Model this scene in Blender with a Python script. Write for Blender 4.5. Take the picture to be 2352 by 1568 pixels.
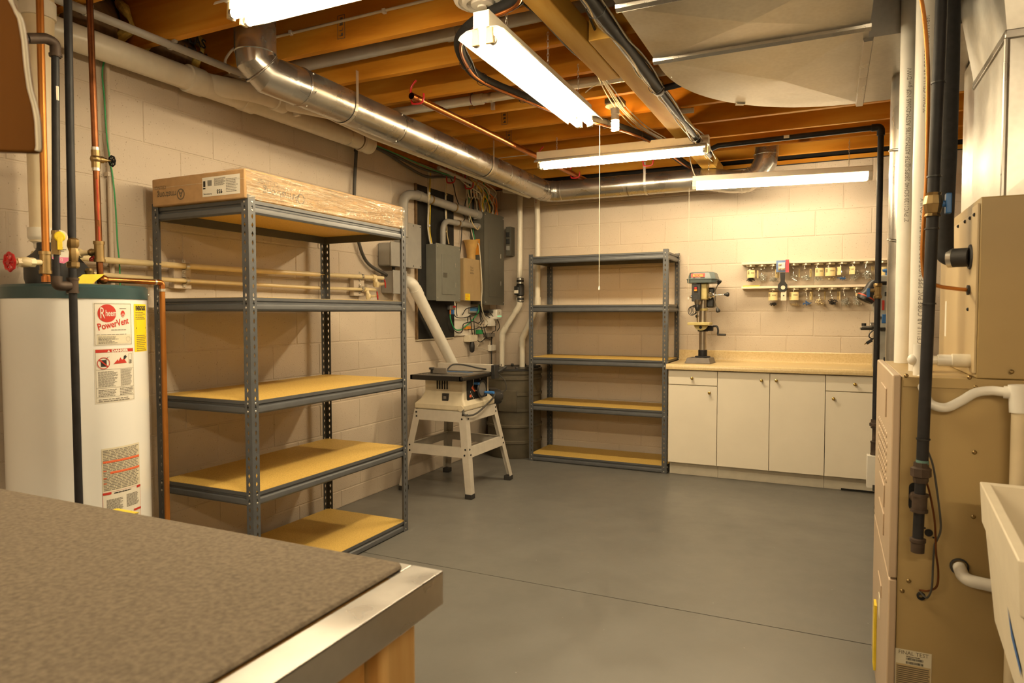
import bpy, math, random
from mathutils import Vector, Matrix

random.seed(7)
for o in list(bpy.data.objects):
    bpy.data.objects.remove(o)
SC = bpy.context.scene
COL = SC.collection
R = math.radians

# ------------------------------------------------------------------ camera
CAM = Vector((3.011, 0.0, 1.32))
FPX, YAW, PITCH, ROLL = 1554.489, .440, .041, -.002
_F = Vector((-math.sin(YAW)*math.cos(PITCH), math.cos(YAW)*math.cos(PITCH), -math.sin(PITCH)))
_r = Vector((math.cos(YAW), math.sin(YAW), 0))
_u = _r.cross(_F)
_R = _r*math.cos(ROLL)+_u*math.sin(ROLL)
_U = -_r*math.sin(ROLL)+_u*math.cos(ROLL)
cd = bpy.data.cameras.new('camera')
cd.sensor_width = 36
cd.lens = FPX/2352*36
cd.clip_start = .02
cd.dof.use_dof = True
cd.dof.focus_distance = 4.6
cd.dof.aperture_fstop = 7.1
co = bpy.data.objects.new('camera', cd)
COL.objects.link(co)
mw = Matrix((_R, _U, -_F)).transposed().to_4x4()
mw.translation = CAM
co.matrix_world = mw
SC.camera = co

def at(u, v, ax, val):
    """world point seen at photo pixel (u,v) on the plane ax = val"""
    d = _F+_R*((u-1176)/FPX)+_U*((784-v)/FPX)
    i = 'XYZ'.index(ax)
    return CAM+d*((val-CAM[i])/d[i])

def path(pts, ax, val):
    return [at(p[0], p[1], ax, p[2] if len(p) > 2 else val) for p in pts]

# ------------------------------------------------------------------ world, exposure
w = bpy.data.worlds.new('world')
SC.world = w
w.use_nodes = True
w.node_tree.nodes['Background'].inputs[0].default_value = (.9, .75, .55, 1)
w.node_tree.nodes['Background'].inputs[1].default_value = .02
SC.view_settings.view_transform = 'Standard'
SC.view_settings.look = 'None'
SC.view_settings.gamma = 1
SC.view_settings.use_curve_mapping = False
SC.view_settings.exposure = 0.0
cy = SC.cycles
cy.max_bounces = 5; cy.diffuse_bounces = 3; cy.glossy_bounces = 2; cy.transmission_bounces = 2; cy.transparent_max_bounces = 10
cy.use_light_tree = False; cy.caustics_reflective = False; cy.caustics_refractive = False; cy.sample_clamp_indirect = 5.0
TUBE = 118.0          # radiance of the fluorescent tubes
WARM = (1.0, .795, .495)

# ------------------------------------------------------------------ mesh helpers
def vec(p):
    return Vector((p[0], p[1], p[2]))

def fillet(pts, rad, seg=6):
    """polyline with rounded corners"""
    pts = [vec(p) for p in pts]
    out = [pts[0]]
    for i in range(1, len(pts)-1):
        a, b, c = pts[i-1], pts[i], pts[i+1]
        d1, d2 = (a-b), (c-b)
        l1, l2 = d1.length, d2.length
        if l1 < 1e-6 or l2 < 1e-6:
            continue
        d1.normalize(); d2.normalize()
        ang = d1.angle(d2)
        if ang > 3.1:
            out.append(b); continue
        t = min(rad/math.tan(ang/2), l1*.49, l2*.49)
        p1, p2 = b+d1*t, b+d2*t
        for k in range(seg+1):
            s = k/seg
            out.append(p1*(1-s)**2+b*2*s*(1-s)+p2*s*s)
    out.append(pts[-1])
    return out

def spline(pts, n=6):
    """Catmull-Rom through the points"""
    pts = [vec(p) for p in pts]
    P = [pts[0]*2-pts[1]]+pts+[pts[-1]*2-pts[-2]]
    out = []
    for i in range(1, len(P)-2):
        a, b, c, d = P[i-1], P[i], P[i+1], P[i+2]
        for k in range(n):
            t = k/n
            out.append(.5*((2*b)+(c-a)*t+(2*a-5*b+4*c-d)*t*t+(3*b-a-3*c+d)*t**3))
    out.append(pts[-1])
    return out

class MB:
    def __init__(self):
        self.v, self.f, self.mi = [], [], []
        self.cur = 0
    def mat(self, i):
        self.cur = i; return self
    def add(self, vs, fs):
        o = len(self.v)
        self.v += [vec(p) for p in vs]
        for f in fs:
            self.f.append([i+o for i in f]); self.mi.append(self.cur)
        return self
    def box(self, x0, x1, y0, y1, z0, z1):
        vs = [(x, y, z) for x in (x0, x1) for y in (y0, y1) for z in (z0, z1)]
        return self.add(vs, [(0, 1, 3, 2), (4, 6, 7, 5), (0, 4, 5, 1), (2, 3, 7, 6), (0, 2, 6, 4), (1, 5, 7, 3)])
    def obox(self, c, ax, ay, az, hx, hy, hz):
        c, ax, ay, az = vec(c), vec(ax).normalized(), vec(ay).normalized(), vec(az).normalized()
        vs = [c+ax*hx*i+ay*hy*j+az*hz*k for i in (-1, 1) for j in (-1, 1) for k in (-1, 1)]
        return self.add(vs, [(0, 1, 3, 2), (4, 6, 7, 5), (0, 4, 5, 1), (2, 3, 7, 6), (0, 2, 6, 4), (1, 5, 7, 3)])
    def bar(self, a, b, w, h, up=(0, 0, 1)):
        a, b = vec(a), vec(b)
        d = (b-a); L = d.length; d.normalize()
        s = d.cross(vec(up))
        if s.length < 1e-4:
            s = d.cross(Vector((1, 0, 0)))
        s.normalize(); n = s.cross(d)
        return self.obox((a+b)/2, d, s, n, L/2, w/2, h/2)
    def tube(self, pts, r, n=12, cap=True, r2=None):
        pts = [vec(p) for p in pts]
        P = [pts[0]]
        for p in pts[1:]:
            if (p-P[-1]).length > 1e-5:
                P.append(p)
        pts = P
        m = len(pts)
        if m < 2:
            return self
        t0 = (pts[1]-pts[0]).normalized()
        a = t0.orthogonal().normalized()
        rings = []
        prev = t0
        for i in range(m):
            if i == 0:
                t = t0
            elif i == m-1:
                t = (pts[i]-pts[i-1]).normalized()
            else:
                t = ((pts[i]-pts[i-1]).normalized()+(pts[i+1]-pts[i]).normalized())
                t = t.normalized() if t.length > 1e-6 else prev
            q = prev.rotation_difference(t)
            a = (q @ a); a = (a-t*a.dot(t)).normalized()
            b = t.cross(a)
            rr = r if r2 is None else r+(r2-r)*i/(m-1)
            if callable(r):
                rr = r(i/(m-1))
            # widen mitred joints
            if 0 < i < m-1:
                ca = max(.6, (pts[i]-pts[i-1]).normalized().dot(t))
            else:
                ca = 1
            rings.append([pts[i]+(a*math.cos(2*math.pi*k/n)+b*math.sin(2*math.pi*k/n))*rr for k in range(n)])
            prev = t
        vs = [p for rg in rings for p in rg]
        fs = []
        for i in range(m-1):
            for k in range(n):
                k2 = (k+1) % n
                fs.append((i*n+k, i*n+k2, (i+1)*n+k2, (i+1)*n+k))
        if cap:
            fs.append(tuple(range(n-1, -1, -1)))
            fs.append(tuple((m-1)*n+k for k in range(n)))
        return self.add(vs, fs)
    def cyl(self, a, b, r, n=16, r2=None, cap=True):
        return self.tube([a, b], r, n, cap, r2)
    def hollow(self, a, b, r, t=.003, n=24):
        """open pipe end with a wall"""
        a, b = vec(a), vec(b)
        d = (b-a).normalized(); e = d.orthogonal().normalized(); g = d.cross(e)
        def ring(p, rr): return [p+(e*math.cos(2*math.pi*k/n)+g*math.sin(2*math.pi*k/n))*rr for k in range(n)]
        vs = ring(a, r)+ring(b, r)+ring(b, r-t)+ring(a, r-t)
        fs = []
        for j in range(4):
            for k in range(n):
                k2 = (k+1) % n
                fs.append((j*n+k, j*n+k2, ((j+1) % 4)*n+k2, ((j+1) % 4)*n+k))
        return self.add(vs, fs)
    def lathe(self, prof, o=(0, 0, 0), axis=(0, 0, 1), n=24, cap=True):
        o, d = vec(o), vec(axis).normalized()
        e = d.orthogonal().normalized() if abs(d.z) < .999 else Vector((1, 0, 0))
        g = d.cross(e)
        vs, fs = [], []
        for rr, h in prof:
            for k in range(n):
                a = 2*math.pi*k/n
                vs.append(o+d*h+(e*math.cos(a)+g*math.sin(a))*max(rr, 1e-5))
        m = len(prof)
        for i in range(m-1):
            for k in range(n):
                k2 = (k+1) % n
                fs.append((i*n+k, i*n+k2, (i+1)*n+k2, (i+1)*n+k))
        if cap:
            fs.append(tuple(range(n-1, -1, -1)))
            fs.append(tuple((m-1)*n+k for k in range(n)))
        return self.add(vs, fs)
    def ball(self, c, r, n=12, sz=1.0):
        prof = [(r*math.sin(math.pi*i/(n//2)), -r*sz*math.cos(math.pi*i/(n//2))) for i in range(n//2+1)]
        return self.lathe(prof, c, (0, 0, 1), n, False)
    def prism(self, poly, o, ex, ey, ez, depth):
        """poly in (ex,ey) plane extruded along ez"""
        o, ex, ey, ez = vec(o), vec(ex), vec(ey), vec(ez)
        n = len(poly)
        a = [o+ex*p[0]+ey*p[1] for p in poly]
        b = [p+ez*depth for p in a]
        fs = [tuple(range(n-1, -1, -1)), tuple(range(n, 2*n))]
        for k in range(n):
            k2 = (k+1) % n
            fs.append((k, k2, n+k2, n+k))
        return self.add(a+b, fs)
    def build(self, name, mats, parent=None, bev=0, ang=35, smooth=True, origin=None, solid=0, seg=2):
        if not isinstance(mats, (list, tuple)):
            mats = [mats]
        off = Vector((0, 0, 0))
        if parent is not None:
            off = vec(parent['_o'])
        elif origin is not None:
            off = vec(origin)
        me = bpy.data.meshes.new(name)
        me.from_pydata([p-off for p in self.v], [], self.f)
        for m in mats:
            me.materials.append(MAT[m] if isinstance(m, str) else m)
        for p, mi in zip(me.polygons, self.mi):
            p.material_index = min(mi, len(mats)-1)
        import bmesh
        bm = bmesh.new(); bm.from_mesh(me)
        bmesh.ops.recalc_face_normals(bm, faces=bm.faces)
        bm.to_mesh(me); bm.free()
        if smooth:
            me.shade_smooth()
            me.set_sharp_from_angle(angle=R(ang))
        o = bpy.data.objects.new(name, me)
        COL.objects.link(o)
        o['_o'] = tuple(off)
        if parent is not None:
            o.parent = parent
        else:
            o.location = off
        if solid:
            md = o.modifiers.new('solid', 'SOLIDIFY'); md.thickness = solid; md.offset = 0
        if bev:
            md = o.modifiers.new('bevel', 'BEVEL'); md.width = bev; md.segments = seg
            md.limit_method = 'ANGLE'; md.angle_limit = R(40)
            md.harden_normals = False
        return o

def tag(o, label=None, cat=None, group=None, kind=None):
    if label: o['label'] = label
    if cat: o['category'] = cat
    if group: o['group'] = group
    if kind: o['kind'] = kind
    return o

def thing(name, label, cat, loc=(0, 0, 0), group=None):
    o = bpy.data.objects.new(name, None)
    COL.objects.link(o)
    o.location = loc
    o.empty_display_size = .05
    o['_o'] = tuple(loc)
    return tag(o, label, cat, group)

def one(name, mb, mats, label, cat, origin, group=None, **k):
    return tag(mb.build(name, mats, None, origin=origin, **k), label, cat, group)

def copytree(o, parent=None):
    c = o.copy(); COL.objects.link(c)
    if parent is not None:
        c.parent = parent
    for ch in list(o.children):
        copytree(ch, c)
    return c

# flat print: 2-D shapes mapped to a surface by fn(x, y, h) -> 3-D point
_fontcache = {}
def text2d(s, size, align='LEFT', shear=0, bold=0):
    key = (s, size, align, shear, bold)
    if key in _fontcache:
        return _fontcache[key]
    cu = bpy.data.curves.new('t', 'FONT')
    cu.body = s; cu.size = size; cu.align_x = align; cu.fill_mode = 'FRONT'; cu.resolution_u = 2; cu.shear = shear
    cu.offset = bold
    ob = bpy.data.objects.new('t', cu)
    COL.objects.link(ob)
    dg = bpy.context.evaluated_depsgraph_get()
    me = bpy.data.meshes.new_from_object(ob.evaluated_get(dg))
    me.calc_loop_triangles()
    res = ([(v.co.x, v.co.y) for v in me.vertices], [tuple(p.vertices) for p in me.loop_triangles])
    bpy.data.objects.remove(ob); bpy.data.curves.remove(cu); bpy.data.meshes.remove(me)
    _fontcache[key] = res
    return res

class Print:
    def __init__(self, fn):
        self.fn, self.mb, self.mats = fn, MB(), []
    def m(self, mat):
        if mat not in self.mats: self.mats.append(mat)
        self.mb.cur = self.mats.index(mat)
    def rect(self, x0, y0, x1, y1, mat, h=0, nx=1, ny=1):
        self.m(mat)
        vs = [self.fn(x0+(x1-x0)*i/nx, y0+(y1-y0)*j/ny, h) for j in range(ny+1) for i in range(nx+1)]
        fs = [(j*(nx+1)+i, j*(nx+1)+i+1, (j+1)*(nx+1)+i+1, (j+1)*(nx+1)+i) for j in range(ny) for i in range(nx)]
        self.mb.add(vs, fs); return self
    strip = None
    def poly(self, pts, mat, h=0):
        self.m(mat)
        if self.strip:                      # cut into narrow strips so the print hugs a curved surface
            def clip(P, x, sgn):
                out = []
                for i in range(len(P)):
                    a, b = P[i], P[(i+1) % len(P)]
                    ia, ib = (a[0]-x)*sgn >= 0, (b[0]-x)*sgn >= 0
                    if ia: out.append(a)
                    if ia != ib:
                        t = (x-a[0])/(b[0]-a[0]); out.append((x, a[1]+(b[1]-a[1])*t))
                return out
            x0, x1 = min(p[0] for p in pts), max(p[0] for p in pts)
            n = max(1, math.ceil((x1-x0)/self.strip))
            for k in range(n):
                q = clip(clip(list(pts), x0+(x1-x0)*k/n, 1), x0+(x1-x0)*(k+1)/n, -1)
                if len(q) > 2:
                    self.mb.add([self.fn(p[0], p[1], h) for p in q], [tuple(range(len(q)))])
            return self
        self.mb.add([self.fn(p[0], p[1], h) for p in pts], [tuple(range(len(pts)))]); return self
    def disc(self, x, y, rx, ry, mat, h=0, n=28):
        return self.poly([(x+rx*math.cos(2*math.pi*k/n), y+ry*math.sin(2*math.pi*k/n)) for k in range(n)], mat, h)
    def ring(self, x, y, r0, r1, mat, h=0, n=28):
        self.m(mat)
        vs = [self.fn(x+r*math.cos(2*math.pi*k/n), y+r*math.sin(2*math.pi*k/n), h) for r in (r0, r1) for k in range(n)]
        self.mb.add(vs, [(k, (k+1) % n, n+(k+1) % n, n+k) for k in range(n)]); return self
    def text(self, s, x, y, size, mat, h=0, align='LEFT', rot=0, sx=1, shear=0, flip=False, bold=0):
        self.m(mat)
        vs, fs = text2d(s, size, align, shear, bold)
        c, sn = math.cos(rot), math.sin(rot)
        out = []
        for a, b in vs:
            a *= sx
            if flip: a, b = -a, -b
            out.append(self.fn(x+a*c-b*sn, y+a*sn+b*c, h))
        self.mb.add(out, fs); return self
    def lines(self, x0, y0, x1, y1, n, mat, h=0, fill=.55, rnd=None, ragged=.25, words=True):
        """rows of small print too fine to read"""
        rnd = rnd or random
        dy = (y1-y0)/n
        for k in range(n):
            y = y1-dy*(k+1)
            end = x1-(x1-x0)*rnd.random()*ragged
            x = x0
            while x < end:
                wl = (x1-x0)*(.06+.12*rnd.random()) if words else end-x0
                self.rect(x, y, min(x+wl, end), y+dy*fill, mat, h)
                x += wl+(x1-x0)*.02
        return self
    def frame(self, x0, y0, x1, y1, t, mat, h=0, n=1):
        self.rect(x0, y0, x1, y0+t, mat, h, n); self.rect(x0, y1-t, x1, y1, mat, h, n)
        self.rect(x0, y0, x0+t, y1, mat, h); self.rect(x1-t, y0, x1, y1, mat, h)
        return self
    def build(self, name, parent):
        return self.mb.build(name, self.mats, parent, smooth=False)

# ------------------------------------------------------------------ materials
MAT = {}
def base(name):
    m = bpy.data.materials.new(name); m.use_nodes = True
    nt = m.node_tree
    b = nt.nodes['Principled BSDF']
    MAT[name] = m
    return m, nt, b
def coord(nt, scale=(1, 1, 1), obj=True):
    tc = nt.nodes.new('ShaderNodeTexCoord'); mp = nt.nodes.new('ShaderNodeMapping')
    mp.inputs['Scale'].default_value = scale
    nt.links.new(tc.outputs['Object'], mp.inputs[0])
    return mp.outputs[0]
def world_coord(nt, scale=(1, 1, 1)):
    g = nt.nodes.new('ShaderNodeNewGeometry'); mp = nt.nodes.new('ShaderNodeMapping')
    mp.inputs['Scale'].default_value = scale
    nt.links.new(g.outputs['Position'], mp.inputs[0])
    return mp.outputs[0]
def noise(nt, co, scale, detail=4, rough=.5, dist=0):
    n = nt.nodes.new('ShaderNodeTexNoise')
    n.inputs['Scale'].default_value = scale; n.inputs['Detail'].default_value = detail
    n.inputs['Roughness'].default_value = rough; n.inputs['Distortion'].default_value = dist
    nt.links.new(co, n.inputs['Vector'])
    return n.outputs['Fac']
def ramp(nt, fac, stops):
    r = nt.nodes.new('ShaderNodeValToRGB')
    while len(r.color_ramp.elements) > 1:
        r.color_ramp.elements.remove(r.color_ramp.elements[0])
    r.color_ramp.elements[0].position = stops[0][0]; r.color_ramp.elements[0].color = (*stops[0][1], 1)
    for p, c in stops[1:]:
        e = r.color_ramp.elements.new(p); e.color = (*c, 1)
    nt.links.new(fac, r.inputs[0])
    return r.outputs[0]
def bump(nt, b, h, strength=.3, dist=.002):
    n = nt.nodes.new('ShaderNodeBump')
    n.inputs['Strength'].default_value = strength; n.inputs['Distance'].default_value = dist
    nt.links.new(h, n.inputs['Height']); nt.links.new(n.outputs[0], b.inputs['Normal'])
def simple(name, col, rough=.5, metal=0, spec=.5, var=.12, scale=18, bmp=0, emit=0, trans=0, coat=0):
    m, nt, b = base(name)
    b.inputs['Roughness'].default_value = rough; b.inputs['Metallic'].default_value = metal
    b.inputs['Specular IOR Level'].default_value = spec
    co_ = world_coord(nt)
    f = noise(nt, co_, scale, 5)
    lo = tuple(c*(1-var) for c in col); hi = tuple(min(1, c*(1+var)) for c in col)
    nt.links.new(ramp(nt, f, [(.3, lo), (.7, hi)]), b.inputs['Base Color'])
    if bmp: bump(nt, b, noise(nt, co_, 160, 3), bmp, .001)
    if coat: b.inputs['Coat Weight'].default_value = coat
    if emit:
        b.inputs['Emission Color'].default_value = (*col, 1); b.inputs['Emission Strength'].default_value = emit
    return m
def emitter(name, col, strength):
    m, nt, b = base(name)
    nt.nodes.remove(b)
    e = nt.nodes.new('ShaderNodeEmission')
    e.inputs[0].default_value = (*col, 1); e.inputs[1].default_value = strength
    nt.links.new(e.outputs[0], nt.nodes['Material Output'].inputs[0])
    return m

# painted concrete block
m, nt, b = base('block_paint')
c_ = world_coord(nt)
big = noise(nt, c_, 2.2, 3)
col = ramp(nt, big, [(.3, (.555, .472, .378)), (.7, (.615, .526, .426))])
pit = nt.nodes.new('ShaderNodeTexVoronoi'); pit.inputs['Scale'].default_value = 75
nt.links.new(c_, pit.inputs['Vector'])
gate = noise(nt, c_, 34, 4)
pr = ramp(nt, pit.outputs['Distance'], [(.10, (0, 0, 0)), (.24, (1, 1, 1))])
gr = ramp(nt, gate, [(.50, (1, 1, 1)), (.60, (0, 0, 0))])
mx = nt.nodes.new('ShaderNodeMix'); mx.data_type = 'FLOAT'
mm = nt.nodes.new('ShaderNodeMath'); mm.operation = 'MAXIMUM'
nt.links.new(pr, mm.inputs[0]); nt.links.new(gr, mm.inputs[1])
mc = nt.nodes.new('ShaderNodeMix'); mc.data_type = 'RGBA'
mc.inputs[6].default_value = (.40, .31, .22, 1)
nt.links.new(mm.outputs[0], mc.inputs[0]); nt.links.new(col, mc.inputs[7])
nt.links.new(mc.outputs[2], b.inputs['Base Color'])
ad = nt.nodes.new('ShaderNodeMath'); ad.operation = 'MULTIPLY_ADD'; ad.inputs[1].default_value = .8
nt.links.new(mm.outputs[0], ad.inputs[0])
fin = noise(nt, c_, 140, 4, .6)
nt.links.new(fin, ad.inputs[2])
bump(nt, b, ad.outputs[0], .45, .0035)
b.inputs['Roughness'].default_value = .62

# floor paint
m, nt, b = base('floor_paint')
c_ = world_coord(nt)
f1 = noise(nt, c_, 1.3, 5, .6)
col = ramp(nt, f1, [(.3, (.134, .130, .120)), (.7, (.160, .155, .143))])
sp = nt.nodes.new('ShaderNodeTexVoronoi'); sp.inputs['Scale'].default_value = 9
nt.links.new(c_, sp.inputs['Vector'])
spk = ramp(nt, sp.outputs['Distance'], [(.02, (1, 1, 1)), (.035, (0, 0, 0))])
mc = nt.nodes.new('ShaderNodeMix'); mc.data_type = 'RGBA'
nt.links.new(spk, mc.inputs[0]); nt.links.new(col, mc.inputs[6]); mc.inputs[7].default_value = (.32, .30, .27, 1)
nt.links.new(mc.outputs[2], b.inputs['Base Color'])
nt.links.new(ramp(nt, noise(nt, c_, 5, 5), [(.3, (.30, .30, .30)), (.7, (.44, .44, .44))]), b.inputs['Roughness'])
bump(nt, b, noise(nt, c_, 9, 6, .6), .18, .006)

# lumber: grain along one axis
def lumber(name, stretch, lo, mid, hi, rough=.6, sc=1):
    m, nt, b = base(name)
    c_ = world_coord(nt, stretch)
    g = noise(nt, c_, 9*sc, 6, .6, .6)
    wv = nt.nodes.new('ShaderNodeTexWave'); wv.inputs['Scale'].default_value = 3*sc
    wv.inputs['Distortion'].default_value = 7; wv.inputs['Detail'].default_value = 3
    nt.links.new(c_, wv.inputs['Vector'])
    ad = nt.nodes.new('ShaderNodeMath'); ad.operation = 'MULTIPLY_ADD'; ad.inputs[1].default_value = .3
    nt.links.new(wv.outputs['Fac'], ad.inputs[0]); nt.links.new(g, ad.inputs[2])
    c = ramp(nt, ad.outputs[0], [(.35, lo), (.62, mid), (.95, hi)])
    kn = nt.nodes.new('ShaderNodeTexVoronoi'); kn.inputs['Scale'].default_value = 1.5*sc
    c2 = world_coord(nt, tuple(.75 if s < 1 else 1 for s in stretch))
    nt.links.new(c2, kn.inputs['Vector'])
    kr = ramp(nt, kn.outputs['Distance'], [(.035, (1, 1, 1)), (.06, (0, 0, 0))])
    mc = nt.nodes.new('ShaderNodeMix'); mc.data_type = 'RGBA'
    nt.links.new(kr, mc.inputs[0]); nt.links.new(c, mc.inputs[6]); mc.inputs[7].default_value = (*[x*.45 for x in lo], 1)
    nt.links.new(mc.outputs[2], b.inputs['Base Color'])
    b.inputs['Roughness'].default_value = max(rough, .7) if 'bench' not in name else rough
    b.inputs['Specular IOR Level'].default_value = .15
    bump(nt, b, g, .12, .002)
lumber('joist_wood', (.12, 1, 1), (.46, .165, .012), (.63, .26, .024), (.75, .385, .06))
lumber('beam_wood', (1, .12, 1), (.48, .25, .04), (.62, .36, .07), (.72, .46, .12))
lumber('bench_wood', (.1, 1, 1), (.36, .17, .04), (.50, .27, .08), (.60, .36, .13), .45, 2)
lumber('bench_leg_wood', (1, 1, .1), (.40, .21, .06), (.52, .30, .10), (.62, .40, .16), .45, 2)
lumber('dark_ply', (1, 1, .2), (.085, .030, .002), (.11, .040, .003), (.135, .05, .005), .75)
lumber('subfloor', (1, .3, 1), (.25, .13, .05), (.34, .19, .08), (.42, .25, .12), .75)

# particle board
m, nt, b = base('particle_board')
c_ = world_coord(nt)
nt.links.new(ramp(nt, noise(nt, c_, 170, 3, .7), [(.3, (.47, .29, .065)), (.5, (.63, .42, .105)), (.72, (.73, .53, .16))]), b.inputs['Base Color'])
b.inputs['Roughness'].default_value = .55
simple('shelf_edge',(.1,.1,.1))
lumber('board_underside', (.3, 1, 1), (.34, .18, .05), (.42, .23, .07), (.48, .28, .1))

# galvanised sheet
def galv(name, lo, hi, rough=.32, bm=.08):
    m, nt, b = base(name)
    c_ = world_coord(nt)
    v = nt.nodes.new('ShaderNodeTexVoronoi'); v.inputs['Scale'].default_value = 60
    nt.links.new(c_, v.inputs['Vector'])
    n1 = noise(nt, c_, 5, 4)
    ad = nt.nodes.new('ShaderNodeMath'); ad.operation = 'MULTIPLY_ADD'; ad.inputs[1].default_value = .18
    nt.links.new(v.outputs['Distance'], ad.inputs[0]); nt.links.new(n1, ad.inputs[2])
    nt.links.new(ramp(nt, ad.outputs[0], [(.35, lo), (.75, hi)]), b.inputs['Base Color'])
    b.inputs['Metallic'].default_value = .92
    nt.links.new(ramp(nt, n1, [(.3, (rough-.06,)*3), (.7, (rough+.1,)*3)]), b.inputs['Roughness'])
    if bm: bump(nt, b, noise(nt, c_, 7, 2), bm, .01)
galv('galvanized', (.41, .39, .36), (.49, .47, .43), .27, .04)
galv('galvanized_sheet', (.50, .48, .44), (.64, .62, .57), .34)
galv('edge_metal', (.62, .60, .57), (.70, .68, .65), .30, 0)

simple('shelf_steel', (.070, .075, .083), .38, .0, .6, .1)
simple('zinc', (.62, .60, .55), .3, .9)
simple('chrome', (.7, .68, .64), .18, 1)
simple('pvc', (.74, .69, .58), .32, 0, .5, .05)
simple('pvc_white', (.80, .77, .70), .35, 0, .5, .04)
simple('pvc_aged', (.68, .57, .38), .35, 0, .5, .12, 6)
simple('cpvc', (.76, .63, .37), .35, 0, .5, .06)
simple('pvc_gray', (.30, .285, .26), .42, 0, .5, .06)
simple('conduit_gray', (.40, .385, .36), .4, 0, .5, .06)
simple('copper', (.48, .18, .055), .30, 1, .5, .22, 9)
simple('copper_old', (.22, .085, .035), .4, 1, .5, .35, 12)
simple('copper_orange', (.46, .18, .035), .42, .7, .5, .15, 9)
simple('solder', (.58, .55, .48), .35, .9)
simple('brass', (.34, .24, .11), .4, 1, .5, .2)
simple('brass_bright', (.72, .50, .16), .2, 1)
simple('iron', (.014, .0135, .0155), .55, 0, .3, .35, 20)
simple('iron_rust', (.06, .04, .028), .6, .3, .4, .35, 25)
simple('black_rubber', (.022, .021, .021), .6)
simple('foam_black', (.016, .0155, .016), .75, 0, .3, .2, 60)
simple('black_plastic', (.018, .018, .019), .38)
simple('black_paint', (.014, .0135, .013), .7, 0, .3, .3)
simple('cable_black', (.012, .012, .012), .45)
simple('cable_white', (.66, .60, .47), .45)
simple('cable_beige', (.55, .42, .22), .5)
simple('cable_yellow', (.75, .52, .02), .45)
simple('cable_green', (.03, .30, .10), .45)
simple('cable_orange', (.72, .20, .03), .45)
simple('cable_gray', (.05, .047, .042), .5)
simple('red_paint', (.50, .018, .018), .35)
simple('red_print', (.52, .035, .02), .5, var=.03)
simple('orange_print', (.80, .16, .06), .5, var=.03)
simple('orange_tag', (.85, .33, .03), .5)
simple('yellow_label', (.90, .68, .01), .5, var=.03)
simple('yellow_tag', (.80, .60, .03), .5)
simple('yellow_handle', (.85, .62, .01), .35)
simple('pink', (.85, .22, .40), .5)
simple('blue', (.03, .14, .42), .4)
simple('blue_light', (.025, .12, .34), .45)
simple('white_paint', (.80, .75, .66), .35, var=.03)
simple('heater_white', (.86, .86, .84), .22, 0, .5, .03, 3, coat=.3)
simple('teal', (.026, .062, .070), .35, 0, .5, .1)
simple('paper', (.80, .76, .66), .6, var=.03)
simple('paper_cream', (.72, .66, .50), .6, var=.04)
simple('label_manila', (.82, .66, .33), .6, var=.06)
simple('ink', (.015, .014, .013), .6, var=0)
simple('ink_gray', (.20, .18, .15), .6, var=.05)
simple('ink_brown', (.13, .095, .06), .6, var=.05)
simple('cardboard', (.46, .285, .135), .7, 0, .3, .08, 30)
simple('panel_gray', (.175, .178, .158), .42, 0, .5, .05)
simple('panel_dark', (.095, .092, .075), .42, 0, .5, .05)
simple('box_gray', (.30, .29, .27), .45, 0, .5, .05)
simple('tan_metal', (.40, .285, .145), .45, 0, .5, .05)
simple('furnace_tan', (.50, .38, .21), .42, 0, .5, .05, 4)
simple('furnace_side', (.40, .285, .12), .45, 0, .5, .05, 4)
simple('furnace_door', (.47, .355, .245), .42, 0, .5, .05, 4)
simple('siren_tan', (.50, .30, .09), .45)
simple('sump_gray', (.075, .064, .043), .55, 0, .4, .25, 8, bmp=.2)
simple('saw_beige', (.62, .55, .41), .45, 0, .5, .06)
simple('saw_stand', (.50, .46, .40), .42, 0, .5, .06)
simple('saw_black', (.018, .017, .016), .32, .2)
simple('saw_gray', (.27, .255, .235), .35, .6)
simple('cabinet_white', (.86, .79, .66), .42, 0, .5, .025, 5)
simple('toe_kick', (.72, .66, .54), .5, 0, .5, .05)
simple('dark_gap', (.03, .025, .02), .8)
simple('press_green', (.095, .125, .125), .35, 0, .5, .06)
simple('press_gray', (.16, .14, .125), .55, 0, .4, .12)
simple('press_cream', (.58, .48, .20), .45, .2, .5, .1)
simple('press_steel', (.48, .43, .36), .3, 1)
simple('bandsaw_gray', (.36, .35, .31), .45, 0, .5, .05)
simple('jar_lid', (.78, .70, .52), .25, .7)
simple('rail_wood', (.80, .68, .52), .55, 0, .4, .04, 8)
simple('hardware', (.60, .60, .56), .3, .45, .6, .3, 200)
simple('hardware_brass', (.62, .50, .30), .35, .4, .5, .3, 200)
simple('tub', (.78, .70, .55), .45, 0, .4, .03)
simple('bench_carpet', (.178, .145, .108), .95, 0, .2, .25, 120, bmp=.8)
simple('foil_kraft', (.18, .11, .05), .7, 0, .4, .3, 30)
simple('fiberglass', (.62, .46, .13), .95, 0, .1, .3, 40, bmp=1)
simple('fixture_white', (.80, .74, .62), .35, 0, .5, .03)
simple('fixture_reflector', (.86, .82, .72), .3, 0, .5, .02)
simple('plastic_white', (.80, .76, .68), .4, var=.03)
simple('tape_blue', (.05, .18, .40), .5)
simple('tape_white', (.74, .68, .55), .6)
simple('flesh', (.78, .52, .30), .5)
simple('corrosion', (.10, .19, .17), .7, 0, .3, .3, 60)
simple('red_stripe', (.55, .075, .03), .4)
simple('lamp_green', (.1, .9, .4), .4, emit=1.5)
emitter('tube_light', WARM, TUBE)
emitter('led_light', WARM, TUBE*.33)
emitter('bulb_light', (1.0, .58, .20), 260)

# laminate counter
m, nt, b = base('laminate')
c_ = world_coord(nt)
nt.links.new(ramp(nt, noise(nt, c_, 90, 5, .7), [(.3, (.54, .40, .19)), (.5, (.64, .49, .255)), (.7, (.70, .56, .32))]), b.inputs['Base Color'])
b.inputs['Roughness'].default_value = .32
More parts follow.
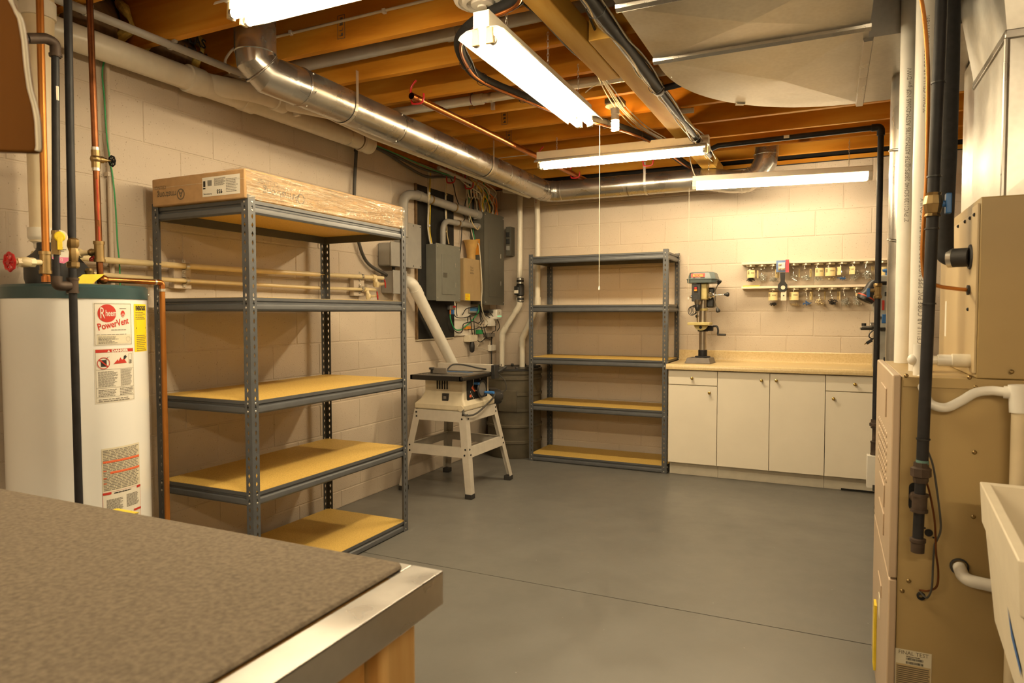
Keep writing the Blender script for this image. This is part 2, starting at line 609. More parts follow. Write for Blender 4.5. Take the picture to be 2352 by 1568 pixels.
# thin glass (jars)
m, nt, b = base('jar_glass')
nt.nodes.remove(b)
gl = nt.nodes.new('ShaderNodeBsdfGlossy'); gl.inputs['Roughness'].default_value = .05
tr = nt.nodes.new('ShaderNodeBsdfTransparent'); tr.inputs[0].default_value = (.985, .975, .955, 1)
fr = nt.nodes.new('ShaderNodeFresnel'); fr.inputs[0].default_value = 1.08
ms = nt.nodes.new('ShaderNodeMixShader')
ms.inputs[0].default_value = .07; nt.links.new(tr.outputs[0], ms.inputs[1]); nt.links.new(gl.outputs[0], ms.inputs[2])
nt.links.new(ms.outputs[0], nt.nodes['Material Output'].inputs[0])
# stretch wrap; wrinkle sheen partly painted in as pale diffuse streaks by the mask
m, nt, b = base('stretch_wrap')
nt.nodes.remove(b)
gl = nt.nodes.new('ShaderNodeBsdfGlossy'); gl.inputs['Roughness'].default_value = .16; gl.inputs[0].default_value = (1, .95, .85, 1)
df = nt.nodes.new('ShaderNodeBsdfDiffuse'); df.inputs[0].default_value = (1.0, .90, .68, 1)
nz = noise(nt, world_coord(nt, (1, 1.6, 14)), 2.6, 4, .55, 1.2)
bn = nt.nodes.new('ShaderNodeBump'); bn.inputs['Strength'].default_value = 1.0; bn.inputs['Distance'].default_value = .05
nt.links.new(nz, bn.inputs['Height']); nt.links.new(bn.outputs[0], gl.inputs['Normal']); nt.links.new(bn.outputs[0], df.inputs['Normal'])
m1 = nt.nodes.new('ShaderNodeMixShader'); m1.inputs[0].default_value = .6
nt.links.new(df.outputs[0], m1.inputs[1]); nt.links.new(gl.outputs[0], m1.inputs[2])
tr = nt.nodes.new('ShaderNodeBsdfTransparent')
ms = nt.nodes.new('ShaderNodeMixShader')
rp = ramp(nt, noise(nt, world_coord(nt, (1, 1.5, 13)), 2.6, 4, .55, 1.2), [(.36, (.08, .08, .08)), (.44, (.5, .5, .5)), (.50, (.14, .14, .14)), (.54, (.70, .70, .70)), (.60, (.15, .15, .15)), (.66, (.5, .5, .5))])
nt.links.new(rp, ms.inputs[0]); nt.links.new(tr.outputs[0], ms.inputs[1]); nt.links.new(m1.outputs[0], ms.inputs[2])
nt.links.new(ms.outputs[0], nt.nodes['Material Output'].inputs[0])
# ================================================================== the room
XR, YB, YF = 4.5, 6.031, -2.6          # right wall, back wall, wall behind the viewer
ZW, ZJ, ZT = 2.535, 2.572, 2.81        # wall top, joist underside, subfloor

fl = MB()
fl.box(0, XR, YF, 2.997, -.12, 0).box(0, XR, 3.003, YB, -.12, 0)
fl.mat(1).box(0, XR, 2.997, 3.003, -.12, -.006)
tag(fl.build('floor', ['floor_paint', 'black_paint'], smooth=False), kind='structure')

def block_mesh(name, wdt, hgt):
    """concrete block face: local x along the wall, z up, front at y=0 (chamfered), back at y=.05"""
    c, j = .0030, .0030
    mb = MB()
    x0, x1, z0, z1 = j, wdt-j, j, hgt-j
    vs = [(x0+c, 0, z0+c), (x1-c, 0, z0+c), (x1-c, 0, z1-c), (x0+c, 0, z1-c),
          (x0, c, z0), (x1, c, z0), (x1, c, z1), (x0, c, z1),
          (x0, .05, z0), (x1, .05, z0), (x1, .05, z1), (x0, .05, z1)]
    fs = [(0, 1, 2, 3)]
    for a in (0, 4):
        for k in range(4):
            k2 = (k+1) % 4
            fs.append((a+k, a+4+k, a+4+k2, a+k2))
    mb.add(vs, fs)
    me = bpy.data.meshes.new(name)
    me.from_pydata(mb.v, [], mb.f)
    me.materials.append(MAT['block_paint'])
    me.shade_smooth(); me.set_sharp_from_angle(angle=R(20))
    return me
_bm = {}
def lay_blocks(parent, rows, joints, lo, hi, put):
    for (z0, z1, par) in rows:
        xs = [lo]
        k = math.floor((lo-joints[par])/.4064)
        x = joints[par]+.4064*k
        while x < hi:
            if x > lo+.03 and x < hi-.03: xs.append(x)
            x += .4064
        xs.append(hi)
        for a, b_ in zip(xs[:-1], xs[1:]):
            key = (round(b_-a, 3), round(z1-z0, 3))
            if key not in _bm:
                _bm[key] = block_mesh('block', *key)
            o = bpy.data.objects.new('block', _bm[key])
            COL.objects.link(o)
            o.parent = parent
            put(o, a, z0)
ROWS = []
z = .115
ROWS.append((0, .115, 1))
for n in range(12):
    ROWS.append((z, min(z+.2032, ZW), n % 2)); z += .2032
wl = MB().box(-.2, -.0030, YF, YB+.2, 0, ZW)
wl = tag(wl.build('wall_left', 'block_paint', smooth=False), kind='structure')
def putl(o, a, z):
    o.rotation_euler = (0, 0, R(90)); o.location = (random.uniform(-.0006, .0006), a, z)
lay_blocks(wl, ROWS, {0: 2.228, 1: 2.228+.2032}, .2, YB-.002, putl)
wb = MB().box(-.2, XR+.2, YB+.0030, YB+.2, 0, ZW)
wb = tag(wb.build('wall_back', 'block_paint', smooth=False), kind='structure')
def putb(o, a, z):
    o.location = (a, YB+random.uniform(-.0006, .0006), z)
lay_blocks(wb, ROWS, {0: 1.872, 1: 1.872+.2032}, .002, XR-.002, putb)
tag(MB().box(XR, XR+.2, YF-.2, YB, 0, ZW+.3).build('wall_right', 'block_paint', smooth=False), kind='structure')
tag(MB().box(-.2, XR, YF-.2, YF, 0, ZW+.3).build('wall_front', 'block_paint', smooth=False), kind='structure')

ce = tag(MB().box(-.2, XR+.2, YF-.2, YB+.2, ZT, ZT+.03).build('ceiling', 'subfloor', smooth=False), kind='structure')
# joists on 16 inch centres
JN = [3.02+.4064*k for k in range(-13, 8)]     # far edge of each joist
jm = MB().box(-.1, XR, -.038, 0, ZJ, ZT).build('joist', 'joist_wood', ce, smooth=False, bev=.002)
jm.location = (0, JN[0], 0)
for y in JN[1:]:
    j = jm.copy(); COL.objects.link(j); j.location = (random.uniform(-.02, .02)*0, y, random.uniform(-.003, .003))
MB().box(-.14, 0.0, YF, YB+.14, ZW+.003, ZJ-.001).build('sill_plate', 'joist_wood', ce, smooth=False)
MB().box(0.001, XR, YB-.002, YB+.14, ZW+.003, ZJ-.001).build('sill_plate', 'joist_wood', ce, smooth=False)
MB().box(0.001, XR, YB+.03, YB+.07, ZJ, ZT).build('rim_board', 'black_paint', ce, smooth=False)
MB().box(-.19, -.15, YF, YB, ZJ, ZT).build('rim_board', 'joist_wood', ce, smooth=False)
# sill gasket: thin dark-green foam under the back plate
MB().box(.001, XR, YB-.004, YB+.12, ZW-.004, ZW+.003).build('sill_gasket', 'black_rubber', ce, smooth=False)

# rolled insulation stuffed in the bays over the left wall
def batt(y0, y1, seed):
    rnd = random.Random(seed)
    mb = MB()
    n, m_ = 9, 6
    vs = []
    for i in range(n):
        for j in range(m_):
            yy = y0+(y1-y0)*i/(n-1); t = j/(m_-1)
            bul = math.sin(math.pi*i/(n-1))
            xx = -.12+.16*math.sin(t*math.pi*.55)*(.5+.5*bul)+rnd.uniform(-.012, .012)
            zz = ZT-.01-(.2+.02*bul)*(1-math.cos(t*math.pi*.5)) + rnd.uniform(-.008, .008)
            vs.append((xx, yy, zz))
    fs = [(i*m_+j, i*m_+j+1, (i+1)*m_+j+1, (i+1)*m_+j) for i in range(n-1) for j in range(m_-1)]
    mb.mat(0).add(vs, fs)
    o = mb.build('insulation_batt', ['foil_kraft'], ce, solid=.012)
    # frayed yellow fibre edges
    fb = MB()
    for y in (y0+.02, y1-.02):
        pts = [(-.06+.1*math.sin(k*.5), y+rnd.uniform(-.02, .02), ZT-.02-.21*k/6) for k in range(7)]
        fb.tube(spline(pts, 4), lambda t: .018+.008*math.sin(t*9), 8)
    fb.build('fiber_edge', 'fiberglass', o)
    return o
for k, y in enumerate(JN[:-1]):
    if 1.1 < y < 5.9:
        bt = batt(y+.006, y+.4064-.044, k)
        if 2.18 < y < 2.25:
            BATT_TXT = bt
def ftxt(x, y, h): return Vector((.052+h*.001+.02*y, 2.25+x, 2.66+y))
pr_ = Print(ftxt)
pr_.text('FIBERGLAS', 0, .035, .065, 'ink', 1, bold=.002).text('INSULATION', 0, -.03, .06, 'ink', 1, bold=.002)
pr_.build('printed_lettering', BATT_TXT)

# built-up girder under the joists: two lapped planks
def girder(x0, x1, y0, y1, label):
    mb = MB().box(x0, x1, y0, y1, 2.48, ZJ-.001)
    one('girder_plank', mb, 'beam_wood', label, 'beam', ((x0+x1)/2, y0, 2.48), bev=.004, smooth=False)
girder(1.955, 2.050, -2.5, 3.30, 'near girder plank under joists, its far end cut beside the bare bulb')
girder(2.056, 2.165, 2.80, 6.02, 'far girder plank under joists running to the back wall')
# pencil-written/printed grade stamps on joist faces
def stamp(y, x, s):
    def fn(a, b_, h): return Vector((x+a, y-.0385-.0006, 2.66+b_))
    p = Print(fn)
    p.frame(-.022, -.055, .022, .055, .003, 'ink_brown')
    rnd = random.Random(len(s)+int(x*100))
    for k in range(4):
        z_ = -.042+k*.024
        p.rect(-.012, z_, -.012+.024*rnd.uniform(.5, 1), z_+.004, 'ink_brown'); p.rect(rnd.uniform(-.012, .008), z_, rnd.uniform(-.012, .008)*0+.010, z_+.014, 'ink_brown')
    p.build('grade_stamp', ce)
for (yy, xx, s) in ((JN[12], .92, 'SPF'), (JN[15], .95, 'SPF'), (JN[16], .98, 'S-DRY'), (JN[17], .82, 'SPF')):
    stamp(yy, xx, s)

# ================================================================== lamps
def strip_light(label, a, d, L, z, tubes=2, reflector=True, seed=0, chains=(.12, .88), chtop=ZJ, cord=None):
    """a = near end on plan, d = unit direction, z = tube height; fluorescent shop light hung on chains"""
    a = Vector((a[0], a[1], 0)); d = Vector((d[0], d[1], 0)).normalized(); s = Vector((-d.y, d.x, 0)); up = Vector((0, 0, 1))
    mid = a+d*L/2+up*z
    t = thing('shop_light', label, 'light', (mid.x, mid.y, z), 'hanging tube lights')
    def P(x, y, h): return a+d*x+s*y+up*(z+h)
    # channel body
    mb = MB()
    mb.obox(P(L/2, 0, .058), d, s, up, L/2, .032, .03)
    mb.build('channel', 'fixture_white', t, bev=.002)
    # reflector wings
    rf = MB()
    prof = [(-.095, .0), (-.088, .012), (-.06, .027), (-.03, .029), (.03, .029), (.06, .027), (.088, .012), (.095, 0)]
    vs = []
    for x in (0.005, L-.005):
        for y, h in prof: vs.append(P(x, y, h))
    n = len(prof)
    rf.add(vs, [(k, k+1, n+k+1, n+k) for k in range(n-1)])
    rf.build('reflector', 'fixture_reflector', t, solid=.0015)
    for y in (-.033, .033):
        tb = MB().tube([P(.03, y, -.012), P(L-.03, y, -.012)], .0165, 10).build('fluorescent_tube', 'tube_light', t)
        cp = MB()
        for x0, x1 in ((.022, .034), (L-.034, L-.022)):
            cp.cyl(P(x0, y, -.012), P(x1, y, -.012), .0172, 14)
        cp.build('end_cap', 'zinc', tb)
        for x in (.014, L-.014):
            sk = MB()
            sk.prism([(-.012, .03), (.012, .03), (.016, -.028), (-.016, -.028)], P(x-.006, y*.85, 0), s, up, d, .012)
            sk.build('lamp_holder', 'cable_beige', t, bev=.002)
    for c in chains:
        ch = MB()
        p0 = P(L*c, 0, .088); top = chtop
        k, zz = 0, p0.z
        while zz < top-.004:
            r = .0032
            e = d if k % 2 else s
            pts = [p0+up*(zz-p0.z)+e*(.0045*math.cos(q))+up*(.009+.010*math.sin(q)) for q in [2*math.pi*i/8 for i in range(9)]]
            ch.tube(pts, .0012, 5)
            zz += .0155; k += 1
        ch.build('chain', 'zinc', t)
    return t
# A: nearest the middle, runs away from the viewer
LA = strip_light('tube light nearest the viewer, end-on beside the lapped girder', (1.862, 2.185), (-.02, 1), 1.215, 2.315, chains=(.18, .55, .9))
# B: across the room in front of the back wall
LB = strip_light('tube light hung crosswise above the second grey shelf', (1.065, 4.585), (1, .03), 1.205, 2.40)
# D: top left, partly out of frame
LD = strip_light('tube light at the top left, cut by the top of the picture', (1.075, 1.80), (1, 0), 1.215, 2.38)
# E: one more behind the viewer, out of frame
LF = strip_light('tube light close behind the viewer, outside the picture', (3.16, -.70), (1, 0), 1.215, 2.36)
LG = strip_light('tube light farthest behind the viewer, outside the picture', (.85, -1.35), (1, 0), 1.215, 2.36)

def led_light():
    a = Vector((2.028, 5.375, 2.305)); b_ = Vector((3.262, 5.545, 2.305))
    d = (b_-a).normalized(); L = (b_-a).length; s = Vector((-d.y, d.x, 0)); up = Vector((0, 0, 1))
    t = thing('wraparound_light', 'enclosed white wraparound light above the worktop', 'light', tuple((a+b_)/2))
    def P(x, y, h): return a+d*x+s*y+up*h
    MB().obox(P(L/2, 0, .045), d, s, up, L/2, .05, .022).build('housing', 'fixture_white', t, bev=.006)
    pr = [(-.048, .022), (-.043, -.012), (-.025, -.03), (.025, -.03), (.043, -.012), (.048, .022)]
    mb = MB(); mb.prism(pr, P(.03, 0, 0), s, up, d, L-.06)
    mb.build('diffuser', 'led_light', t)
    for x in (0, L-.03):
        e = MB(); e.prism([(q[0]*1.08, q[1]*1.08) for q in pr], P(x, 0, 0), s, up, d, .03)
        e.build('end_cap', 'plastic_white', t, bev=.003)
    for x in (.12, L-.15):
        ch = MB(); zz, k = .068, 0
        while zz < ZJ-2.305:
            e = d if k % 2 else s
            pts = [P(x, 0, zz)+e*(.0045*math.cos(q))+up*(.009+.010*math.sin(q)) for q in [2*math.pi*i/8 for i in range(9)]]
            ch.tube(pts, .0012, 5); zz += .0155; k += 1
        ch.build('chain', 'zinc', t)
    cb = MB()
    cb.tube(spline([P(.02, 0, .07), P(.0, -.01, .12), P(-.02, -.03, .2), P(-.03, -.05, .26)], 6), .004, 8)
    cb.build('power_cord', 'cable_white', t)
    return t
led_light()

# bare bulb on a porcelain holder
def bulb():
    c = at(1413, 245, 'Z', 2.56)
    t = thing('bare_bulb_lamp', 'lit spiral bulb in a white porcelain holder between the joists', 'light', (c.x, c.y, 2.57))
    x, y = c.x, c.y
    MB().box(x-.05, x+.05, y-.05, y+.05, 2.571, 2.60).build('junction_box', 'panel_dark', t)
    MB().lathe([(.057, 2.571), (.060, 2.562), (.045, 2.553), (.026, 2.548), (.026, 2.515), (.022, 2.51)], (x, y, 0), n=24).build('holder', 'plastic_white', t)
    MB().lathe([(.020, 2.51), (.024, 2.505), (.024, 2.48), (.018, 2.475)], (x, y, 0), n=20).build('ballast', 'plastic_white', t)
    sp = MB()
    pts = []
    for k in range(34):
        q = k/33
        a = q*2*math.pi*3.5
        pts.append((x+.019*math.cos(a), y+.019*math.sin(a), 2.474-.052*q))
    sp.tube(pts, .0062, 6)
    sp.build('spiral_tube', 'bulb_light', t)
    return t
bulb()

# pull cords
def cord(label, u, v0, v1, ax, val, r=.0018):
    a, b_ = at(u, v0, ax, val), at(u, v1, ax, val)
    b_.x, b_.y = a.x, a.y
    t = thing('pull_cord', label, 'cord', tuple(b_))
    MB().tube([a, (a+b_)/2, b_], r, 6).build('string', 'cable_white', t)
    MB().lathe([(.0015, .022), (.004, .016), (.0055, .004), (.004, 0)], tuple(b_), n=10).build('pull_knob', 'plastic_white', t)
p = at(1378, 290, 'Y', 3.40)
cord('long white pull cord hanging under the nearest tube light', 1377.5, 288, 666, 'Y', 3.385)
cord('thin pull cord under the enclosed light beside the drill press', 1583, 432, 688, 'Y', 5.38, .0012)
# ================================================================== steel shelving units
def post_mesh():
    H, Wf, pitch = 1.845, .040, .0385
    mb = MB()
    def flange(fn):
        n = int(H/pitch)
        c = Wf*.55
        hole = [(0, .0125), (.0035, .006), (.0060, 0), (.0035, -.006), (0, -.0125), (-.0035, -.006), (-.0060, 0), (-.0035, .006)]
        for k in range(n):
            z0, z1 = k*pitch, (k+1)*pitch
            if k == n-1: z1 = H
            zc = z0+pitch/2
            outer = [(c, z1), (Wf, z1), (Wf, zc), (Wf, z0), (c, z0), (0, z0), (0, zc), (0, z1)]
            inner = [(c+h[0], zc+h[1]) for h in hole]
            vs = [fn(*p) for p in outer]+[fn(*p) for p in inner]
            mb.add(vs, [(i, (i+1) % 8, 8+(i+1) % 8, 8+i) for i in range(8)])
    flange(lambda a, z: (a, 0, z))
    flange(lambda a, z: (0, a, z))
    # rounded corner bead
    mb.box(-.0012, .003, -.0012, .003, 0, H)
    me = bpy.data.meshes.new('post')
    me.from_pydata([tuple(p) for p in mb.v], [], mb.f)
    me.materials.append(MAT['shelf_steel'])
    return me
POST = post_mesh()
LEVELS = [1.825, 1.395, .932, .518, .062]
def shelving(label, x0, x1, y0, y1, levels):
    t = thing('shelving_unit', label, 'shelf', ((x0+x1)/2, (y0+y1)/2, 0), 'grey steel shelving units')
    T = Vector(t['_o'])
    for (px, py, a) in ((x0, y0, 0), (x1, y0, 90), (x1, y1, 180), (x0, y1, 270)):
        o = bpy.data.objects.new('post', POST); COL.objects.link(o); o.parent = t
        o.location = (px-T.x, py-T.y, 0); o.rotation_euler = (0, 0, R(a))
        md = o.modifiers.new('solid', 'SOLIDIFY'); md.thickness = .0018; md.offset = 0
    prof = [(-.001, 0), (-.001, -.015), (-.007, -.019), (-.007, -.026), (.001, -.032), (.002, -.036), (.002, -.052), (-.004, -.060), (-.014, -.060), (-.014, 0)]
    g = .004
    rv = MB()
    for lv in levels:
        for (a, b_, o_) in (((x0, y0), (x1, y0), (0, -1)), ((x1, y0), (x1, y1), (1, 0)), ((x1, y1), (x0, y1), (0, 1)), ((x0, y1), (x0, y0), (-1, 0))):
            A, B_, O = Vector((*a, lv)), Vector((*b_, lv)), Vector((*o_, 0))
            d = (B_-A); L = d.length; d.normalize()
            mb = MB(); mb.prism(prof, A+d*.003-O*g, O, (0, 0, 1), d, L-.006)
            mb.build('beam', 'shelf_steel', t, ang=25)
            for e in (A+d*.022, B_-d*.022):
                for dz in (-.010, -.046):
                    c = e+Vector((0, 0, dz))
                    rv.lathe([(.0055, 0), (.0052, .002), (.003, .0035)], c, O, 8)
        bd = MB().box(x0+.008, x1-.008, y0+.008, y1-.008, lv-.017, lv+.0015)
        bd.build('shelf_board', 'particle_board', t)
    tag(rv.build('rivets', 'zinc', t), kind='stuff')
    return t
shelving('grey steel shelving unit along the left wall carrying the cardboard box', .075, .692, 2.212, 3.425, LEVELS)
shelving('empty grey steel shelving unit against the back wall', .572, 1.806, 5.54, 6.005, LEVELS)

# ================================================================== carton of ceiling panels
def carton():
    x0, x1, y0, y1, z0, z1 = .095, .690, 2.197, 3.405, 1.8275, 1.957
    t = thing('cardboard_carton', 'long cardboard carton of ceiling panels, half wrapped in film, on the top shelf', 'box', ((x0+x1)/2, (y0+y1)/2, z0))
    MB().box(x0, x1, y0, y1, z0, z1).build('carton_body', 'cardboard', t, bev=.006)
    def fn(x, y, h): return Vector((x, y0-.0006-h*.0005, z0+y))     # near end face, x to the right
    p = Print(fn)
    W = x1-x0
    p.text('rmstrong', x0+.166, .064, .044, 'ink_brown', flip=True, align='LEFT', sx=.78, bold=.0006)
    p.text('CEILINGS', x0+.098, .094, .024, 'ink_brown', flip=True, sx=.8)
    p.ring(x0+.195, .046, .020, .026, 'ink_brown')
    p.text('A', x0+.195, .062, .044, 'ink_brown', flip=True, align='CENTER', bold=.0008)
    p.rect(x0, .0845, x1, .0855, 'paper_cream')
    p.build('printed_lettering', t)
    p = Print(fn)
    a, b_ = x0+W*.565, x0+W*.955
    lo, hi = .022, .108
    p.rect(a, lo, b_, hi, 'paper')
    p.text('933', a+.125, lo+.026, .024, 'ink', 1, flip=True, align='LEFT', bold=.001)
    p.text('Armstrong', a+.06, lo+.014, .012, 'ink', 1, flip=True)
    rnd = random.Random(3)
    p.lines(a+.075, lo+.045, a+.15, hi-.006, 8, 'ink_gray', 1, rnd=rnd)
    p.lines(b_-.085, lo+.012, b_-.008, hi-.012, 9, 'ink_gray', 1, .4, rnd=rnd)
    p.rect(a+.006, hi-.042, a+.020, hi-.016, 'ink', 1)
    for k in range(9): p.rect(a+.034+k*.003, hi-.040, a+.0355+k*.003, hi-.014, 'ink', 1)
    p.rect(a+.004, lo+.034, a+.020, lo+.040, 'ink', 1)
    p.build('shipping_label', t)
    def fs(x, y, h): return Vector((x1+.0006+h*.0005, x, z0+y))      # long side, x runs away from the viewer
    p = Print(fs)
    p.text('Armstrong', y0+.335, .062, .052, 'ink_brown', flip=True, bold=.0006)
    p.text('CEILINGS', y0+.20, .098, .030, 'ink_brown', flip=True)
    p.ring(y0+.345, .046, .020, .026, 'ink_brown')
    p.build('printed_lettering', t)
    # crinkled stretch film over the long side, the far end and part of the top
    rnd = random.Random(11)
    mb = MB()
    ny, nz = 60, 9
    prof = []
    for j in range(nz+1):
        s = j/nz
        if s < .72: prof.append((x1+.003, z0+.001+(z1-z0)*s/.72, 1))
        else: prof.append((x1+.003-(s-.72)*.5, z1+.003, 0))
    vs = []
    for i in range(ny+1):
        for j, (px, pz, side) in enumerate(prof):
            yy = y0+.004+(y1-y0+.004)*i/ny
            w_ = rnd.uniform(0, .005)
            vs.append((px+(w_ if side else 0), yy, pz+(0 if side else w_)))
    fs_ = [(i*(nz+1)+j, (i+1)*(nz+1)+j, (i+1)*(nz+1)+j+1, i*(nz+1)+j+1) for i in range(ny) for j in range(nz)]
    mb.add(vs, fs_)
    # far end
    vs = []
    for i in range(13):
        for j in range(5):
            vs.append((x0+(x1+.003-x0)*i/12, y1+.006+rnd.uniform(0, .004), z0+(z1-z0+.003)*j/4))
    mb.add(vs, [(i*5+j, (i+1)*5+j, (i+1)*5+j+1, i*5+j+1) for i in range(12) for j in range(4)])
    mb.build('stretch_film', 'stretch_wrap', t, ang=70)
carton()

# ================================================================== water heater
HX, HY, HR = .300, 1.700, .245
def heater():
    t = thing('water_heater', 'white cylindrical water heater with teal lid behind the bench', 'water heater', (HX, HY, 0))
    MB().lathe([(HR-.02, 0), (HR, .02), (HR, 1.382)], (HX, HY, 0), n=72).build('tank', 'heater_white', t, ang=30)
    MB().lathe([(HR-.012, .0), (HR-.012, .022)], (HX, HY, 0), n=48).build('base_ring', 'iron', t)
    MB().lathe([(HR+.004, 1.380), (HR+.005, 1.422), (HR-.004, 1.432), (.12, 1.440), (0, 1.442)], (HX, HY, 0), n=72).build('lid', 'teal', t, ang=30)
    for a in (-38, 55):
        c = Vector((HX+(HR+.005)*math.cos(R(a)), HY+(HR+.005)*math.sin(R(a)), 1.400))
        MB().lathe([(.006, 0), (.005, .003), (.002, .0045)], c, (math.cos(R(a)), math.sin(R(a)), 0), 10).build('screw', 'zinc', t)
    A0 = R(-32.1)
    def ang(u):
        return A0+math.asin(max(-.99, min(.99, (u-169)/170)))
    def surf(a0):
        def fn(s, z, h):
            a = a0+s/HR
            return Vector((HX+(HR+.0007+h*.0006)*math.cos(a), HY+(HR+.0007+h*.0006)*math.sin(a), z))
        return fn
    def zz(u, v):
        a = ang(u); return at(u, v, 'X', HX+HR*math.cos(a)).z
    rnd = random.Random(5)
    # maker's plate
    a = ang(206); Wd = (ang(291)-a)*HR
    zt, zb = zz(248, 697), zz(248, 792)
    p = Print(surf(a)); p.strip = .008; N = 10
    p.rect(-.003, zb-.003, Wd+.003, zt+.003, 'paper', 0, N)
    p.frame(0, zb, Wd, zt, .0012, 'ink_gray', 1, N)
    p.disc(Wd*.31, zt-(zt-zb)*.235, .0335, .034, 'red_print', 1)
    p.text('R', Wd*.125, zt-(zt-zb)*.355, .060, 'paper', 2, sx=.5)
    p.text('heem', Wd*.262, zt-(zt-zb)*.300, .034, 'paper', 2, sx=.55, bold=.0004)
    p.text('PowerVent', Wd*.085, zt-(zt-zb)*.645, .036, 'red_print', 1, rot=R(12), sx=.74, bold=.0008)
    p.lines(Wd*.4, zt-(zt-zb)*.65, Wd*.9, zt-(zt-zb)*.56, 1, 'ink_gray', 1, .2, rnd=rnd)
    p.disc(Wd*.735, zt-(zt-zb)*.25, .009, .013, 'red_print', 1)
    p.ring(Wd*.735, zt-(zt-zb)*.28, .004, .006, 'paper', 2)
    p.lines(Wd*.64, zt-(zt-zb)*.13, Wd*.84, zt-(zt-zb)*.09, 1, 'ink_gray', 1, rnd=rnd, words=False)
    p.rect(Wd*.05, zb+.004, Wd*.96, zb+(zt-zb)*.24, 'paper_cream', 1, N)
    p.lines(Wd*.08, zb+.006, Wd*.62, zb+(zt-zb)*.22, 6, 'ink_gray', 2, .5, rnd=rnd, ragged=.4)
    p.ring(Wd*.88, zb+(zt-zb)*.13, .009, .0096, 'ink_gray', 2)
    p.lines(Wd*.04, zb+(zt-zb)*.245, Wd*.9, zb+(zt-zb)*.27, 1, 'ink_gray', 1, .5, rnd=rnd)
    p.build('maker_label', t)
    # danger label
    a = ang(206); Wd = (ang(294)-a)*HR
    zt, zb = zz(248, 802), zz(248, 923)
    p = Print(surf(a)); p.strip = .008; H = zt-zb
    p.rect(-.004, zb-.004, Wd+.003, zt+.003, 'paper', 0, N)
    p.frame(0, zb, Wd, zt, .0008, 'ink_gray', 1, N)
    p.rect(0, zt-H*.06, Wd, zt, 'red_print', 1, N)
    p.text('DANGER', Wd*.60, zt-H*.052, .0125, 'paper', 2, align='CENTER', sx=1.3, bold=.0007)
    p.poly([(Wd*.27, zt-H*.053), (Wd*.345, zt-H*.053), (Wd*.307, zt-H*.014)], 'paper', 2)
    p.ring(Wd*.18, zt-H*.26, .0195, .022, 'red_print', 3)
    p.rect(Wd*.12, zt-H*.325, Wd*.25, zt-H*.20, 'ink', 2)
    p.poly([(Wd*.075, zt-H*.20), (Wd*.10, zt-H*.185), (Wd*.285, zt-H*.32), (Wd*.265, zt-H*.335)], 'red_print', 3)
    p.poly([(Wd*.23, zt-H*.2), (Wd*.27, zt-H*.145), (Wd*.33, zt-H*.14), (Wd*.28, zt-H*.155), (Wd*.25, zt-H*.2)], 'ink_gray', 2)
    p.poly([(Wd*.42, zt-H*.285), (Wd*.53, zt-H*.20), (Wd*.55, zt-H*.235), (Wd*.60, zt-H*.165), (Wd*.645, zt-H*.215), (Wd*.70, zt-H*.19), (Wd*.78, zt-H*.275)], 'red_print', 2)
    p.poly([(Wd*.69, zt-H*.20), (Wd*.70, zt-H*.14), (Wd*.76, zt-H*.12), (Wd*.79, zt-H*.15), (Wd*.73, zt-H*.205)], 'ink', 3)
    p.disc(Wd*.775, zt-H*.135, .0035, .0035, 'paper', 4, 12)
    p.frame(Wd*.845, zt-H*.28, Wd*.945, zt-H*.10, .0008, 'ink_gray', 2)
    p.lines(Wd*.86, zt-H*.29, Wd*.94, zt-H*.21, 4, 'ink', 3, rnd=rnd)
    p.rect(0, zt-H*.385, Wd, zt-H*.38, 'ink_gray', 1, N)
    p.lines(Wd*.05, zb+H*.29, Wd*.53, zt-H*.41, 15, 'ink_gray', 1, .5, rnd=rnd)
    p.lines(Wd*.60, zb+H*.29, Wd*.95, zt-H*.39, 15, 'ink_gray', 1, .5, rnd=rnd)
    p.rect(0, zb+H*.265, Wd, zb+H*.27, 'ink_gray', 1, N)
    p.lines(Wd*.05, zb+H*.11, Wd*.53, zb+H*.25, 5, 'ink_gray', 1, .5, rnd=rnd)
    p.lines(Wd*.57, zb+H*.11, Wd*.98, zb+H*.26, 5, 'ink_gray', 1, .5, rnd=rnd)
    p.rect(0, zb+H*.09, Wd, zb+H*.095, 'ink_gray', 1, N)
    p.lines(Wd*.05, zb+H*.01, Wd*.95, zb+H*.075, 2, 'ink_gray', 1, .5, rnd=rnd)
    p.build('danger_label', t)
    # energy label
    a = ang(299); Wd = .105
    zt, zb = zz(318, 698), zz(318, 807)
    H = zt-zb
    p = Print(surf(a))
    p.rect(0, zb, Wd, zt, 'yellow_label', 0, 8)
    p.text('ENERGYGUIDE', .010, zt-H*.13, .024, 'ink', 1, sx=.50, bold=.0012)
    p.lines(.008, zt-H*.32, Wd-.01, zt-H*.15, 5, 'ink_brown', 1, .35, rnd=rnd, ragged=.5)
    p.frame(.010, zb+H*.39, Wd-.008, zt-H*.35, .0006, 'ink_brown', 1)
    p.rect(.012, zb+H*.48, Wd-.009, zb+H*.51, 'ink', 1)
    p.lines(.012, zb+H*.02, Wd-.01, zb+H*.37, 9, 'ink_brown', 1, .3, rnd=rnd, ragged=.3)
    p.build('energy_label', t)
    # lower instruction label
    a = ang(214); Wd = (ang(304)-a)*HR
    zt, zb = zz(258, 1028), zz(258, 1215)
    H = zt-zb
    p = Print(surf(a))
    zm = zb+H*.47
    p.rect(0, zm, Wd, zt, 'paper_cream', 0, N)
    p.rect(0, zb, Wd, zm, 'paper', 0, N)
    p.lines(.004, zm+.004, Wd-.004, zt-.004, 26, 'ink_gray', 1, .5, rnd=rnd, ragged=.12)
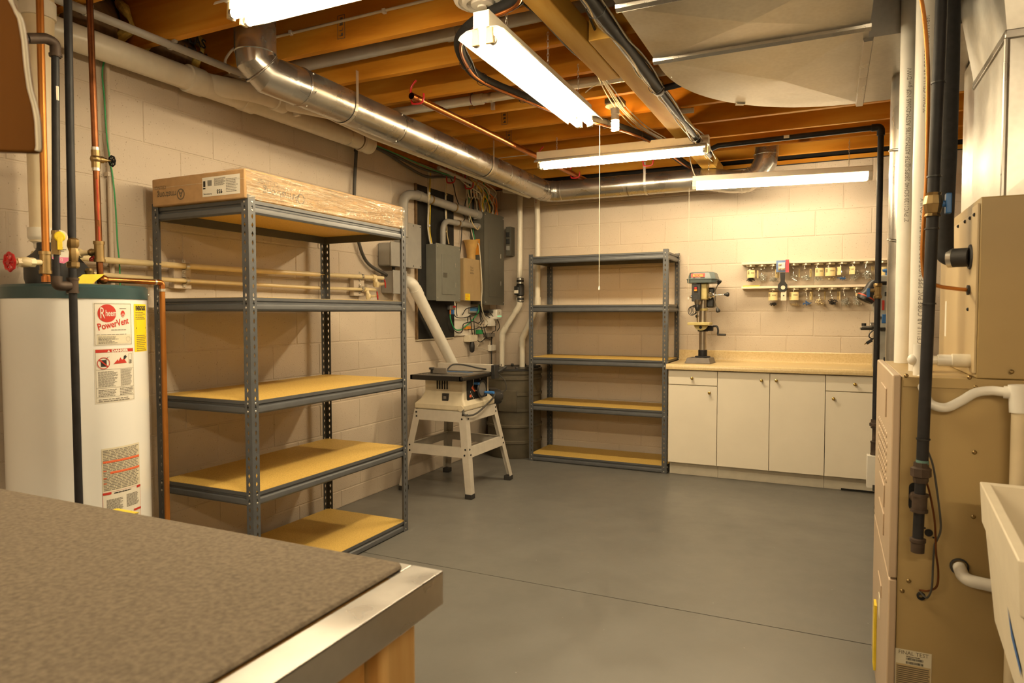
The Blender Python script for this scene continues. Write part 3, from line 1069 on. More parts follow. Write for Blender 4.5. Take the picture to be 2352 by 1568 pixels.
    for f0, f1, w0, w1 in ((.66, .71, 0, 1), (.40, .45, .15, 1), (.47, .49, 0, .12), (.30, .32, 0, .12), (.18, .20, 0, .12)):
        p.rect(.004+Wd*w0, zm+(zt-zm)*f0, Wd*w1-.004, zm+(zt-zm)*f1, 'orange_print', 2, 6)
    p.frame(0, zb, Wd, zm-.003, .0008, 'red_print', 1, N)
    p.rect(0, zm-.012, Wd*.19, zm-.004, 'red_print', 2, 3); p.rect(Wd*.87, zm-.012, Wd, zm-.004, 'red_print', 2, 3)
    p.lines(Wd*.25, zm-.012, Wd*.8, zm-.005, 1, 'ink', 2, rnd=rnd)
    p.lines(Wd*.08, zm-.085, Wd*.48, zm-.03, 12, 'ink_gray', 1, .6, rnd=rnd)
    p.lines(Wd*.56, zm-.075, Wd*.96, zm-.025, 11, 'ink_gray', 1, .6, rnd=rnd)
    p.rect(0, zm-.100, Wd*.35, zm-.092, 'red_print', 2, 4); p.rect(Wd*.76, zm-.100, Wd, zm-.092, 'red_print', 2, 3)
    p.lines(Wd*.40, zm-.1, Wd*.74, zm-.093, 1, 'ink', 2, rnd=rnd)
    p.lines(Wd*.08, zb+.01, Wd*.9, zm-.11, 6, 'ink_gray', 1, .5, rnd=rnd)
    p.build('instruction_label', t)
    # power vent blower on the lid
    bx, by = .215, 1.645
    bl = MB()
    bl.lathe([(.075, 1.44), (.080, 1.46), (.080, 1.535), (.05, 1.56), (.038, 1.575), (.038, 1.60)], (bx, by, 0), n=28)
    bl.build('blower_housing', 'black_plastic', t)
    MB().prism([(-.02, 0), (.20, 0), (.06, .14), (-.02, .15)], (bx-.02, by+.03, 1.442), (0, 1, 0), (0, 0, 1), (1, 0, 0), .03).build('blower_bracket', 'black_plastic', t, bev=.003)
    # yellow tag folded on the lid
    tg = MB(); c = at(190, 637, 'X', .42)
    tg.prism([(-.04, -.02), (.0, .012), (.085, .018), (.03, -.03)], (c.x, c.y, c.z), (0, 1, 0), (0, .1, 1), (1, 0, 0), .0015)
    tg.build('warning_tag', 'yellow_tag', t)
    # relief valve
    rv = MB(); c = at(206, 645, 'X', .33)
    rv.lathe([(.020, -.015), (.020, 0), (.014, .012), (.014, .03), (.018, .04), (.012, .05)], c, n=14).build('relief_valve', 'brass', t)
heater()

# ================================================================== pipes around the heater
def ring_at(mb, a, b_, t, r, w_, n=20):
    a, b_ = vec(a), vec(b_); d = (b_-a).normalized(); c = a+(b_-a)*t
    mb.cyl(c-d*w_/2, c+d*w_/2, r, n); return mb

def handwheel(t, c, axis, r=.030, mat='red_paint'):
    c, d = vec(c), vec(axis).normalized()
    e = d.orthogonal().normalized(); g = d.cross(e)
    mb = MB()
    rim = []
    for k in range(33):
        a = 2*math.pi*k/32
        rr = r*(1+.07*math.cos(8*a))
        rim.append(c+(e*math.cos(a)+g*math.sin(a))*rr)
    mb.tube(rim, r*.17, 8)
    for k in range(4):
        a = math.pi*k/4
        v_ = e*math.cos(a)+g*math.sin(a)
        mb.tube([c-v_*r, c+v_*r], r*.12, 6)
    mb.lathe([(r*.28, -.006), (r*.28, .006)], c, d, 12)
    return mb.build('handwheel', mat, t)

# copper cold line with brass coupling
a, b_ = at(107, 655, 'X', .36), at(91, -30, 'X', .36)
a.z = 1.441; b_ = Vector((b_.x, b_.y, b_.z))
t = thing('copper_water_pipe', 'bright copper pipe rising from the left side of the water heater', 'pipe', tuple(a))
top = a+(b_-a)*1.0; top.z = ZJ+.05
MB().tube([a, top], .0125, 16).build('pipe', 'copper_orange', t)
MB().cyl(a, a+Vector((0, 0, .022)), .017, 12).build('nipple', 'copper', t)
f = MB(); q0, q1 = at(105, 628, 'X', .36), at(104, 578, 'X', .36)
f.tube([q0, q0+(q1-q0)*.14, q0+(q1-q0)*.16, q0+(q1-q0)*.84, q0+(q1-q0)*.86, q1], lambda s: .0185, 16)
f.build('brass_fitting', 'brass', t)
f = MB(); ring_at(f, q0, q1, .06, .0215, .012); f.build('coupling_ring', 'brass', t)
f = MB(); ring_at(f, q0, q1, .94, .0215, .012); f.build('coupling_ring', 'brass', t)
# CPVC branch with red handwheel to the left
q = q0+(q1-q0)*.5
e = at(22, 601, 'X', .36)
br = MB(); br.tube([q, q+(e-q)*.12], .013, 12); br.build('branch_elbow', 'brass', t)
br = MB(); br.tube([q+(e-q)*.12, q+(e-q)*.95], .0105, 12); br.build('branch_pipe', 'cpvc', t)
br = MB(); m0 = q+(e-q)*.42; m1 = q+(e-q)*.72
d = (e-q).normalized()
br.cyl(m0-d*.012, m0+d*.012, .018, 6).cyl(m1-d*.012, m1+d*.012, .017, 6)
br.lathe([(.014, -.02), (.019, -.008), (.019, .012), (.013, .024)], (m0+m1)/2, d, 14)
br.build('valve_body', 'cpvc', t)
handwheel(t, e-d*.0, d, .030)

# copper hot line with stop valve and relief branch
a, b_ = at(231, 655, 'X', .30), at(205, -20, 'X', .32)
a.z = 1.441; b_.z = ZJ+.05
t = thing('copper_water_pipe', 'dark copper pipe with black-handled stop valve above the heater', 'pipe', tuple(a))
MB().tube([a, b_], .0125, 16).build('pipe', 'copper_old', t)
d = (b_-a).normalized()
def on(v):            # point along the pipe at photo row v
    k = (655-v)/675.0
    return a+(b_-a)*k
MB().tube([on(520)+Vector((.0118, -.006, 0)), on(590)+Vector((.0118, -.006, 0))], .003, 6).build('red_lettering_stripe', 'red_stripe', t)
st = MB(); st.tube([on(505)+Vector((.0108, -.006, 0)), on(412)+Vector((.0108, -.006, 0))], .0035, 6); st.build('red_stripe', 'red_stripe', t)
f = MB(); f.tube([on(600), on(555)], .0185, 16); f.build('brass_fitting', 'brass', t)
for v in (598, 557):
    f = MB(); f.cyl(on(v)-d*.006, on(v)+d*.006, .0215, 16); f.build('coupling_ring', 'brass', t)
v0, v1 = on(385), on(345)
f = MB(); f.tube([v0, v0+(v1-v0)*.25, v0+(v1-v0)*.75, v1], .0165, 14); f.ball((v0+v1)/2, .021)
f.build('valve_body', 'brass', t)
f = MB(); f.cyl(v0-d*.012, v0, .0150, 12); f.build('solder_joint', 'solder', t)
f = MB(); f.cyl(v1, v1+d*.012, .0150, 12); f.build('solder_joint', 'solder', t)
vm = (v0+v1)/2
e = at(250, 369, 'X', .31)
ax_ = (e-vm).normalized()
f = MB(); f.lathe([(.014, .012), (.014, .030), (.009, .032), (.009, .045), (.004, .046), (.004, .07)], vm, ax_, 12); f.build('valve_stem', 'brass', t)
handwheel(t, vm+ax_*.068, ax_, .020, 'iron')
# branch to the left joining the wall line
q = on(578); e = at(178, 582, 'X', .22)
f = MB(); f.tube([q, q+(e-q)*.35], .014, 12).ball(q+(e-q)*.35, .016); f.build('branch_elbow', 'brass', t)
f = MB(); f.tube([q+(e-q)*.35, e], .0105, 12); f.build('branch_pipe', 'cpvc', t)
f = MB(); f.cyl(q+(e-q)*.82, q+(e-q)*1.02, .019, 6); f.build('union_nut', 'cpvc', t)
handwheel(t, at(216, 592, 'X', .25), (.5, .2, -.6), .018)

# relief drain: copper run across and down beside the shelf
s0 = at(238, 642, 'X', .315); s1 = at(372, 645, 'X', .34)
s1.z = s0.z-.002
s2 = Vector((s1.x, s1.y, .16))
t = thing('copper_drain_pipe', 'copper relief pipe dropping to the floor beside the shelving corner', 'pipe', (s1.x, s1.y, .16))
MB().tube([s0, s1+(s0-s1).normalized()*.028], .0115, 14).build('pipe_run', 'copper', t)
MB().tube(fillet([s1+(s0-s1).normalized()*.03, s1, s1-Vector((0, 0, .03))], .024, 8), .0128, 14).build('elbow', 'copper', t)
for c0, c1 in ((s1+(s0-s1).normalized()*.028, s1+(s0-s1).normalized()*.036), (s1-Vector((0, 0, .028)), s1-Vector((0, 0, .040)))):
    MB().cyl(c0, c1, .0140, 14).build('solder_joint', 'solder', t)
MB().tube([s1-Vector((0, 0, .036)), s2], .0115, 14).build('drop_pipe', 'copper_orange', t)
MB().ball(s0, .019).build('tee', 'copper', t)

# black iron gas line
t = thing('gas_pipe', 'black iron gas pipe passing in front of the water heater', 'pipe', tuple(at(181, 1190, 'X', .565)))
g = lambda u, v: at(u, v, 'X', .565)
g0 = g(167, 650); top = Vector((g0.x, g0.y, ZJ+.04)); bot = Vector((g0.x, g0.y, .12))
top_px = g(157, 0)
MB().tube([g0, Vector((top_px.x, top_px.y, ZJ+.04))], .0135, 14).build('riser', 'iron', t)
MB().tube([g0, bot], .0135, 14).build('drop_pipe', 'iron', t)
f = MB(); f.tube([g(167, 672), g(167, 639)], .0185, 14); f.cyl(g(167, 673), g(167, 668), .0205, 14).cyl(g(167, 643), g(167, 638), .0205, 14)
f.build('tee', 'iron_rust', t)
f = MB(); f.tube(fillet([g(130, 634), g(130, 657), g(160, 657)], .03, 8), .0175, 14); f.build('elbow', 'iron_rust', t)
# union on the riser
f = MB(); f.lathe([(.017, -.05), (.021, -.045), (.021, -.03), (.016, -.025), (.020, 0), (.016, .02), (.021, .03), (.021, .05), (.015, .056)], g(167, 583), n=8); f.build('union', 'brass', t)
f = MB(); f.cyl(g(167, 604), g(167, 613), .0148, 14); f.build('corroded_thread', 'corrosion', t)
# second leg with the yellow valve
h0, h1 = g(130, 640), g(127, 118)
MB().tube([h0, h1], .0125, 14).build('riser', 'iron', t)
f = MB(); f.tube([g(129.5, 530), g(129.5, 585)], .0165, 8); f.build('valve_body', 'brass', t)
f = MB(); c = g(137, 545)
X_ = (CAM-c); X_.z = 0; X_.normalize(); S_ = Vector((-X_.y, X_.x, 0)); 
def hd(x, y, h): return c+X_*(.020+h)+S_*x+Vector((0, 0, y))
f = MB(); f.lathe([(.017, .018), (.017, .032), (.014, .035)], c, X_, 20)
f.obox(c+X_*.030+Vector((0, 0, -.024)), S_, (0, 0, 1), X_, .0075, .022, .006)
f.build('lever_handle', 'yellow_handle', t, bev=.001)
poly = []
for k in range(15):
    a = R(-30+240*k/14); poly.append((.0245*math.cos(a), .0245*math.sin(a)))
poly += [(-.020, -.03), (-.026, -.048), (-.024, -.075), (-.010, -.088), (.010, -.092), (.024, -.082), (.026, -.05), (.020, -.03)]
f = MB(); f.prism(poly, c+X_*.014, S_, (0, 0, 1), X_, .001)
tgo = f.build('paper_tag', 'paper', t)
p = Print(lambda x, y, h: c+X_*(.0155+h*.0004)+S_*x+Vector((0, 0, y)))
p.poly([(-.0245, -.070), (-.021, -.078), (-.010, -.0875), (.010, -.0915), (.0235, -.0815), (.025, -.070)], 'pink')
p.text('1/2', 0, -.084, .014, 'paper', 1, align='CENTER')
p.lines(-.019, -.05, .019, -.032, 3, 'ink_gray', 1, .4)
p.build('tag_print', tgo)
f = MB(); f.tube(fillet([h1-Vector((0, 0, .02)), g(127, 98), g(104, 88), g(62, 88)], .025, 6), .0175, 14); f.build('elbow', 'iron_rust', t)
f = MB(); f.tube([g(66, 88), g(-40, 118)], .0135, 14); f.build('supply_pipe', 'iron', t)
f = MB(); ft = [g(128, 130), g(127, 123)]; f.cyl(ft[0], ft[1], .0205, 14); f.build('elbow_lip', 'iron_rust', t)
f = MB(); f.tube([g(130, 200)+X_*.009, g(131, 232)+X_*.009], .006, 8); f.build('tape_scrap', 'tape_white', t)

# PVC vent pipe of the heater
t0, t1 = at(98, 556, 'X', .20), at(86, -30, 'X', .24)
t = thing('vent_pipe', 'cream PVC vent pipe standing behind the copper pipes above the heater', 'pipe', tuple(t0))
MB().tube([t0, t1], .042, 28, r2=.054).build('pipe', 'pvc_aged', t)
dd = (t1-t0).normalized()
MB().lathe([(.028, -.040), (.030, -.035), (.030, -.022), (.049, .0), (.050, .008), (.050, .040), (.043, .041)], at(98, 548, 'X', .20), n=28).build('reducer', 'pvc', t)
MB().tube([at(87, 42, 'X', .238), at(86.5, 5, 'X', .24)], .0605, 28).build('coupling', 'pvc', t)

# wall conduit and green ground wire
c0, c1 = at(258, 655, 'X', .018), at(246, 55, 'X', .018)
c0.z = 1.2; c1.x = c0.x; c1.y = at(252, 400, 'X', .018).y; c0.y = c1.y
t = thing('beige_conduit', 'thin beige conduit running straight up the block wall by the heater', 'conduit', tuple(c0))
MB().tube([c0, Vector((c1.x, c1.y, ZW-.02))], .0105, 12).build('conduit', 'block_paint', t)
for z_ in (1.48, 1.95):
    MB().box(.0005, .03, c0.y-.016, c0.y+.016, z_, z_+.018).build('strap', 'block_paint', t)
MB().cyl((c0.x, c0.y, ZW-.02), (c0.x, c0.y, ZW+.01), .014, 12).build('end_cap', 'pvc_white', t)
gw = path([(245, 60), (237, 150), (240, 230), (246, 320), (258, 400), (265, 470), (270, 560), (274, 600), (276, 655)], 'X', .035)
gw = [Vector((.03, gw[0].y+.9, ZW+.02)), Vector((.035, gw[0].y+.35, ZW+.028)), Vector((.045, gw[0].y+.05, ZW+.012))]+gw[1:]
one('ground_wire', MB().tube(spline(gw, 6), .0035, 8), 'cable_green', 'green ground wire hanging down the block wall by the heater', 'wire', tuple(gw[-1]))

# ================================================================== CPVC water lines along the wall
def cpvc(label, pts, r, fit):
    P = path(pts, 'X', .062)
    t = thing('water_line', label, 'pipe', tuple(P[0]), 'cream water lines along the left wall')
    MB().tube(P, r, 14).build('pipe', 'cpvc', t)
    e = P[-1]
    f = MB(); f.cyl(e-Vector((0, .03, 0)), e+Vector((0, .01, 0)), r*1.45, 12); f.build('tee', 'cpvc', t)
    dn = e+Vector((.012, .005, -.05)); 
    f = MB(); f.tube([e, dn], r*1.2, 12); f.lathe([(r*1.3, -.02), (r*1.7, -.008), (r*1.7, .012), (r*1.2, .02)], dn, (0, 0, 1), 8); f.build('drop', 'cpvc', t)
    ax_ = Vector((.75, .6, .1)).normalized()
    f = MB(); f.tube([dn, dn+ax_*.06], r*.8, 10); f.build('valve_stem', 'cpvc', t)
    handwheel(t, dn+ax_*.062, ax_, .026)
    f = MB(); f.tube([e, e+Vector((0, .10, 0))], r, 12); f.build('stub', 'cpvc', t)
    return t
cpvc('upper cream water line along the left wall, ending at a red handwheel', [(75, 584), (180, 591), (260, 598.5), (400, 609), (570, 620.5), (730, 630), (860, 637)], .0145, 0)
cpvc('lower cream water line along the left wall, ending at a red handwheel', [(150, 624), (260, 633), (400, 643), (570, 652), (730, 661), (842, 664.5)], .0110, 0)
for (u0, u1, v0, v1, lab) in ((399, 439, 596, 662, 'painted mounting block with pipe straps behind the near shelf bay'), (812, 836, 637, 679, 'painted mounting block with pipe straps near the red valves')):
    y0_, y1_ = at(u0, 630, 'X', .04).y, at(u1, 630, 'X', .04).y
    zb_, zt_ = at(u0, v1, 'X', .04).z, at(u0, v0, 'X', .04).z
    t = thing('pipe_mount', lab, 'bracket', (.02, (y0_+y1_)/2, zb_))
    MB().box(.0012, .042, y0_, y1_, zb_, zt_).build('block', 'block_paint', t, bev=.003)
    yc = (y0_+y1_)/2+.005
    for v, rr in ((611 if u0 < 500 else 634, .0155), (644 if u0 < 500 else 663, .012)):
        zc = at((u0+u1)/2, v, 'X', .062).z
        s = MB()
        arc = [(.044, yc, zc-.034), (.044, yc, zc-.018)]+[(.060+.018*math.sin(R(a))*1.0, yc, zc-.0175*math.cos(R(a))) for a in range(0, 181, 20)]+[(.044, yc, zc+.018), (.044, yc, zc+.034)]
        for k in range(len(arc)-1):
            s.bar(arc[k], arc[k+1], .018, .002, up=(1, 0, 0.01))
        s.build('strap', 'zinc', t)
        for dz in (-.028, .028):
            MB().lathe([(.006, 0), (.005, .003), (.002, .0045)], (.0445, yc, zc+dz), (1, 0, 0), 8).build('screw', 'zinc', t)
# ================================================================== round duct
DZ, DR, DX, DY = 2.405, .089, .695, 5.665
def round_duct():
    t = thing('round_duct', 'long round galvanized duct running beside the left wall and along the back wall', 'duct', (DX, 4.0, DZ))
    def pipe(a, b_, r=DR, name='duct_section'):
        MB().tube([a, b_], r, 40, cap=False).build(name, 'galvanized', t)
    def bead(c, d, r=DR+.003, w_=.006):
        c, d = vec(c), vec(d).normalized()
        f = MB(); f.lathe([(r-.004, -w_), (r, -w_*.4), (r, w_*.4), (r-.004, w_)], c, d, 40, False); f.build('seam_bead', 'galvanized', t)
    # near elbow: collar up into the joist bay, two gores, then level
    cx, cy = .625, 2.335
    k = [Vector((cx, cy, 2.72)), Vector((cx, cy, 2.505)), Vector((cx+.022, cy+.05, 2.435)), Vector((DX, cy+.15, DZ)), Vector((DX, cy+.23, DZ))]
    for a, b_ in zip(k[:-1], k[1:]):
        pass
    MB().tube([k[0], k[1]], DR+.002, 40, cap=False).build('collar', 'galvanized', t)
    el = MB().tube([k[1]+Vector((0, 0, .01)), Vector((cx, cy+.003, 2.470)), Vector((cx+.020, cy+.055, 2.420)), Vector((DX-.01, cy+.135, DZ+.002)), Vector((DX, cy+.22, DZ))], DR, 40, cap=False)
    el.build('elbow', 'galvanized', t, ang=14)
    bead(k[1], (0, 0, 1)); bead((cx+.008, cy+.028, 2.444), (.25, .7, -.66)); bead((DX, cy+.20, DZ), (0, 1, 0))
    MB().box(cx-.13, cx+.13, cy-.13, cy+.13, 2.70, 2.712).build('flange_plate', 'galvanized', t)
    ys = [cy+.2, 3.31, 3.66, 4.75, DY-.20]
    for a, b_ in zip(ys[:-1], ys[1:]):
        pipe((DX, a, DZ), (DX, b_+.012, DZ))
    for y in ys[1:-1]: bead((DX, y, DZ), (0, 1, 0), DR+.0015, .003)
    # crimped patch
    # corner elbow
    el = MB().tube([(DX, DY-.21, DZ), (DX, DY-.13, DZ), (DX+.025, DY-.045, DZ), (DX+.10, DY-.004, DZ), (DX+.19, DY, DZ), (DX+.22, DY, DZ)], DR+.001, 40, cap=False)
    el.build('corner_elbow', 'galvanized', t, ang=14)
    for c, d in (((DX, DY-.17, DZ), (0, 1, 0)), ((DX+.008, DY-.085, DZ), (.3, .9, 0)), ((DX+.06, DY-.022, DZ), (.8, .5, 0)), ((DX+.15, DY-.002, DZ), (1, 0, 0))):
        bead(c, d, DR+.0035)
    xe = 2.20
    pipe((DX+.20, DY, DZ), (1.45, DY, DZ)); pipe((1.44, DY, DZ), (xe-.16, DY, DZ))
    # offset gore section and riser elbow at the far right
    el = MB().tube([(xe-.17, DY, DZ), (xe-.06, DY, DZ-.012), (xe+.08, DY, DZ-.040), (xe+.20, DY, DZ-.045), (xe+.29, DY, DZ+.01), (xe+.33, DY, DZ+.09), (xe+.34, DY, DZ+.17), (xe+.34, DY, DZ+.30)], DR, 40, cap=False)
    el.build('riser_elbow', 'galvanized', t, ang=14)
    for c, d in (((xe-.15, DY, DZ), (1, 0, 0)), ((xe-.0, DY, DZ-.026), (1, 0, -.2)), ((xe+.16, DY, DZ-.045), (1, 0, 0)), ((xe+.245, DY, DZ-.015), (1, 0, .6)), ((xe+.335, DY, DZ+.15), (0, 0, 1))):
        bead(c, d, DR+.003)
    # hanger straps
    def strap(c, d, up):
        c, d = vec(c), vec(d).normalized(); s = d.cross(Vector((0, 0, 1)))
        f = MB(); r = DR+.0035; n = 14
        arc = [c+s*r*up+Vector((0, 0, ZJ-.002-c.z)), c+s*r*up]
        for k in range(1, n+1):
            a = math.pi*k/n
            arc.append(c+s*up*r*math.cos(a)-Vector((0, 0, 1))*r*math.sin(a))
        arc.append(c-s*r*up+Vector((0, 0, .03)))
        for a, b_ in zip(arc[:-1], arc[1:]):
            o = d.cross((b_-a)).normalized()
            f.bar(a, b_+(b_-a)*.02, .020, .0015, up=o)
        f.build('hanger_strap', 'zinc', t)
    strap((DX, 2.86, DZ), (0, 1, 0), 1); strap((DX, 4.42, DZ), (0, 1, 0), 1); strap((1.60, DY, DZ), (1, 0, 0), 1)
    sc = MB()
    rnd = random.Random(4)
    for c, d in (((DX, 2.56, DZ), (0, 1, 0)), ((DX, 3.30, DZ), (0, 1, 0)), ((DX, 4.72, DZ), (0, 1, 0))):
        for q in (-40, 20, 75):
            n = Vector((math.cos(R(q)), 0, -math.sin(R(q))))
            sc.lathe([(.005, 0), (.004, .004)], vec(c)+n*DR, n, 8)
    tag(sc.build('sheet_screws', 'zinc', t), kind='stuff')
round_duct()

# ================================================================== drain pipes high on the left wall
def drain():
    x, z_ = .105, 2.49
    t = thing('drain_pipe', 'large cream PVC drain pipe running high along the left wall to a capped end', 'pipe', (x, 2.6, z_))
    MB().tube([(x, -.6, z_-.01), (x, 2.40, z_)], .057, 32).build('pipe', 'pvc', t)
    MB().lathe([(.057, 0), (.067, .002), (.067, .09), (.062, .095)], (x, 2.39, z_), (0, 1, 0), 32).build('wye_hub', 'pvc', t)
    MB().tube([(x, 2.47, z_), (x, 2.78, z_)], .061, 32).build('wye_run', 'pvc', t)
    MB().tube(spline([(x, 2.50, z_+.004), (x+.05, 2.60, z_+.006), (x+.115, 2.72, z_+.004), (x+.13, 2.86, z_+.002)], 5), .055, 28, r2=.046).build('wye_branch', 'pvc', t)
    MB().lathe([(.057, -.01), (.066, -.005), (.066, .075), (.060, .08)], (x, 2.74, z_), (0, 1, 0), 32).build('coupling', 'pvc', t)
    MB().tube([(x, 2.80, z_), (x, 3.80, z_)], .057, 32).build('pipe', 'pvc', t)
    MB().lathe([(.057, 0), (.064, .002), (.064, .075), (.067, .078), (.067, .10), (.058, .112), (.02, .115)], (x, 3.76, z_), (0, 1, 0), 32).build('cleanout_cap', 'pvc', t)
    for y, m_ in ((3.62, 'zinc'), (3.74, 'ink_brown')):
        MB().lathe([(.0575, -.006), (.059, -.005), (.059, .005), (.0575, .006)], (x, y, z_), (0, 1, 0), 32, False).build('band', m_, t)
    # stub tee towards the stack at the left
    MB().tube([(x, 1.62, z_), (x+.06, 1.62, z_+.05)], .05, 24).build('stack_tee', 'pvc', t)
    t = thing('drain_branch_pipe', 'cream PVC branch pipe tucked under the round duct', 'pipe', (.235, 2.9, 2.492))
    MB().lathe([(.050, 0), (.056, .003), (.056, .075), (.050, .08)], (.235, 2.84, 2.492), (0, 1, 0), 28).build('hub', 'pvc', t)
    MB().tube([(.235, 2.87, 2.492), (.40, 3.1, 2.475), (.53, 3.35, 2.40), (.545, 5.60, 2.395)], .042, 28).build('pipe', 'pvc', t)
    MB().box(.215, .255, 3.01, 3.03, 2.45, ZJ-.002).build('hanger', 'pvc_white', t)
drain()
def xpipe(name, label, cat, pts, r, mat, n=20):
    return one(name, MB().tube(pts, r, n), mat, label, cat, tuple(pts[0]))
# grey conduit under the joists
t = thing('gray_conduit', 'grey plastic conduit strapped under the joists at the upper left', 'conduit', (.25, 1.2, 2.552))
MB().tube([(.25, .2, 2.552), (.26, 3.2, 2.552)], .0175, 18).build('conduit', 'conduit_gray', t)
for y in (1.80, 2.19, 2.60):
    f = MB(); f.lathe([(.0178, -.008), (.0205, -.007), (.0205, .007), (.0178, .008)], (.253, y, 2.552), (0, 1, 0), 18, False)
    f.box(.27, .29, y-.008, y+.008, 2.560, ZJ-.001); f.build('strap', 'conduit_gray', t)
t = thing('joist_bay_pipe', 'grey-white pipe lying in the joist bay above the round duct', 'pipe', (.3, 2.86, 2.655))
MB().tube([(.32, 2.865, 2.655), (1.35, 2.855, 2.66)], .034, 24).build('pipe', 'conduit_gray', t)
MB().tube([(1.35, 2.855, 2.66), (2.6, 2.84, 2.665)], .034, 24).build('pipe', 'conduit_gray', t)
MB().lathe([(.034, -.03), (.039, -.03), (.039, .03), (.034, .03)], (1.36, 2.855, 2.66), (1, 0, 0), 24).build('coupling', 'conduit_gray', t)
t = thing('joist_bay_pipe', 'white PVC pipe with purple primer ring in the middle joist bay', 'pipe', (.4, 3.68, 2.62))
MB().tube([(.40, 3.70, 2.625), (2.7, 3.66, 2.615)], .028, 24).build('pipe', 'pvc', t)
xm = 1.05
MB().lathe([(.028, -.035), (.033, -.034), (.033, .034), (.028, .035)], (xm, 3.689, 2.622), (1, 0, 0), 24).build('coupling', 'pvc', t)
simple('primer_purple', (.20, .05, .12), .4)
for dx in (-.037, .052):
    MB().lathe([(.0283, -.006), (.0283, .006)], (xm+dx, 3.689, 2.622), (1, 0, 0), 24).build('primer_ring', 'primer_purple', t)
f = MB(); f.lathe([(.029, -.009), (.0305, -.009), (.0305, .009), (.029, .009)], (xm+.09, 3.689, 2.622), (1, 0, 0), 24, False); f.box(xm+.08, xm+.10, 3.70, 3.72, 2.555, 2.62); f.build('strap', 'zinc', t)
t = thing('thin_conduit', 'thin white cable clipped along the face of a joist', 'cable', (.3, 2.565, 2.68))
y_ = JN[12]-.038-.0075
MB().tube([(.30, y_, 2.678), (1.75, y_, 2.69)], .0065, 10).build('cable', 'cable_white', t)
MB().tube(spline([(.30, y_, 2.678), (.24, y_-.01, 2.66), (.21, y_-.03, 2.6), (.24, y_-.03, 2.54)], 5), .0065, 10).build('cable_end', 'cable_white', t)
for x in (.62, 1.17):
    MB().box(x-.008, x+.008, y_-.010, y_+.007, 2.672, 2.692).build('clip', 'plastic_white', t)

# loose copper pipe on red hooks
cz = 2.49
c0, c1 = at(945, 220, 'Z', cz), at(1350, 417, 'Z', cz)
d = (at(1260, 372, 'Z', cz)-c0).normalized()
c1 = c0+d*2.75
t = thing('copper_pipe_length', 'long loose copper pipe resting in red hooks under the joists', 'pipe', tuple(c0))
MB().hollow(c0, c1, .019, .0015, 20).build('pipe', 'copper', t)
def hook(label, p):
    p = vec(p)
    pts = [p+Vector((-.035, 0, ZJ-.002-p.z)), p+Vector((-.045, 0, .055)), p+Vector((-.040, 0, -.012)), p+Vector((-.02, 0, -.024)), p+Vector((.02, 0, -.024)), p+Vector((.035, 0, -.005)), p+Vector((.037, 0, .025))]
    pts = [Vector((p.x-.01, p.y, ZJ+.02))]+pts
    one('storage_hook', MB().tube(spline(pts, 4), .006, 8), 'red_paint', label, 'hook', tuple(p), 'red hooks under the joists')
hook('red hook holding the near open end of the copper pipe', c0+d*.06)
hook('red hook holding the copper pipe near the crosswise light', c0+d*1.72)
hook('red hook holding the far end of the copper pipe', c0+d*2.35)
hook('empty red hook hanging near the back wall duct', (1.70, 5.30, 2.50))

# refrigerant line set
pts = [(1.99, 2.20), (1.92, 2.36), (1.72, 2.45), (1.54, 2.60), (1.435, 2.84), (1.40, 3.07), (1.47, 3.42), (1.57, 3.80), (1.72, 4.10), (1.84, 4.45), (1.90, 4.85), (1.94, 5.4), (1.97, 5.98)]
P = [Vector((x, y, 2.535 if i in (0, 12) else 2.505)) for i, (x, y) in enumerate(pts)]
t = thing('line_set', 'black insulated tube and copper line looping under the joists past the tube light', 'tube', tuple(P[3]))
MB().tube(spline(P, 8), .024, 18).build('insulated_tube', 'foam_black', t)
Q = [p+Vector((.016, -.016, -.026)) for p in P]
MB().tube(spline(Q, 8), .0075, 10).build('copper_line', 'copper', t)
W_ = [p+Vector((.022+.012*math.sin(i*2.1), .004, -.012+.012*math.cos(i*1.7))) for i, p in enumerate(P)]
MB().tube(spline(W_, 8), .0035, 8).build('control_wire', 'cable_gray', t)
for i in (4, 5, 6, 8, 9):
    dd = (P[i+1]-P[i-1]).normalized()
    f = MB(); f.lathe([(.029, -.002), (.031, -.002), (.031, .002), (.029, .002)], P[i]+Vector((.004, -.004, -.006)), dd, 20, False); f.build('tie', 'cable_black', t)

# round ceiling speaker
c = at(1108, -8, 'Z', 2.555)
t = thing('round_diffuser', 'round white ringed diffuser cut by the top of the picture', 'diffuser', (c.x, c.y, 2.555))
MB().lathe([(.112, ZJ-.002-2.555), (.118, -.002), (.110, -.020), (.095, -.026), (.093, -.018), (.080, -.018), (.078, -.032), (.062, -.034), (.060, -.022), (.046, -.022), (.044, -.036), (.020, -.038), (.018, -.044), (.0, -.045)], (c.x, c.y, 2.555), n=48).build('rings', 'plastic_white', t, ang=25)

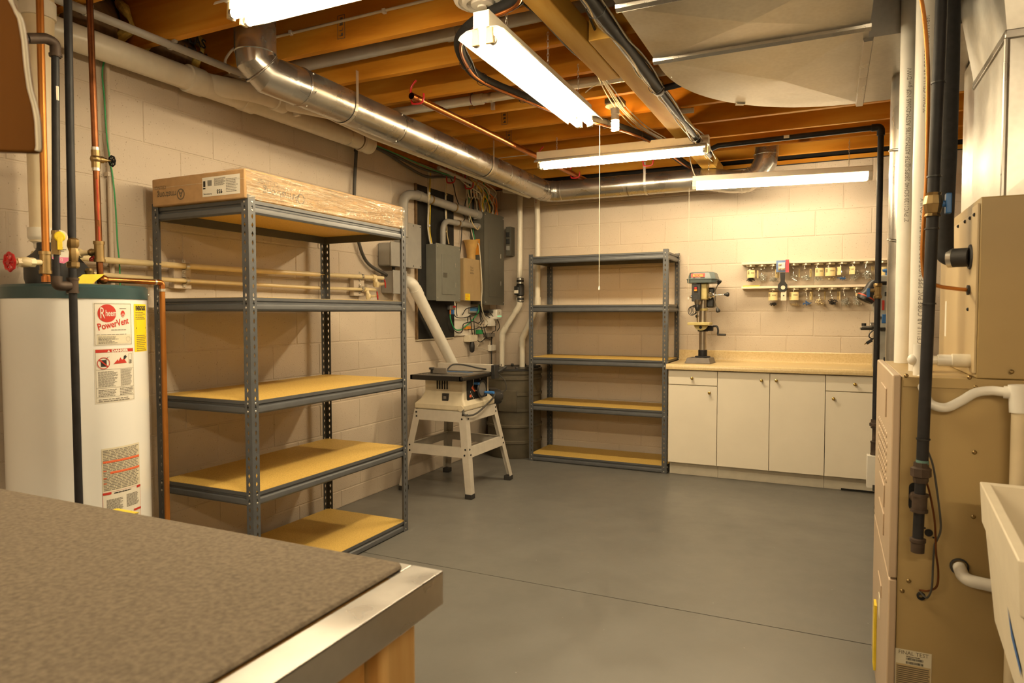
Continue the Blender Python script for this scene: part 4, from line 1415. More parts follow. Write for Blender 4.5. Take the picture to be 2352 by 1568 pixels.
# ================================================================== rectangular trunk duct
def trunk():
    zb, zt = 2.33, 2.555
    x0, x1, yc = 2.360, 3.120, 2.85
    t = thing('trunk_duct', 'large rectangular galvanized trunk duct with a rounded elbow under the ceiling', 'duct', (2.74, 2.85, zb))
    def plate(poly, zc0, zc1, name):
        MB().prism(poly, (0, 0, zc0), (1, 0, 0), (0, 1, 0), (0, 0, 1), zc1-zc0).build(name, 'galvanized_sheet', t, ang=20)
    # straight sections with faint cross breaks (a shallow pyramid pressed into the underside)
    def straight(ya, yb):
        mb = MB()
        A = [(x0, ya, zb), (x1, ya, zb), (x1, yb, zb), (x0, yb, zb)]
        B_ = [(x0, ya, zt), (x1, ya, zt), (x1, yb, zt), (x0, yb, zt)]
        c = ((x0+x1)/2, (ya+yb)/2, zb-.018)
        mb.add(A+B_+[c], [(0, 1, 8), (1, 2, 8), (2, 3, 8), (3, 0, 8), (0, 4, 5, 1), (1, 5, 6, 2), (2, 6, 7, 3), (3, 7, 4, 0), (4, 7, 6, 5)])
        mb.build('duct_section', 'galvanized_sheet', t, smooth=False)
    straight(-1.2, .55); straight(.55, 2.215); straight(2.215, 2.735)
    def cleat_x(y):
        mb = MB(); mb.prism([(-.016, 0), (.016, 0), (.012, -.016), (-.004, -.022), (-.014, -.012)], (x0-.004, y, zb), (0, 1, 0), (0, 0, 1), (1, 0, 0), x1-x0+.008)
        mb.build('drive_cleat', 'galvanized', t, ang=20)
    cleat_x(.55); cleat_x(2.205); cleat_x(2.725)
    # elbow: elliptical outer wall
    mb = MB(); n = 20
    outer = [(x0, 2.735)]
    for k in range(n+1):
        a = math.pi-(math.pi/2)*k/n
        outer.append((x1+.0+.76*math.cos(a), yc+.855*math.sin(a)))
    poly = outer+[(x1, yc), (x1, 2.735)]
    m_ = len(poly)
    c = (2.80, 3.15, zb-.016)
    vs = [(p[0], p[1], zb) for p in poly]+[(p[0], p[1], zt) for p in poly]+[c]
    fs = [(k, (k+1) % m_, 2*m_) for k in range(m_)]+[(k, m_+k, m_+(k+1) % m_, (k+1) % m_) for k in range(m_)]+[tuple(m_+k for k in range(m_))]
    mb.add(vs, fs); mb.build('elbow', 'galvanized_sheet', t, smooth=False)
    # outlet towards the furnace
    ye = yc+.855
    mb = MB().box(x1, 3.95, yc, ye, zb, zt); mb.build('outlet_section', 'galvanized_sheet', t, smooth=False)
    mb = MB(); mb.prism([(-.018, 0), (.018, 0), (.014, -.014), (-.014, -.014)], (x1, yc-.004, zb), (1, 0, 0), (0, 0, 1), (0, 1, 0), ye-yc+.008); mb.build('drive_cleat', 'galvanized', t)
    # hanger wires at the edge
    f = MB(); f.tube([(x0+.02, 2.95, zb-.003), (x0-.06, 2.90, ZJ-.002)], .0015, 6); f.build('hanger_wire', 'zinc', t)
    f = MB(); f.obox((2.60, 3.462, zb-.003), (1, .5, 0), (-.5, 1, 0), (0, 0, 1), .02, .012, .003); f.build('hanger_tab', 'zinc', t)
trunk()

# black iron line beside the girder with cables strapped to it
bz = 2.452
b0 = Vector((2.205, 2.05, bz)); b1 = Vector((2.205, 3.46, bz)); b2 = Vector((2.205, 5.062, bz+.01))
t = thing('girder_gas_pipe', 'dark steel pipe with cables tied to it along the girder', 'pipe', tuple(b1))
MB().tube([Vector((2.205, -1.5, bz)), b1], .026, 20).build('thick_pipe', 'iron', t)
MB().lathe([(.026, -.02), (.032, -.018), (.032, .012), (.020, .03)], b1, (0, 1, 0), 20).build('reducer', 'iron_rust', t)
MB().tube([b1, Vector((2.205, 5.062, bz))], .016, 16).build('thin_pipe', 'iron', t)
MB().tube([b1+Vector((0, .0, 0)), b1+Vector((.20, 0, .02))], .016, 14).build('side_nipple', 'iron', t)
rnd = random.Random(21)
for k in range(4):
    pts = []
    for i in range(16):
        y = 1.9+i*.215
        a = k*1.5+rnd.uniform(-.5, .5)
        rr = .034 if y < 3.4 else .028
        pts.append(Vector((2.205+rr*math.cos(a)*1.1, y, bz+rr*math.sin(a))))
    MB().tube(spline(pts, 4), .0032, 7).build('cable', ['cable_white', 'cable_gray', 'cable_white', 'cable_beige'][k], t)
for y in (2.45, 3.40, 4.45, 4.7):
    f = MB(); f.lathe([(.036, -.0025), (.038, -.0025), (.038, .0025), (.036, .0025)], (2.205, y, bz), (0, 1, 0), 18, False); f.build('tie', 'cable_black', t)

# gas drop on the right: run under the joists, elbow, long drop with union and tee
gy, gz = 5.062, 2.53
gx = 3.288
t = thing('gas_drop_pipe', 'black iron gas pipe crossing under the joists and dropping in front of the worktop', 'pipe', (gx, gy, .385))
MB().tube([(2.20, gy, gz-.06), (2.215, gy, gz-.03), (2.26, gy, gz-.012), (gx-.05, gy, gz)], .0185, 16).build('run', 'iron', t)
MB().tube(fillet([(gx-.055, gy, gz), (gx, gy, gz), (gx, gy, gz-.055)], .035, 8), .024, 16).build('elbow', 'iron', t)
MB().tube([(gx, gy, gz-.04), (gx, gy, .60)], .0185, 16).build('drop_pipe', 'iron', t)
MB().lathe([(.022, -.03), (.026, -.028), (.026, -.018), (.034, -.014), (.034, .006), (.026, .01), (.025, .03)], (gx, gy, .585), n=8).build('union', 'iron_rust', t)
MB().tube([(gx, gy, .57), (gx, gy, .46)], .0165, 14).build('nipple', 'iron_rust', t)
MB().lathe([(.025, -.045), (.027, -.043), (.024, -.03), (.024, .03), (.027, .043), (.025, .045)], (gx, gy, .425), n=16).build('tee', 'iron_rust', t)
MB().tube([(gx, gy, .425), (gx+.09, gy, .425)], .017, 14).build('side_nipple', 'iron_rust', t)
f = MB(); f.box(2.70, 2.735, gy-.022, gy-.019, gz-.013, gz+.006); f.build('paper_tag', 'paper_cream', t)
c = at(2013, 668, 'Y', gy)
f = MB(); f.lathe([(.024, -.05), (.026, -.045), (.026, -.03), (.021, -.026), (.021, .026), (.026, .03), (.026, .045), (.024, .05)], (gx, gy, c.z), n=10); f.tube([(gx-.05, gy, c.z+.004), (gx, gy, c.z+.004)], .012, 10); f.build('shutoff_valve', 'brass', t)
f = MB(); f.obox((gx-.055, gy-.012, c.z-.012), (1, 0, 0), (0, 1, 0), (0, 0, 1), .010, .006, .030); f.build('lever_handle', 'blue_light', t, bev=.003)

# white wall control below the gas drop
t = thing('valve_box', 'small white box hanging under the gas drop in front of the cabinets', 'box', (gx, gy, .14))
MB().box(gx-.045, gx+.06, gy-.035, gy+.03, .16, .378).build('housing', 'plastic_white', t, bev=.004)
f = MB(); f.box(gx-.01, gx+.03, gy-.0365, gy-.034, .145, .185); f.tube(spline([(gx, gy-.03, .16), (gx+.01, gy-.02, .10), (gx+.005, gy, .02), (gx+.02, gy+.05, .006)], 5), .003, 6); f.build('cable', 'cable_gray', t)

# joist-level wiring
def wire(label, pts, r, mat, name='cable', cat='cable', group=None):
    return one(name, MB().tube(spline(pts, 6), r, 8), mat, label, cat, tuple(pts[0]), group)
Zp = lambda u, v, z_: at(u, v, 'Z', z_)
wire('white cable draped in front of the girder above the crosswise light', [Zp(1085, 374, 2.52), Zp(1140, 364, 2.55), Zp(1200, 357, 2.55), Zp(1300, 347, 2.55), Zp(1450, 336, 2.55), Zp(1505, 346, 2.53), Zp(1560, 338, 2.50), Zp(1595, 328, 2.49)], .0035, 'cable_white')
wire('white lamp cord curling from the girder to the crosswise light', [Zp(1585, 290, 2.50), Zp(1605, 300, 2.49), Zp(1625, 320, 2.48), Zp(1632, 345, 2.44)], .0040, 'cable_white')
wire('black cable sagging beside the near girder plank', [Zp(1335, -20, 2.56), Zp(1352, 30, 2.54), Zp(1372, 80, 2.52), Zp(1395, 105, 2.50), Zp(1420, 128, 2.50), Zp(1448, 132, 2.50)], .0055, 'cable_black')
for k, (du, dz) in enumerate(((0, 0), (7, .01), (-8, .005), (14, .012), (4, -.008))):
    nm = ['first', 'second', 'third', 'fourth', 'fifth'][k]
    wire('%s of five white cables running from the bulb under the girder, counted from the left' % nm, [Zp(1372+du*.4, 165, 2.555), Zp(1395+du, 205, 2.55+dz), Zp(1425+du*1.2, 250, 2.54+dz), Zp(1468+du*1.4, 292, 2.54+dz), Zp(1512+du*1.3, 318, 2.55), Zp(1545+du, 340, 2.555)], .0032, 'cable_white', group='white cables by the bulb')
wire('thin dark cable along the left edge of the near girder plank', [Zp(1190, 0, 2.53), Zp(1240, 40, 2.53), Zp(1300, 105, 2.53), Zp(1340, 140, 2.53), Zp(1372, 168, 2.53)], .0045, 'cable_gray')
wire('white cable end clipped to the joist near the bulb', [Zp(1345, 212, 2.56), Zp(1360, 200, 2.56), Zp(1382, 187, 2.56)], .003, 'cable_white')
f = MB(); a, b_ = Zp(1560, 255, 2.55), Zp(1594, 253, 2.55); f.tube([a, b_], .016, 12)
one('pipe_stub', f, 'pvc_white', 'short white pipe stub beside the tied cables under the trunk duct', 'pipe', tuple(a))
# ================================================================== electrical corner on the left wall
t = thing('plywood_backer', 'black painted plywood board behind the breaker panels', 'board', (.01, 4.87, 1.115))
MB().box(.0012, .019, 4.590, 5.165, 1.115, 2.352).build('board', 'black_paint', t)
MB().box(.0012, .0192, 4.572, 4.590, 1.113, 2.356).build('raw_edge', 'foil_kraft', t)
MB().box(.0012, .016, 4.572, 5.165, 1.106, 1.1148).build('bottom_edge', 'paper_cream', t)
one('white_backer_board', MB().box(.0012, .020, 5.168, 5.46, 1.125, 1.47), 'white_paint', 'white painted board under the tan alarm box', 'board', (.01, 5.3, 1.125))

def breaker(label, name, y0, y1, z0, z1, d, mat, door, x0=.0195):
    t = thing(name, label, 'panel', (d/2, (y0+y1)/2, z0))
    MB().box(x0, d-.004, y0+.006, y1-.006, z0+.006, z1-.006).build('enclosure', mat, t, bev=.002)
    MB().box(d-.004, d, y0, y1, z0, z1).build('cover', mat, t, bev=.0015)
    a, b_, c, e = door
    H, W = z1-z0, y1-y0
    dr = MB().box(d, d+.004, y0+W*a, y0+W*b_, z0+H*c, z0+H*e).build('door', mat, t, bev=.0015)
    MB().box(d+.004, d+.006, y0+W*(a+.04), y0+W*(a+.20), z0+H*(c+.30), z0+H*(c+.38)).build('latch', 'panel_dark', dr, bev=.001)
    for k in (.25, .75):
        zz = z0+H*(c+(e-c)*k)
        MB().box(d+.0005, d+.007, y0+W*b_-.004, y0+W*b_+.004, zz-.02, zz+.02).build('hinge', 'zinc', dr)
    for yy in (y0+.02, y1-.02):
        for zz in (z0+.025, z1-.025):
            MB().lathe([(.006, 0), (.005, .003), (.002, .004)], (d, yy, zz), (1, 0, 0), 10).build('screw', 'zinc', t)
    return t
breaker('grey breaker panel on the black board, left of the tan box', 'breaker_panel', 4.705, 5.10, 1.425, 1.893, .12, 'panel_gray', (.22, .78, .12, .82))
bp = breaker('tall dark-grey breaker panel at the corner, with orange sticker', 'breaker_panel', 5.492, 5.90, 1.402, 2.25, .15, 'panel_dark', (.22, .80, .09, .70), .0012)
MB().box(.03, .10, 5.4955, 5.4975, 1.86, 2.0).build('orange_sticker', 'orange_tag', bp)

t = thing('alarm_box', 'tan alarm control box between the two breaker panels', 'box', (.06, 5.33, 1.435))
MB().box(.021, .115, 5.168, 5.488, 1.437, 1.803).build('enclosure', 'tan_metal', t, bev=.002)
MB().box(.115, .120, 5.172, 5.485, 1.435, 1.806).build('cover', 'tan_metal', t, bev=.0015)
p = Print(lambda x, y, h: Vector((.1206+h*.0004, 5.172+x, 1.435+y)))
p.text('First', .105, .285, .030, 'ink_brown', 1).text('Alert', .105, .262, .030, 'ink_brown', 1).lines(.10, .24, .18, .256, 2, 'ink_brown', 1)
p.rect(.012, .004, .10, .062, 'yellow_label', 0); p.lines(.018, .03, .085, .058, 4, 'orange_tag', 1); p.rect(.02, .012, .05, .018, 'red_print', 1)
p.build('printed_labels', t)
t = thing('siren_horn', 'tan siren horn standing on top of the tan alarm box', 'siren', (.075, 5.375, 1.806))
MB().lathe([(.040, 1.806), (.040, 1.86), (.043, 1.865), (.046, 1.90), (.060, 1.955), (.072, 1.978), (.070, 1.978), (.055, 1.95), (.035, 1.90)], (.075, 5.375, 0), n=28, cap=False).build('horn', 'siren_tan', t)
MB().lathe([(.040, 1.80605), (.040, 1.808)], (.075, 5.375, 0), n=28).build('base', 'siren_tan', t)
t = thing('small_breaker_box', 'narrow grey breaker box beside the tall dark panel at the corner', 'panel', (.16, 5.97, 1.88))
MB().box(.153, .205, 5.935, 6.028, 1.88, 2.16).build('enclosure', 'panel_dark', t, bev=.002)
for k in range(3):
    MB().box(.160, .195, 5.926, 5.935, 1.93+k*.065, 1.975+k*.065).build('breaker', 'black_plastic' if k else 'box_gray', t, bev=.002)
t = thing('corner_panel_box', 'large flat grey box with screwed cover beyond the shelf post', 'box', (.05, 4.41, 1.672))
MB().box(.0012, .092, 4.30, 4.515, 1.678, 2.006).build('enclosure', 'box_gray', t)
MB().box(.092, .098, 4.29, 4.523, 1.672, 2.012).build('cover', 'box_gray', t, bev=.002)
for yy in (4.306, 4.41, 4.508):
    for zz in (1.688, 1.995):
        MB().lathe([(.005, 0), (.004, .002)], (.098, yy, zz), (1, 0, 0), 8).build('screw', 'iron', t)
t = thing('junction_box', 'deep grey junction box above the small one near the red valves', 'box', (.06, 4.15, 1.67))
MB().box(.0012, .118, 4.085, 4.285, 1.672, 1.84).build('enclosure', 'box_gray', t, bev=.012, seg=3)
MB().box(.118, .13, 4.075, 4.287, 1.668, 1.845).build('cover', 'box_gray', t, bev=.004)
t = thing('junction_box', 'small square grey junction box right of the red valves', 'box', (.06, 4.17, 1.47))
MB().box(.0012, .105, 4.125, 4.29, 1.475, 1.635).build('enclosure', 'box_gray', t, bev=.004)
MB().box(.105, .116, 4.118, 4.297, 1.468, 1.642).build('cover', 'box_gray', t, bev=.003)
MB().tube([(.06, 4.20, 1.636), (.06, 4.20, 1.672)], .012, 10).build('nipple', 'black_plastic', t)

# grey conduits
def elbow_pipe(name, label, cat, pts, r, mat, fil, n=24, rings=()):
    t = thing(name, label, cat, tuple(pts[0]))
    MB().tube(fillet(pts, fil, 10), r, n).build('pipe', mat, t)
    for a, b_, f_ in rings:
        f = MB(); ring_at(f, a, b_, f_, r+.004, .03, n); f.build('coupling', mat, t)
    return t
Xp = lambda u, v, x=.10: at(u, v, 'X', x)
A = [Xp(924, 520, .075), Xp(926, 446, .075), Xp(960, 449, .085), Xp(1098, 491, .085)]
A[0] = Vector((A[0].x, A[1].y, 1.9))
e = Vector((.085, 5.50, A[3].z-.012))
t = elbow_pipe('gray_conduit', 'thick grey conduit curving from behind the flat box to the tall panel', 'conduit', [A[0], Vector((.075, A[0].y, A[1].z)), A[2], e], .036, 'pvc_gray', .11)
f = MB(); ring_at(f, A[2], e, .02, .040, .06); f.build('coupling', 'pvc_gray', t)
f = MB(); ring_at(f, A[2], e, .97, .044, .07); f.build('coupling', 'pvc_gray', t)
for q in (.18, .56):
    f = MB(); ring_at(f, A[2], e, q, .041, .014); f.build('strap', 'brass', t)
B0, B1 = Xp(1016, 556, .075), Xp(1017, 512, .075)
B2 = Vector((.085, 5.49, Xp(1098, 520, .085).z))
B0 = Vector((.075, B1.y, 1.893))
t = elbow_pipe('gray_conduit', 'thinner grey conduit curving up from the left breaker panel', 'conduit', [B0, Vector((.075, B1.y, B1.z+.02)), B2], .024, 'pvc_gray', .10)
for q, m_ in ((.42, 'brass'), (.5, 'pvc_gray')):
    f = MB(); ring_at(f, Vector((.075, B1.y, B1.z+.02)), B2, q, .0275, .02); f.build('strap', m_, t)
f = MB(); ring_at(f, Vector((.075, B1.y, B1.z+.02)), B2, .97, .029, .05); f.build('coupling', 'pvc_gray', t)
C0 = Vector((.075, 5.88, 2.25)); 
elbow_pipe('gray_conduit', 'grey conduit bending down into the top of the tall panel at the corner', 'conduit', [C0, (.075, 5.88, 2.46), (.10, 5.3, 2.485), (.12, 4.75, 2.50)], .016, 'conduit_gray', .09, 16)
D_ = [(.02, Xp(818, 345, .03).y, 2.44)]+[tuple(Xp(u, v, .03)) for u, v in ((818, 350), (814, 430), (815, 500), (825, 560), (845, 604), (868, 628))]
D_[-1] = (.055, 4.12, D_[-1][2]-.01)
t = one('flexible_conduit', MB().tube(spline(D_, 8), .0115, 12), 'cable_gray', 'dark flexible conduit hanging down the wall to the small junction box', 'conduit', tuple(D_[0]))

# large white vent pipe slanting behind the saw
W0 = Xp(925, 628, .11); W1 = Xp(946, 648, .11); W2 = Xp(1046, 848, .11)
t = thing('slanted_pvc_pipe', 'white PVC pipe slanting down behind the table saw', 'pipe', tuple(W2))
MB().tube(fillet([Vector((.001, W1.y-.02, W1.z+.012)), W1, W2+(W2-W1)*.25], .055, 8), .044, 28).build('pipe', 'pvc_white', t)
f = MB(); ring_at(f, W1, W2, .10, .048, .07); f.build('coupling', 'pvc_white', t)

# cable drops
def cab(pts, x, r, mat, parent, n=6):
    return MB().tube(spline([Xp(p[0], p[1], p[2] if len(p) > 2 else x) for p in pts], n), r, 8).build('cable', mat, parent)
t = thing('cable_drop', 'white and yellow cables dropping into the left breaker panel', 'cable', (.05, 4.75, 1.893))
cab([(984, 392), (983, 420), (984, 450, .13), (984, 480), (983, 520), (986, 545), (989, 560)], .05, .007, 'cable_white', t)
cab([(986, 392), (986, 425), (985, 447, .135), (987, 480), (986, 525), (990, 550), (992, 560)], .045, .006, 'cable_white', t)
cab([(989, 390), (988, 415), (987, 445, .135), (988, 480), (987, 525), (991, 558)], .05, .005, 'cable_yellow', t)
for v in (444, 518):
    MB().ball(Xp(986, v, .065 if v > 500 else .14), .010).build('staple', 'plastic_white', t)
t = thing('cable_drop', 'beige cable pair dropping behind the thin grey conduit', 'cable', (.04, 4.95, 1.893))
cab([(1026, 400), (1024, 440), (1025, 480), (1026, 520), (1027, 540), (1031, 560)], .035, .0055, 'cable_beige', t)
cab([(1023, 400), (1023, 440), (1023, 480), (1024, 505)], .035, .005, 'cable_white', t)
for v in (447, 532):
    MB().ball(Xp(1025, v, .042), .009).build('staple', 'cable_beige', t)
t = thing('cable_drop', 'thin black cable looping down beside the black plywood board', 'cable', (.03, 5.2, 1.6))
cab([(1026, 395), (1040, 420), (1047, 450), (1054, 470, .05), (1062, 490), (1068, 500), (1062, 515), (1060, 540), (1058, 570), (1056, 585)], .03, .0045, 'cable_black', t)
# the big bundle over the tall panel
t = thing('cable_bundle', 'thick bundle of white, yellow and orange cables entering the tall panel', 'cable', (.08, 5.65, 2.25))
rnd = random.Random(9)
cols = ['cable_white', 'cable_white', 'cable_beige', 'cable_yellow', 'cable_white', 'cable_black', 'cable_beige', 'cable_orange', 'cable_white', 'cable_green']
for k in range(26):
    u1 = 1109+41*(k/25.)+rnd.uniform(-1, 1)
    y1 = at(u1, 490, 'X', .08).y
    x1 = rnd.uniform(.04, .12)
    y1 = 5.51+.36*(k/25.)
    y0 = y1-rnd.uniform(.08, .32)
    z0 = 2.50+rnd.uniform(0, .03)
    pts = [(.05+rnd.uniform(0, .05), y0-.1, z0+.02), (x1+rnd.uniform(-.02, .03), y0+rnd.uniform(.02, .08), z0-.06), (x1+rnd.uniform(-.02, .03), (y0+y1)/2+rnd.uniform(0, .06), 2.40), (x1+rnd.uniform(-.02, .02), y1+rnd.uniform(-.03, .03), 2.33), (x1, y1, 2.249)]
    m_ = cols[k % 10] if not (k > 20) else ('cable_orange' if k % 2 else 'cable_white')
    MB().tube(spline(pts, 6), rnd.choice((.0045, .0055, .006)), 8).build('cable', m_, t)
for k in range(4):       # hanging loops
    c = Vector((.09+.012*k, 5.33+.03*k, 2.44))
    pts = [c+Vector((0, .035*math.cos(a), .07*math.sin(a)-.02)) for a in [2*math.pi*i/12 for i in range(13)]]
    MB().tube(pts, .0045, 8).build('cable_loop', 'cable_white', t)
t = thing('cable_bundle', 'loose black, green and white cables running down between the tan box and tall panel', 'cable', (.06, 5.45, 1.45))
cab([(1078, 400), (1077, 440), (1078, 475), (1085, 520), (1092, 560), (1097, 595, .03)], .05, .0045, 'cable_green', t)
cab([(1082, 405), (1076, 440), (1068, 475), (1080, 510), (1086, 530)], .045, .005, 'cable_black', t)
cab([(1086, 405), (1086, 440), (1086, 480), (1090, 540), (1096, 590, .03)], .035, .006, 'cable_black', t)
cab([(1088, 405), (1089, 440), (1088, 480), (1092, 540), (1098, 590, .03)], .03, .006, 'cable_black', t)
cab([(1104, 418), (1094, 440), (1080, 465), (1076, 480), (1084, 510, .14), (1096, 527, .16), (1101, 520, .16)], .06, .0045, 'cable_beige', t)
cab([(1073, 412), (1072, 440), (1074, 480), (1082, 525), (1090, 555), (1099, 560, .13), (1102, 580, .13), (1105, 620, .135), (1107, 660, .135), (1106, 700, .12), (1112, 725, .10), (1120, 740, .09), (1112, 748, .08), (1100, 748, .07)], .05, .005, 'cable_white', t)
# cables running along the wall top towards the panel
t = thing('cable_run', 'grey and green cables sagging along the wall top beside the drain pipe', 'cable', (.05, 4.3, 2.5))
MB().tube(spline([(.03, 3.9, 2.525), (.04, 4.15, 2.50), (.05, 4.4, 2.45), (.06, 4.65, 2.42), (.07, 4.85, 2.45), (.06, 5.1, 2.49), (.05, 5.5, 2.50)], 6), .011, 10).build('cable', 'cable_gray', t)
MB().tube(spline([(.03, 3.9, 2.53), (.05, 4.3, 2.495), (.06, 4.6, 2.47), (.08, 4.9, 2.475), (.06, 5.2, 2.50), (.05, 5.6, 2.505)], 6), .010, 10).build('cable', 'cable_gray', t)
MB().tube(spline([(.04, 3.9, 2.532), (.06, 4.3, 2.51), (.08, 4.7, 2.485), (.10, 5.0, 2.48), (.08, 5.4, 2.50)], 6), .0045, 8).build('cable', 'cable_green', t)
hook('dark red hook holding cables above the black board', (.12, 4.95, 2.44))
hook('dark red hook holding cables beside the white loops', (.13, 5.25, 2.44))

# low-voltage tangle under the boxes
t = thing('cable_tangle', 'tangle of black and green low-voltage cables under the tan box', 'cable', (.06, 5.4, 1.2))
cab([(1100, 700), (1099, 715), (1085, 735), (1068, 750), (1058, 757), (1047, 757), (1040, 748), (1035, 733), (1034, 722)], .06, .0055, 'cable_green', t)
for pts in ([(1043, 722), (1048, 728), (1060, 730), (1078, 727), (1094, 722), (1103, 716)], [(1049, 696), (1048, 712), (1050, 726)], [(1062, 723), (1070, 710), (1082, 706), (1096, 704)],
            [(1040, 755), (1048, 762), (1058, 764), (1063, 756), (1064, 745), (1072, 741), (1086, 738), (1098, 742), (1104, 738)], [(1075, 756), (1088, 756), (1098, 752), (1106, 742), (1110, 735)],
            [(1074, 738), (1075, 728), (1084, 722), (1094, 720)], [(1085, 768), (1083, 755), (1082, 740), (1080, 728)], [(1090, 768), (1089, 745), (1088, 730)],
            [(1105, 700), (1106, 715), (1118, 725), (1134, 734), (1139, 740)], [(1125, 718), (1133, 728), (1137, 742), (1138, 758), (1132, 762), (1126, 770)],
            [(1142, 733), (1146, 742), (1147, 752), (1142, 760)], [(1104, 745), (1108, 760), (1114, 772), (1118, 776), (1126, 779), (1132, 775)], [(1110, 745), (1115, 765), (1118, 778)],
            [(1097, 782), (1103, 785), (1110, 781), (1116, 776)], [(1100, 750), (1108, 753), (1117, 750), (1120, 740)], [(1100, 705), (1102, 722), (1104, 738)], [(1102, 700), (1103, 720), (1107, 740)], [(1104, 702), (1105, 722), (1111, 738)]):
    cab([(u, v, .045+.03*rnd.random()) for u, v in pts], .06, .0042, 'cable_black', t)
cab([(1112, 775, .04), (1104, 785, .04), (1096, 795, .04)], .04, .003, 'cable_white', t)
cab([(1095, 797, .04), (1108, 800, .04), (1121, 802, .04), (1125, 785, .04)], .04, .003, 'cable_white', t)
def gizmo(lab, u0, u1, v0, v1, d, mat, name, cat, extra=None, bev=.003):
    a, b_ = at(u0, v1, 'X', d), at(u1, v0, 'X', d)
    t = thing(name, lab, cat, (d/2, (a.y+b_.y)/2, a.z))
    MB().box(.0205 if a.y < 5.46 and a.z > 1.12 else .0012, d, a.y, b_.y, a.z, b_.z).build('body', mat, t, bev=bev)
    if extra: extra(t, a, b_, d)
    return t
def ex_split(t, a, b_, d):
    for k, m_ in enumerate(('cable_orange', 'blue', 'blue')):
        y = a.y+(b_.y-a.y)*(.2+.3*k)
        MB().tube([(d-.01, y, a.z-.04), (d-.01, y, a.z+.004)], .006, 8).build('connector', m_, t)
    MB().box(d, d+.004, a.y+(b_.y-a.y)*.55, b_.y, (a.z+b_.z)/2, b_.z-.005).build('red_cap', 'red_paint', t)
gizmo('metal cable splitter with red cap on the edge of the white board', 1034, 1046, 701, 711, .05, 'saw_gray', 'cable_splitter', 'splitter', ex_split)
def ex_tape(t, a, b_, d): MB().box(d, d+.001, a.y, b_.y, a.z+(b_.z-a.z)*.3, b_.z+.0).build('blue_tape', 'tape_blue', t)
gizmo('grey terminal with blue tape under the tan box', 1080, 1098, 706, 718, .045, 'box_gray', 'terminal_block', 'terminal', ex_tape)
gizmo('orange and white terminal strip low on the white board', 1070, 1082, 749, 756, .045, 'orange_tag', 'terminal_strip', 'terminal')
def ex_plug(t, a, b_, d):
    m_ = (a.y+b_.y)/2
    MB().lathe([(.010, -.10), (.022, -.085), (.026, -.04), (.020, -.01), (.020, 0)], (.05, m_, a.z), n=14).build('plug', 'black_plastic', t)
gizmo('beige outlet box with a black plug below the white board', 1080, 1097, 769, 785, .07, 'cable_white', 'outlet_box', 'outlet', ex_plug)
def ex_light(t, a, b_, d):
    MB().box(d, d+.0015, a.y+.012, b_.y-.012, a.z+.028, a.z+.032).build('status_light', 'lamp_green', t)
    MB().lathe([(.010, 0), (.009, .001)], (d, (a.y+b_.y)/2, b_.z-.035), (1, 0, 0), 14).build('logo_disc', 'cable_beige', t)
gizmo('white plug-in extender with a green light beside the corner', 1141, 1153, 710, 733, .11, 'plastic_white', 'plug_in_extender', 'adapter', ex_light, .012)
gizmo('white power adapter hanging under the tall panel', 1128, 1138, 726, 749, .07, 'plastic_white', 'power_adapter', 'adapter')
gizmo('small black power adapter beside the plug-in extender', 1124, 1133, 713, 719, .08, 'black_plastic', 'power_adapter', 'adapter')
gizmo('green and white module hanging in the cable tangle', 1105, 1110, 757, 767, .06, 'cable_green', 'network_module', 'module')
gizmo('small white wall sensor low at the corner', 1127, 1140, 791, 806, .035, 'plastic_white', 'wall_sensor', 'sensor')
gizmo('coax splitter hanging among black cables near the corner', 1122, 1137, 764, 774, .06, 'saw_gray', 'cable_splitter', 'splitter')
one('wall_post_cable', MB().tube([Xp(1129, 770, .03), Xp(1129, 791, .03), Xp(1129, 840, .03), Xp(1129, 880, .03)], .006, 8), 'cable_black', 'straight black cable running down the corner behind the sump', 'cable', tuple(Xp(1129, 840, .03)))
bpy.data.objects['wall_post_cable'].name = 'corner_cable'
bpy.data.objects['wall_sensor'].name = 'sensor_box'

# ================================================================== sump basin and discharge pipes
SX, SY = .325, 5.755
t = thing('sump_basin', 'ribbed grey-brown sump basin in the corner behind the saw', 'sump', (SX, SY, 0))
pr = [(.245, 0)]
for k in range(5):
    z0 = .02+k*.145
    pr += [(.250, z0), (.252, z0+.115), (.262, z0+.12), (.262, z0+.138), (.252, z0+.143)]
pr += [(.250, .765), (.262, .77), (.264, .795), (.255, .80)]
MB().lathe(pr, (SX, SY, 0), n=56).build('tub', 'sump_gray', t, ang=25)
MB().lathe([(.258, .80), (.262, .803), (.262, .818), (.25, .822), (.20, .812), (0, .815)], (SX, SY, 0), n=56).build('lid', 'black_plastic', t, ang=25)
for a in range(0, 360, 30):
    MB().obox((SX+.225*math.cos(R(a)), SY+.225*math.sin(R(a)), .826), (math.cos(R(a)), math.sin(R(a)), 0), (-math.sin(R(a)), math.cos(R(a)), 0), (0, 0, 1), .022, .012, .010).build('lid_lug', 'black_plastic', t, bev=.003)
v_ = Vector((.62, -.78, 0))
MB().obox((SX+.252*.2, SY-.252*.98, .53), (1, .2, 0), (-.2, 1, 0), (0, 0, 1), .085, .012, .095).build('molded_plate', 'sump_gray', t, bev=.004)
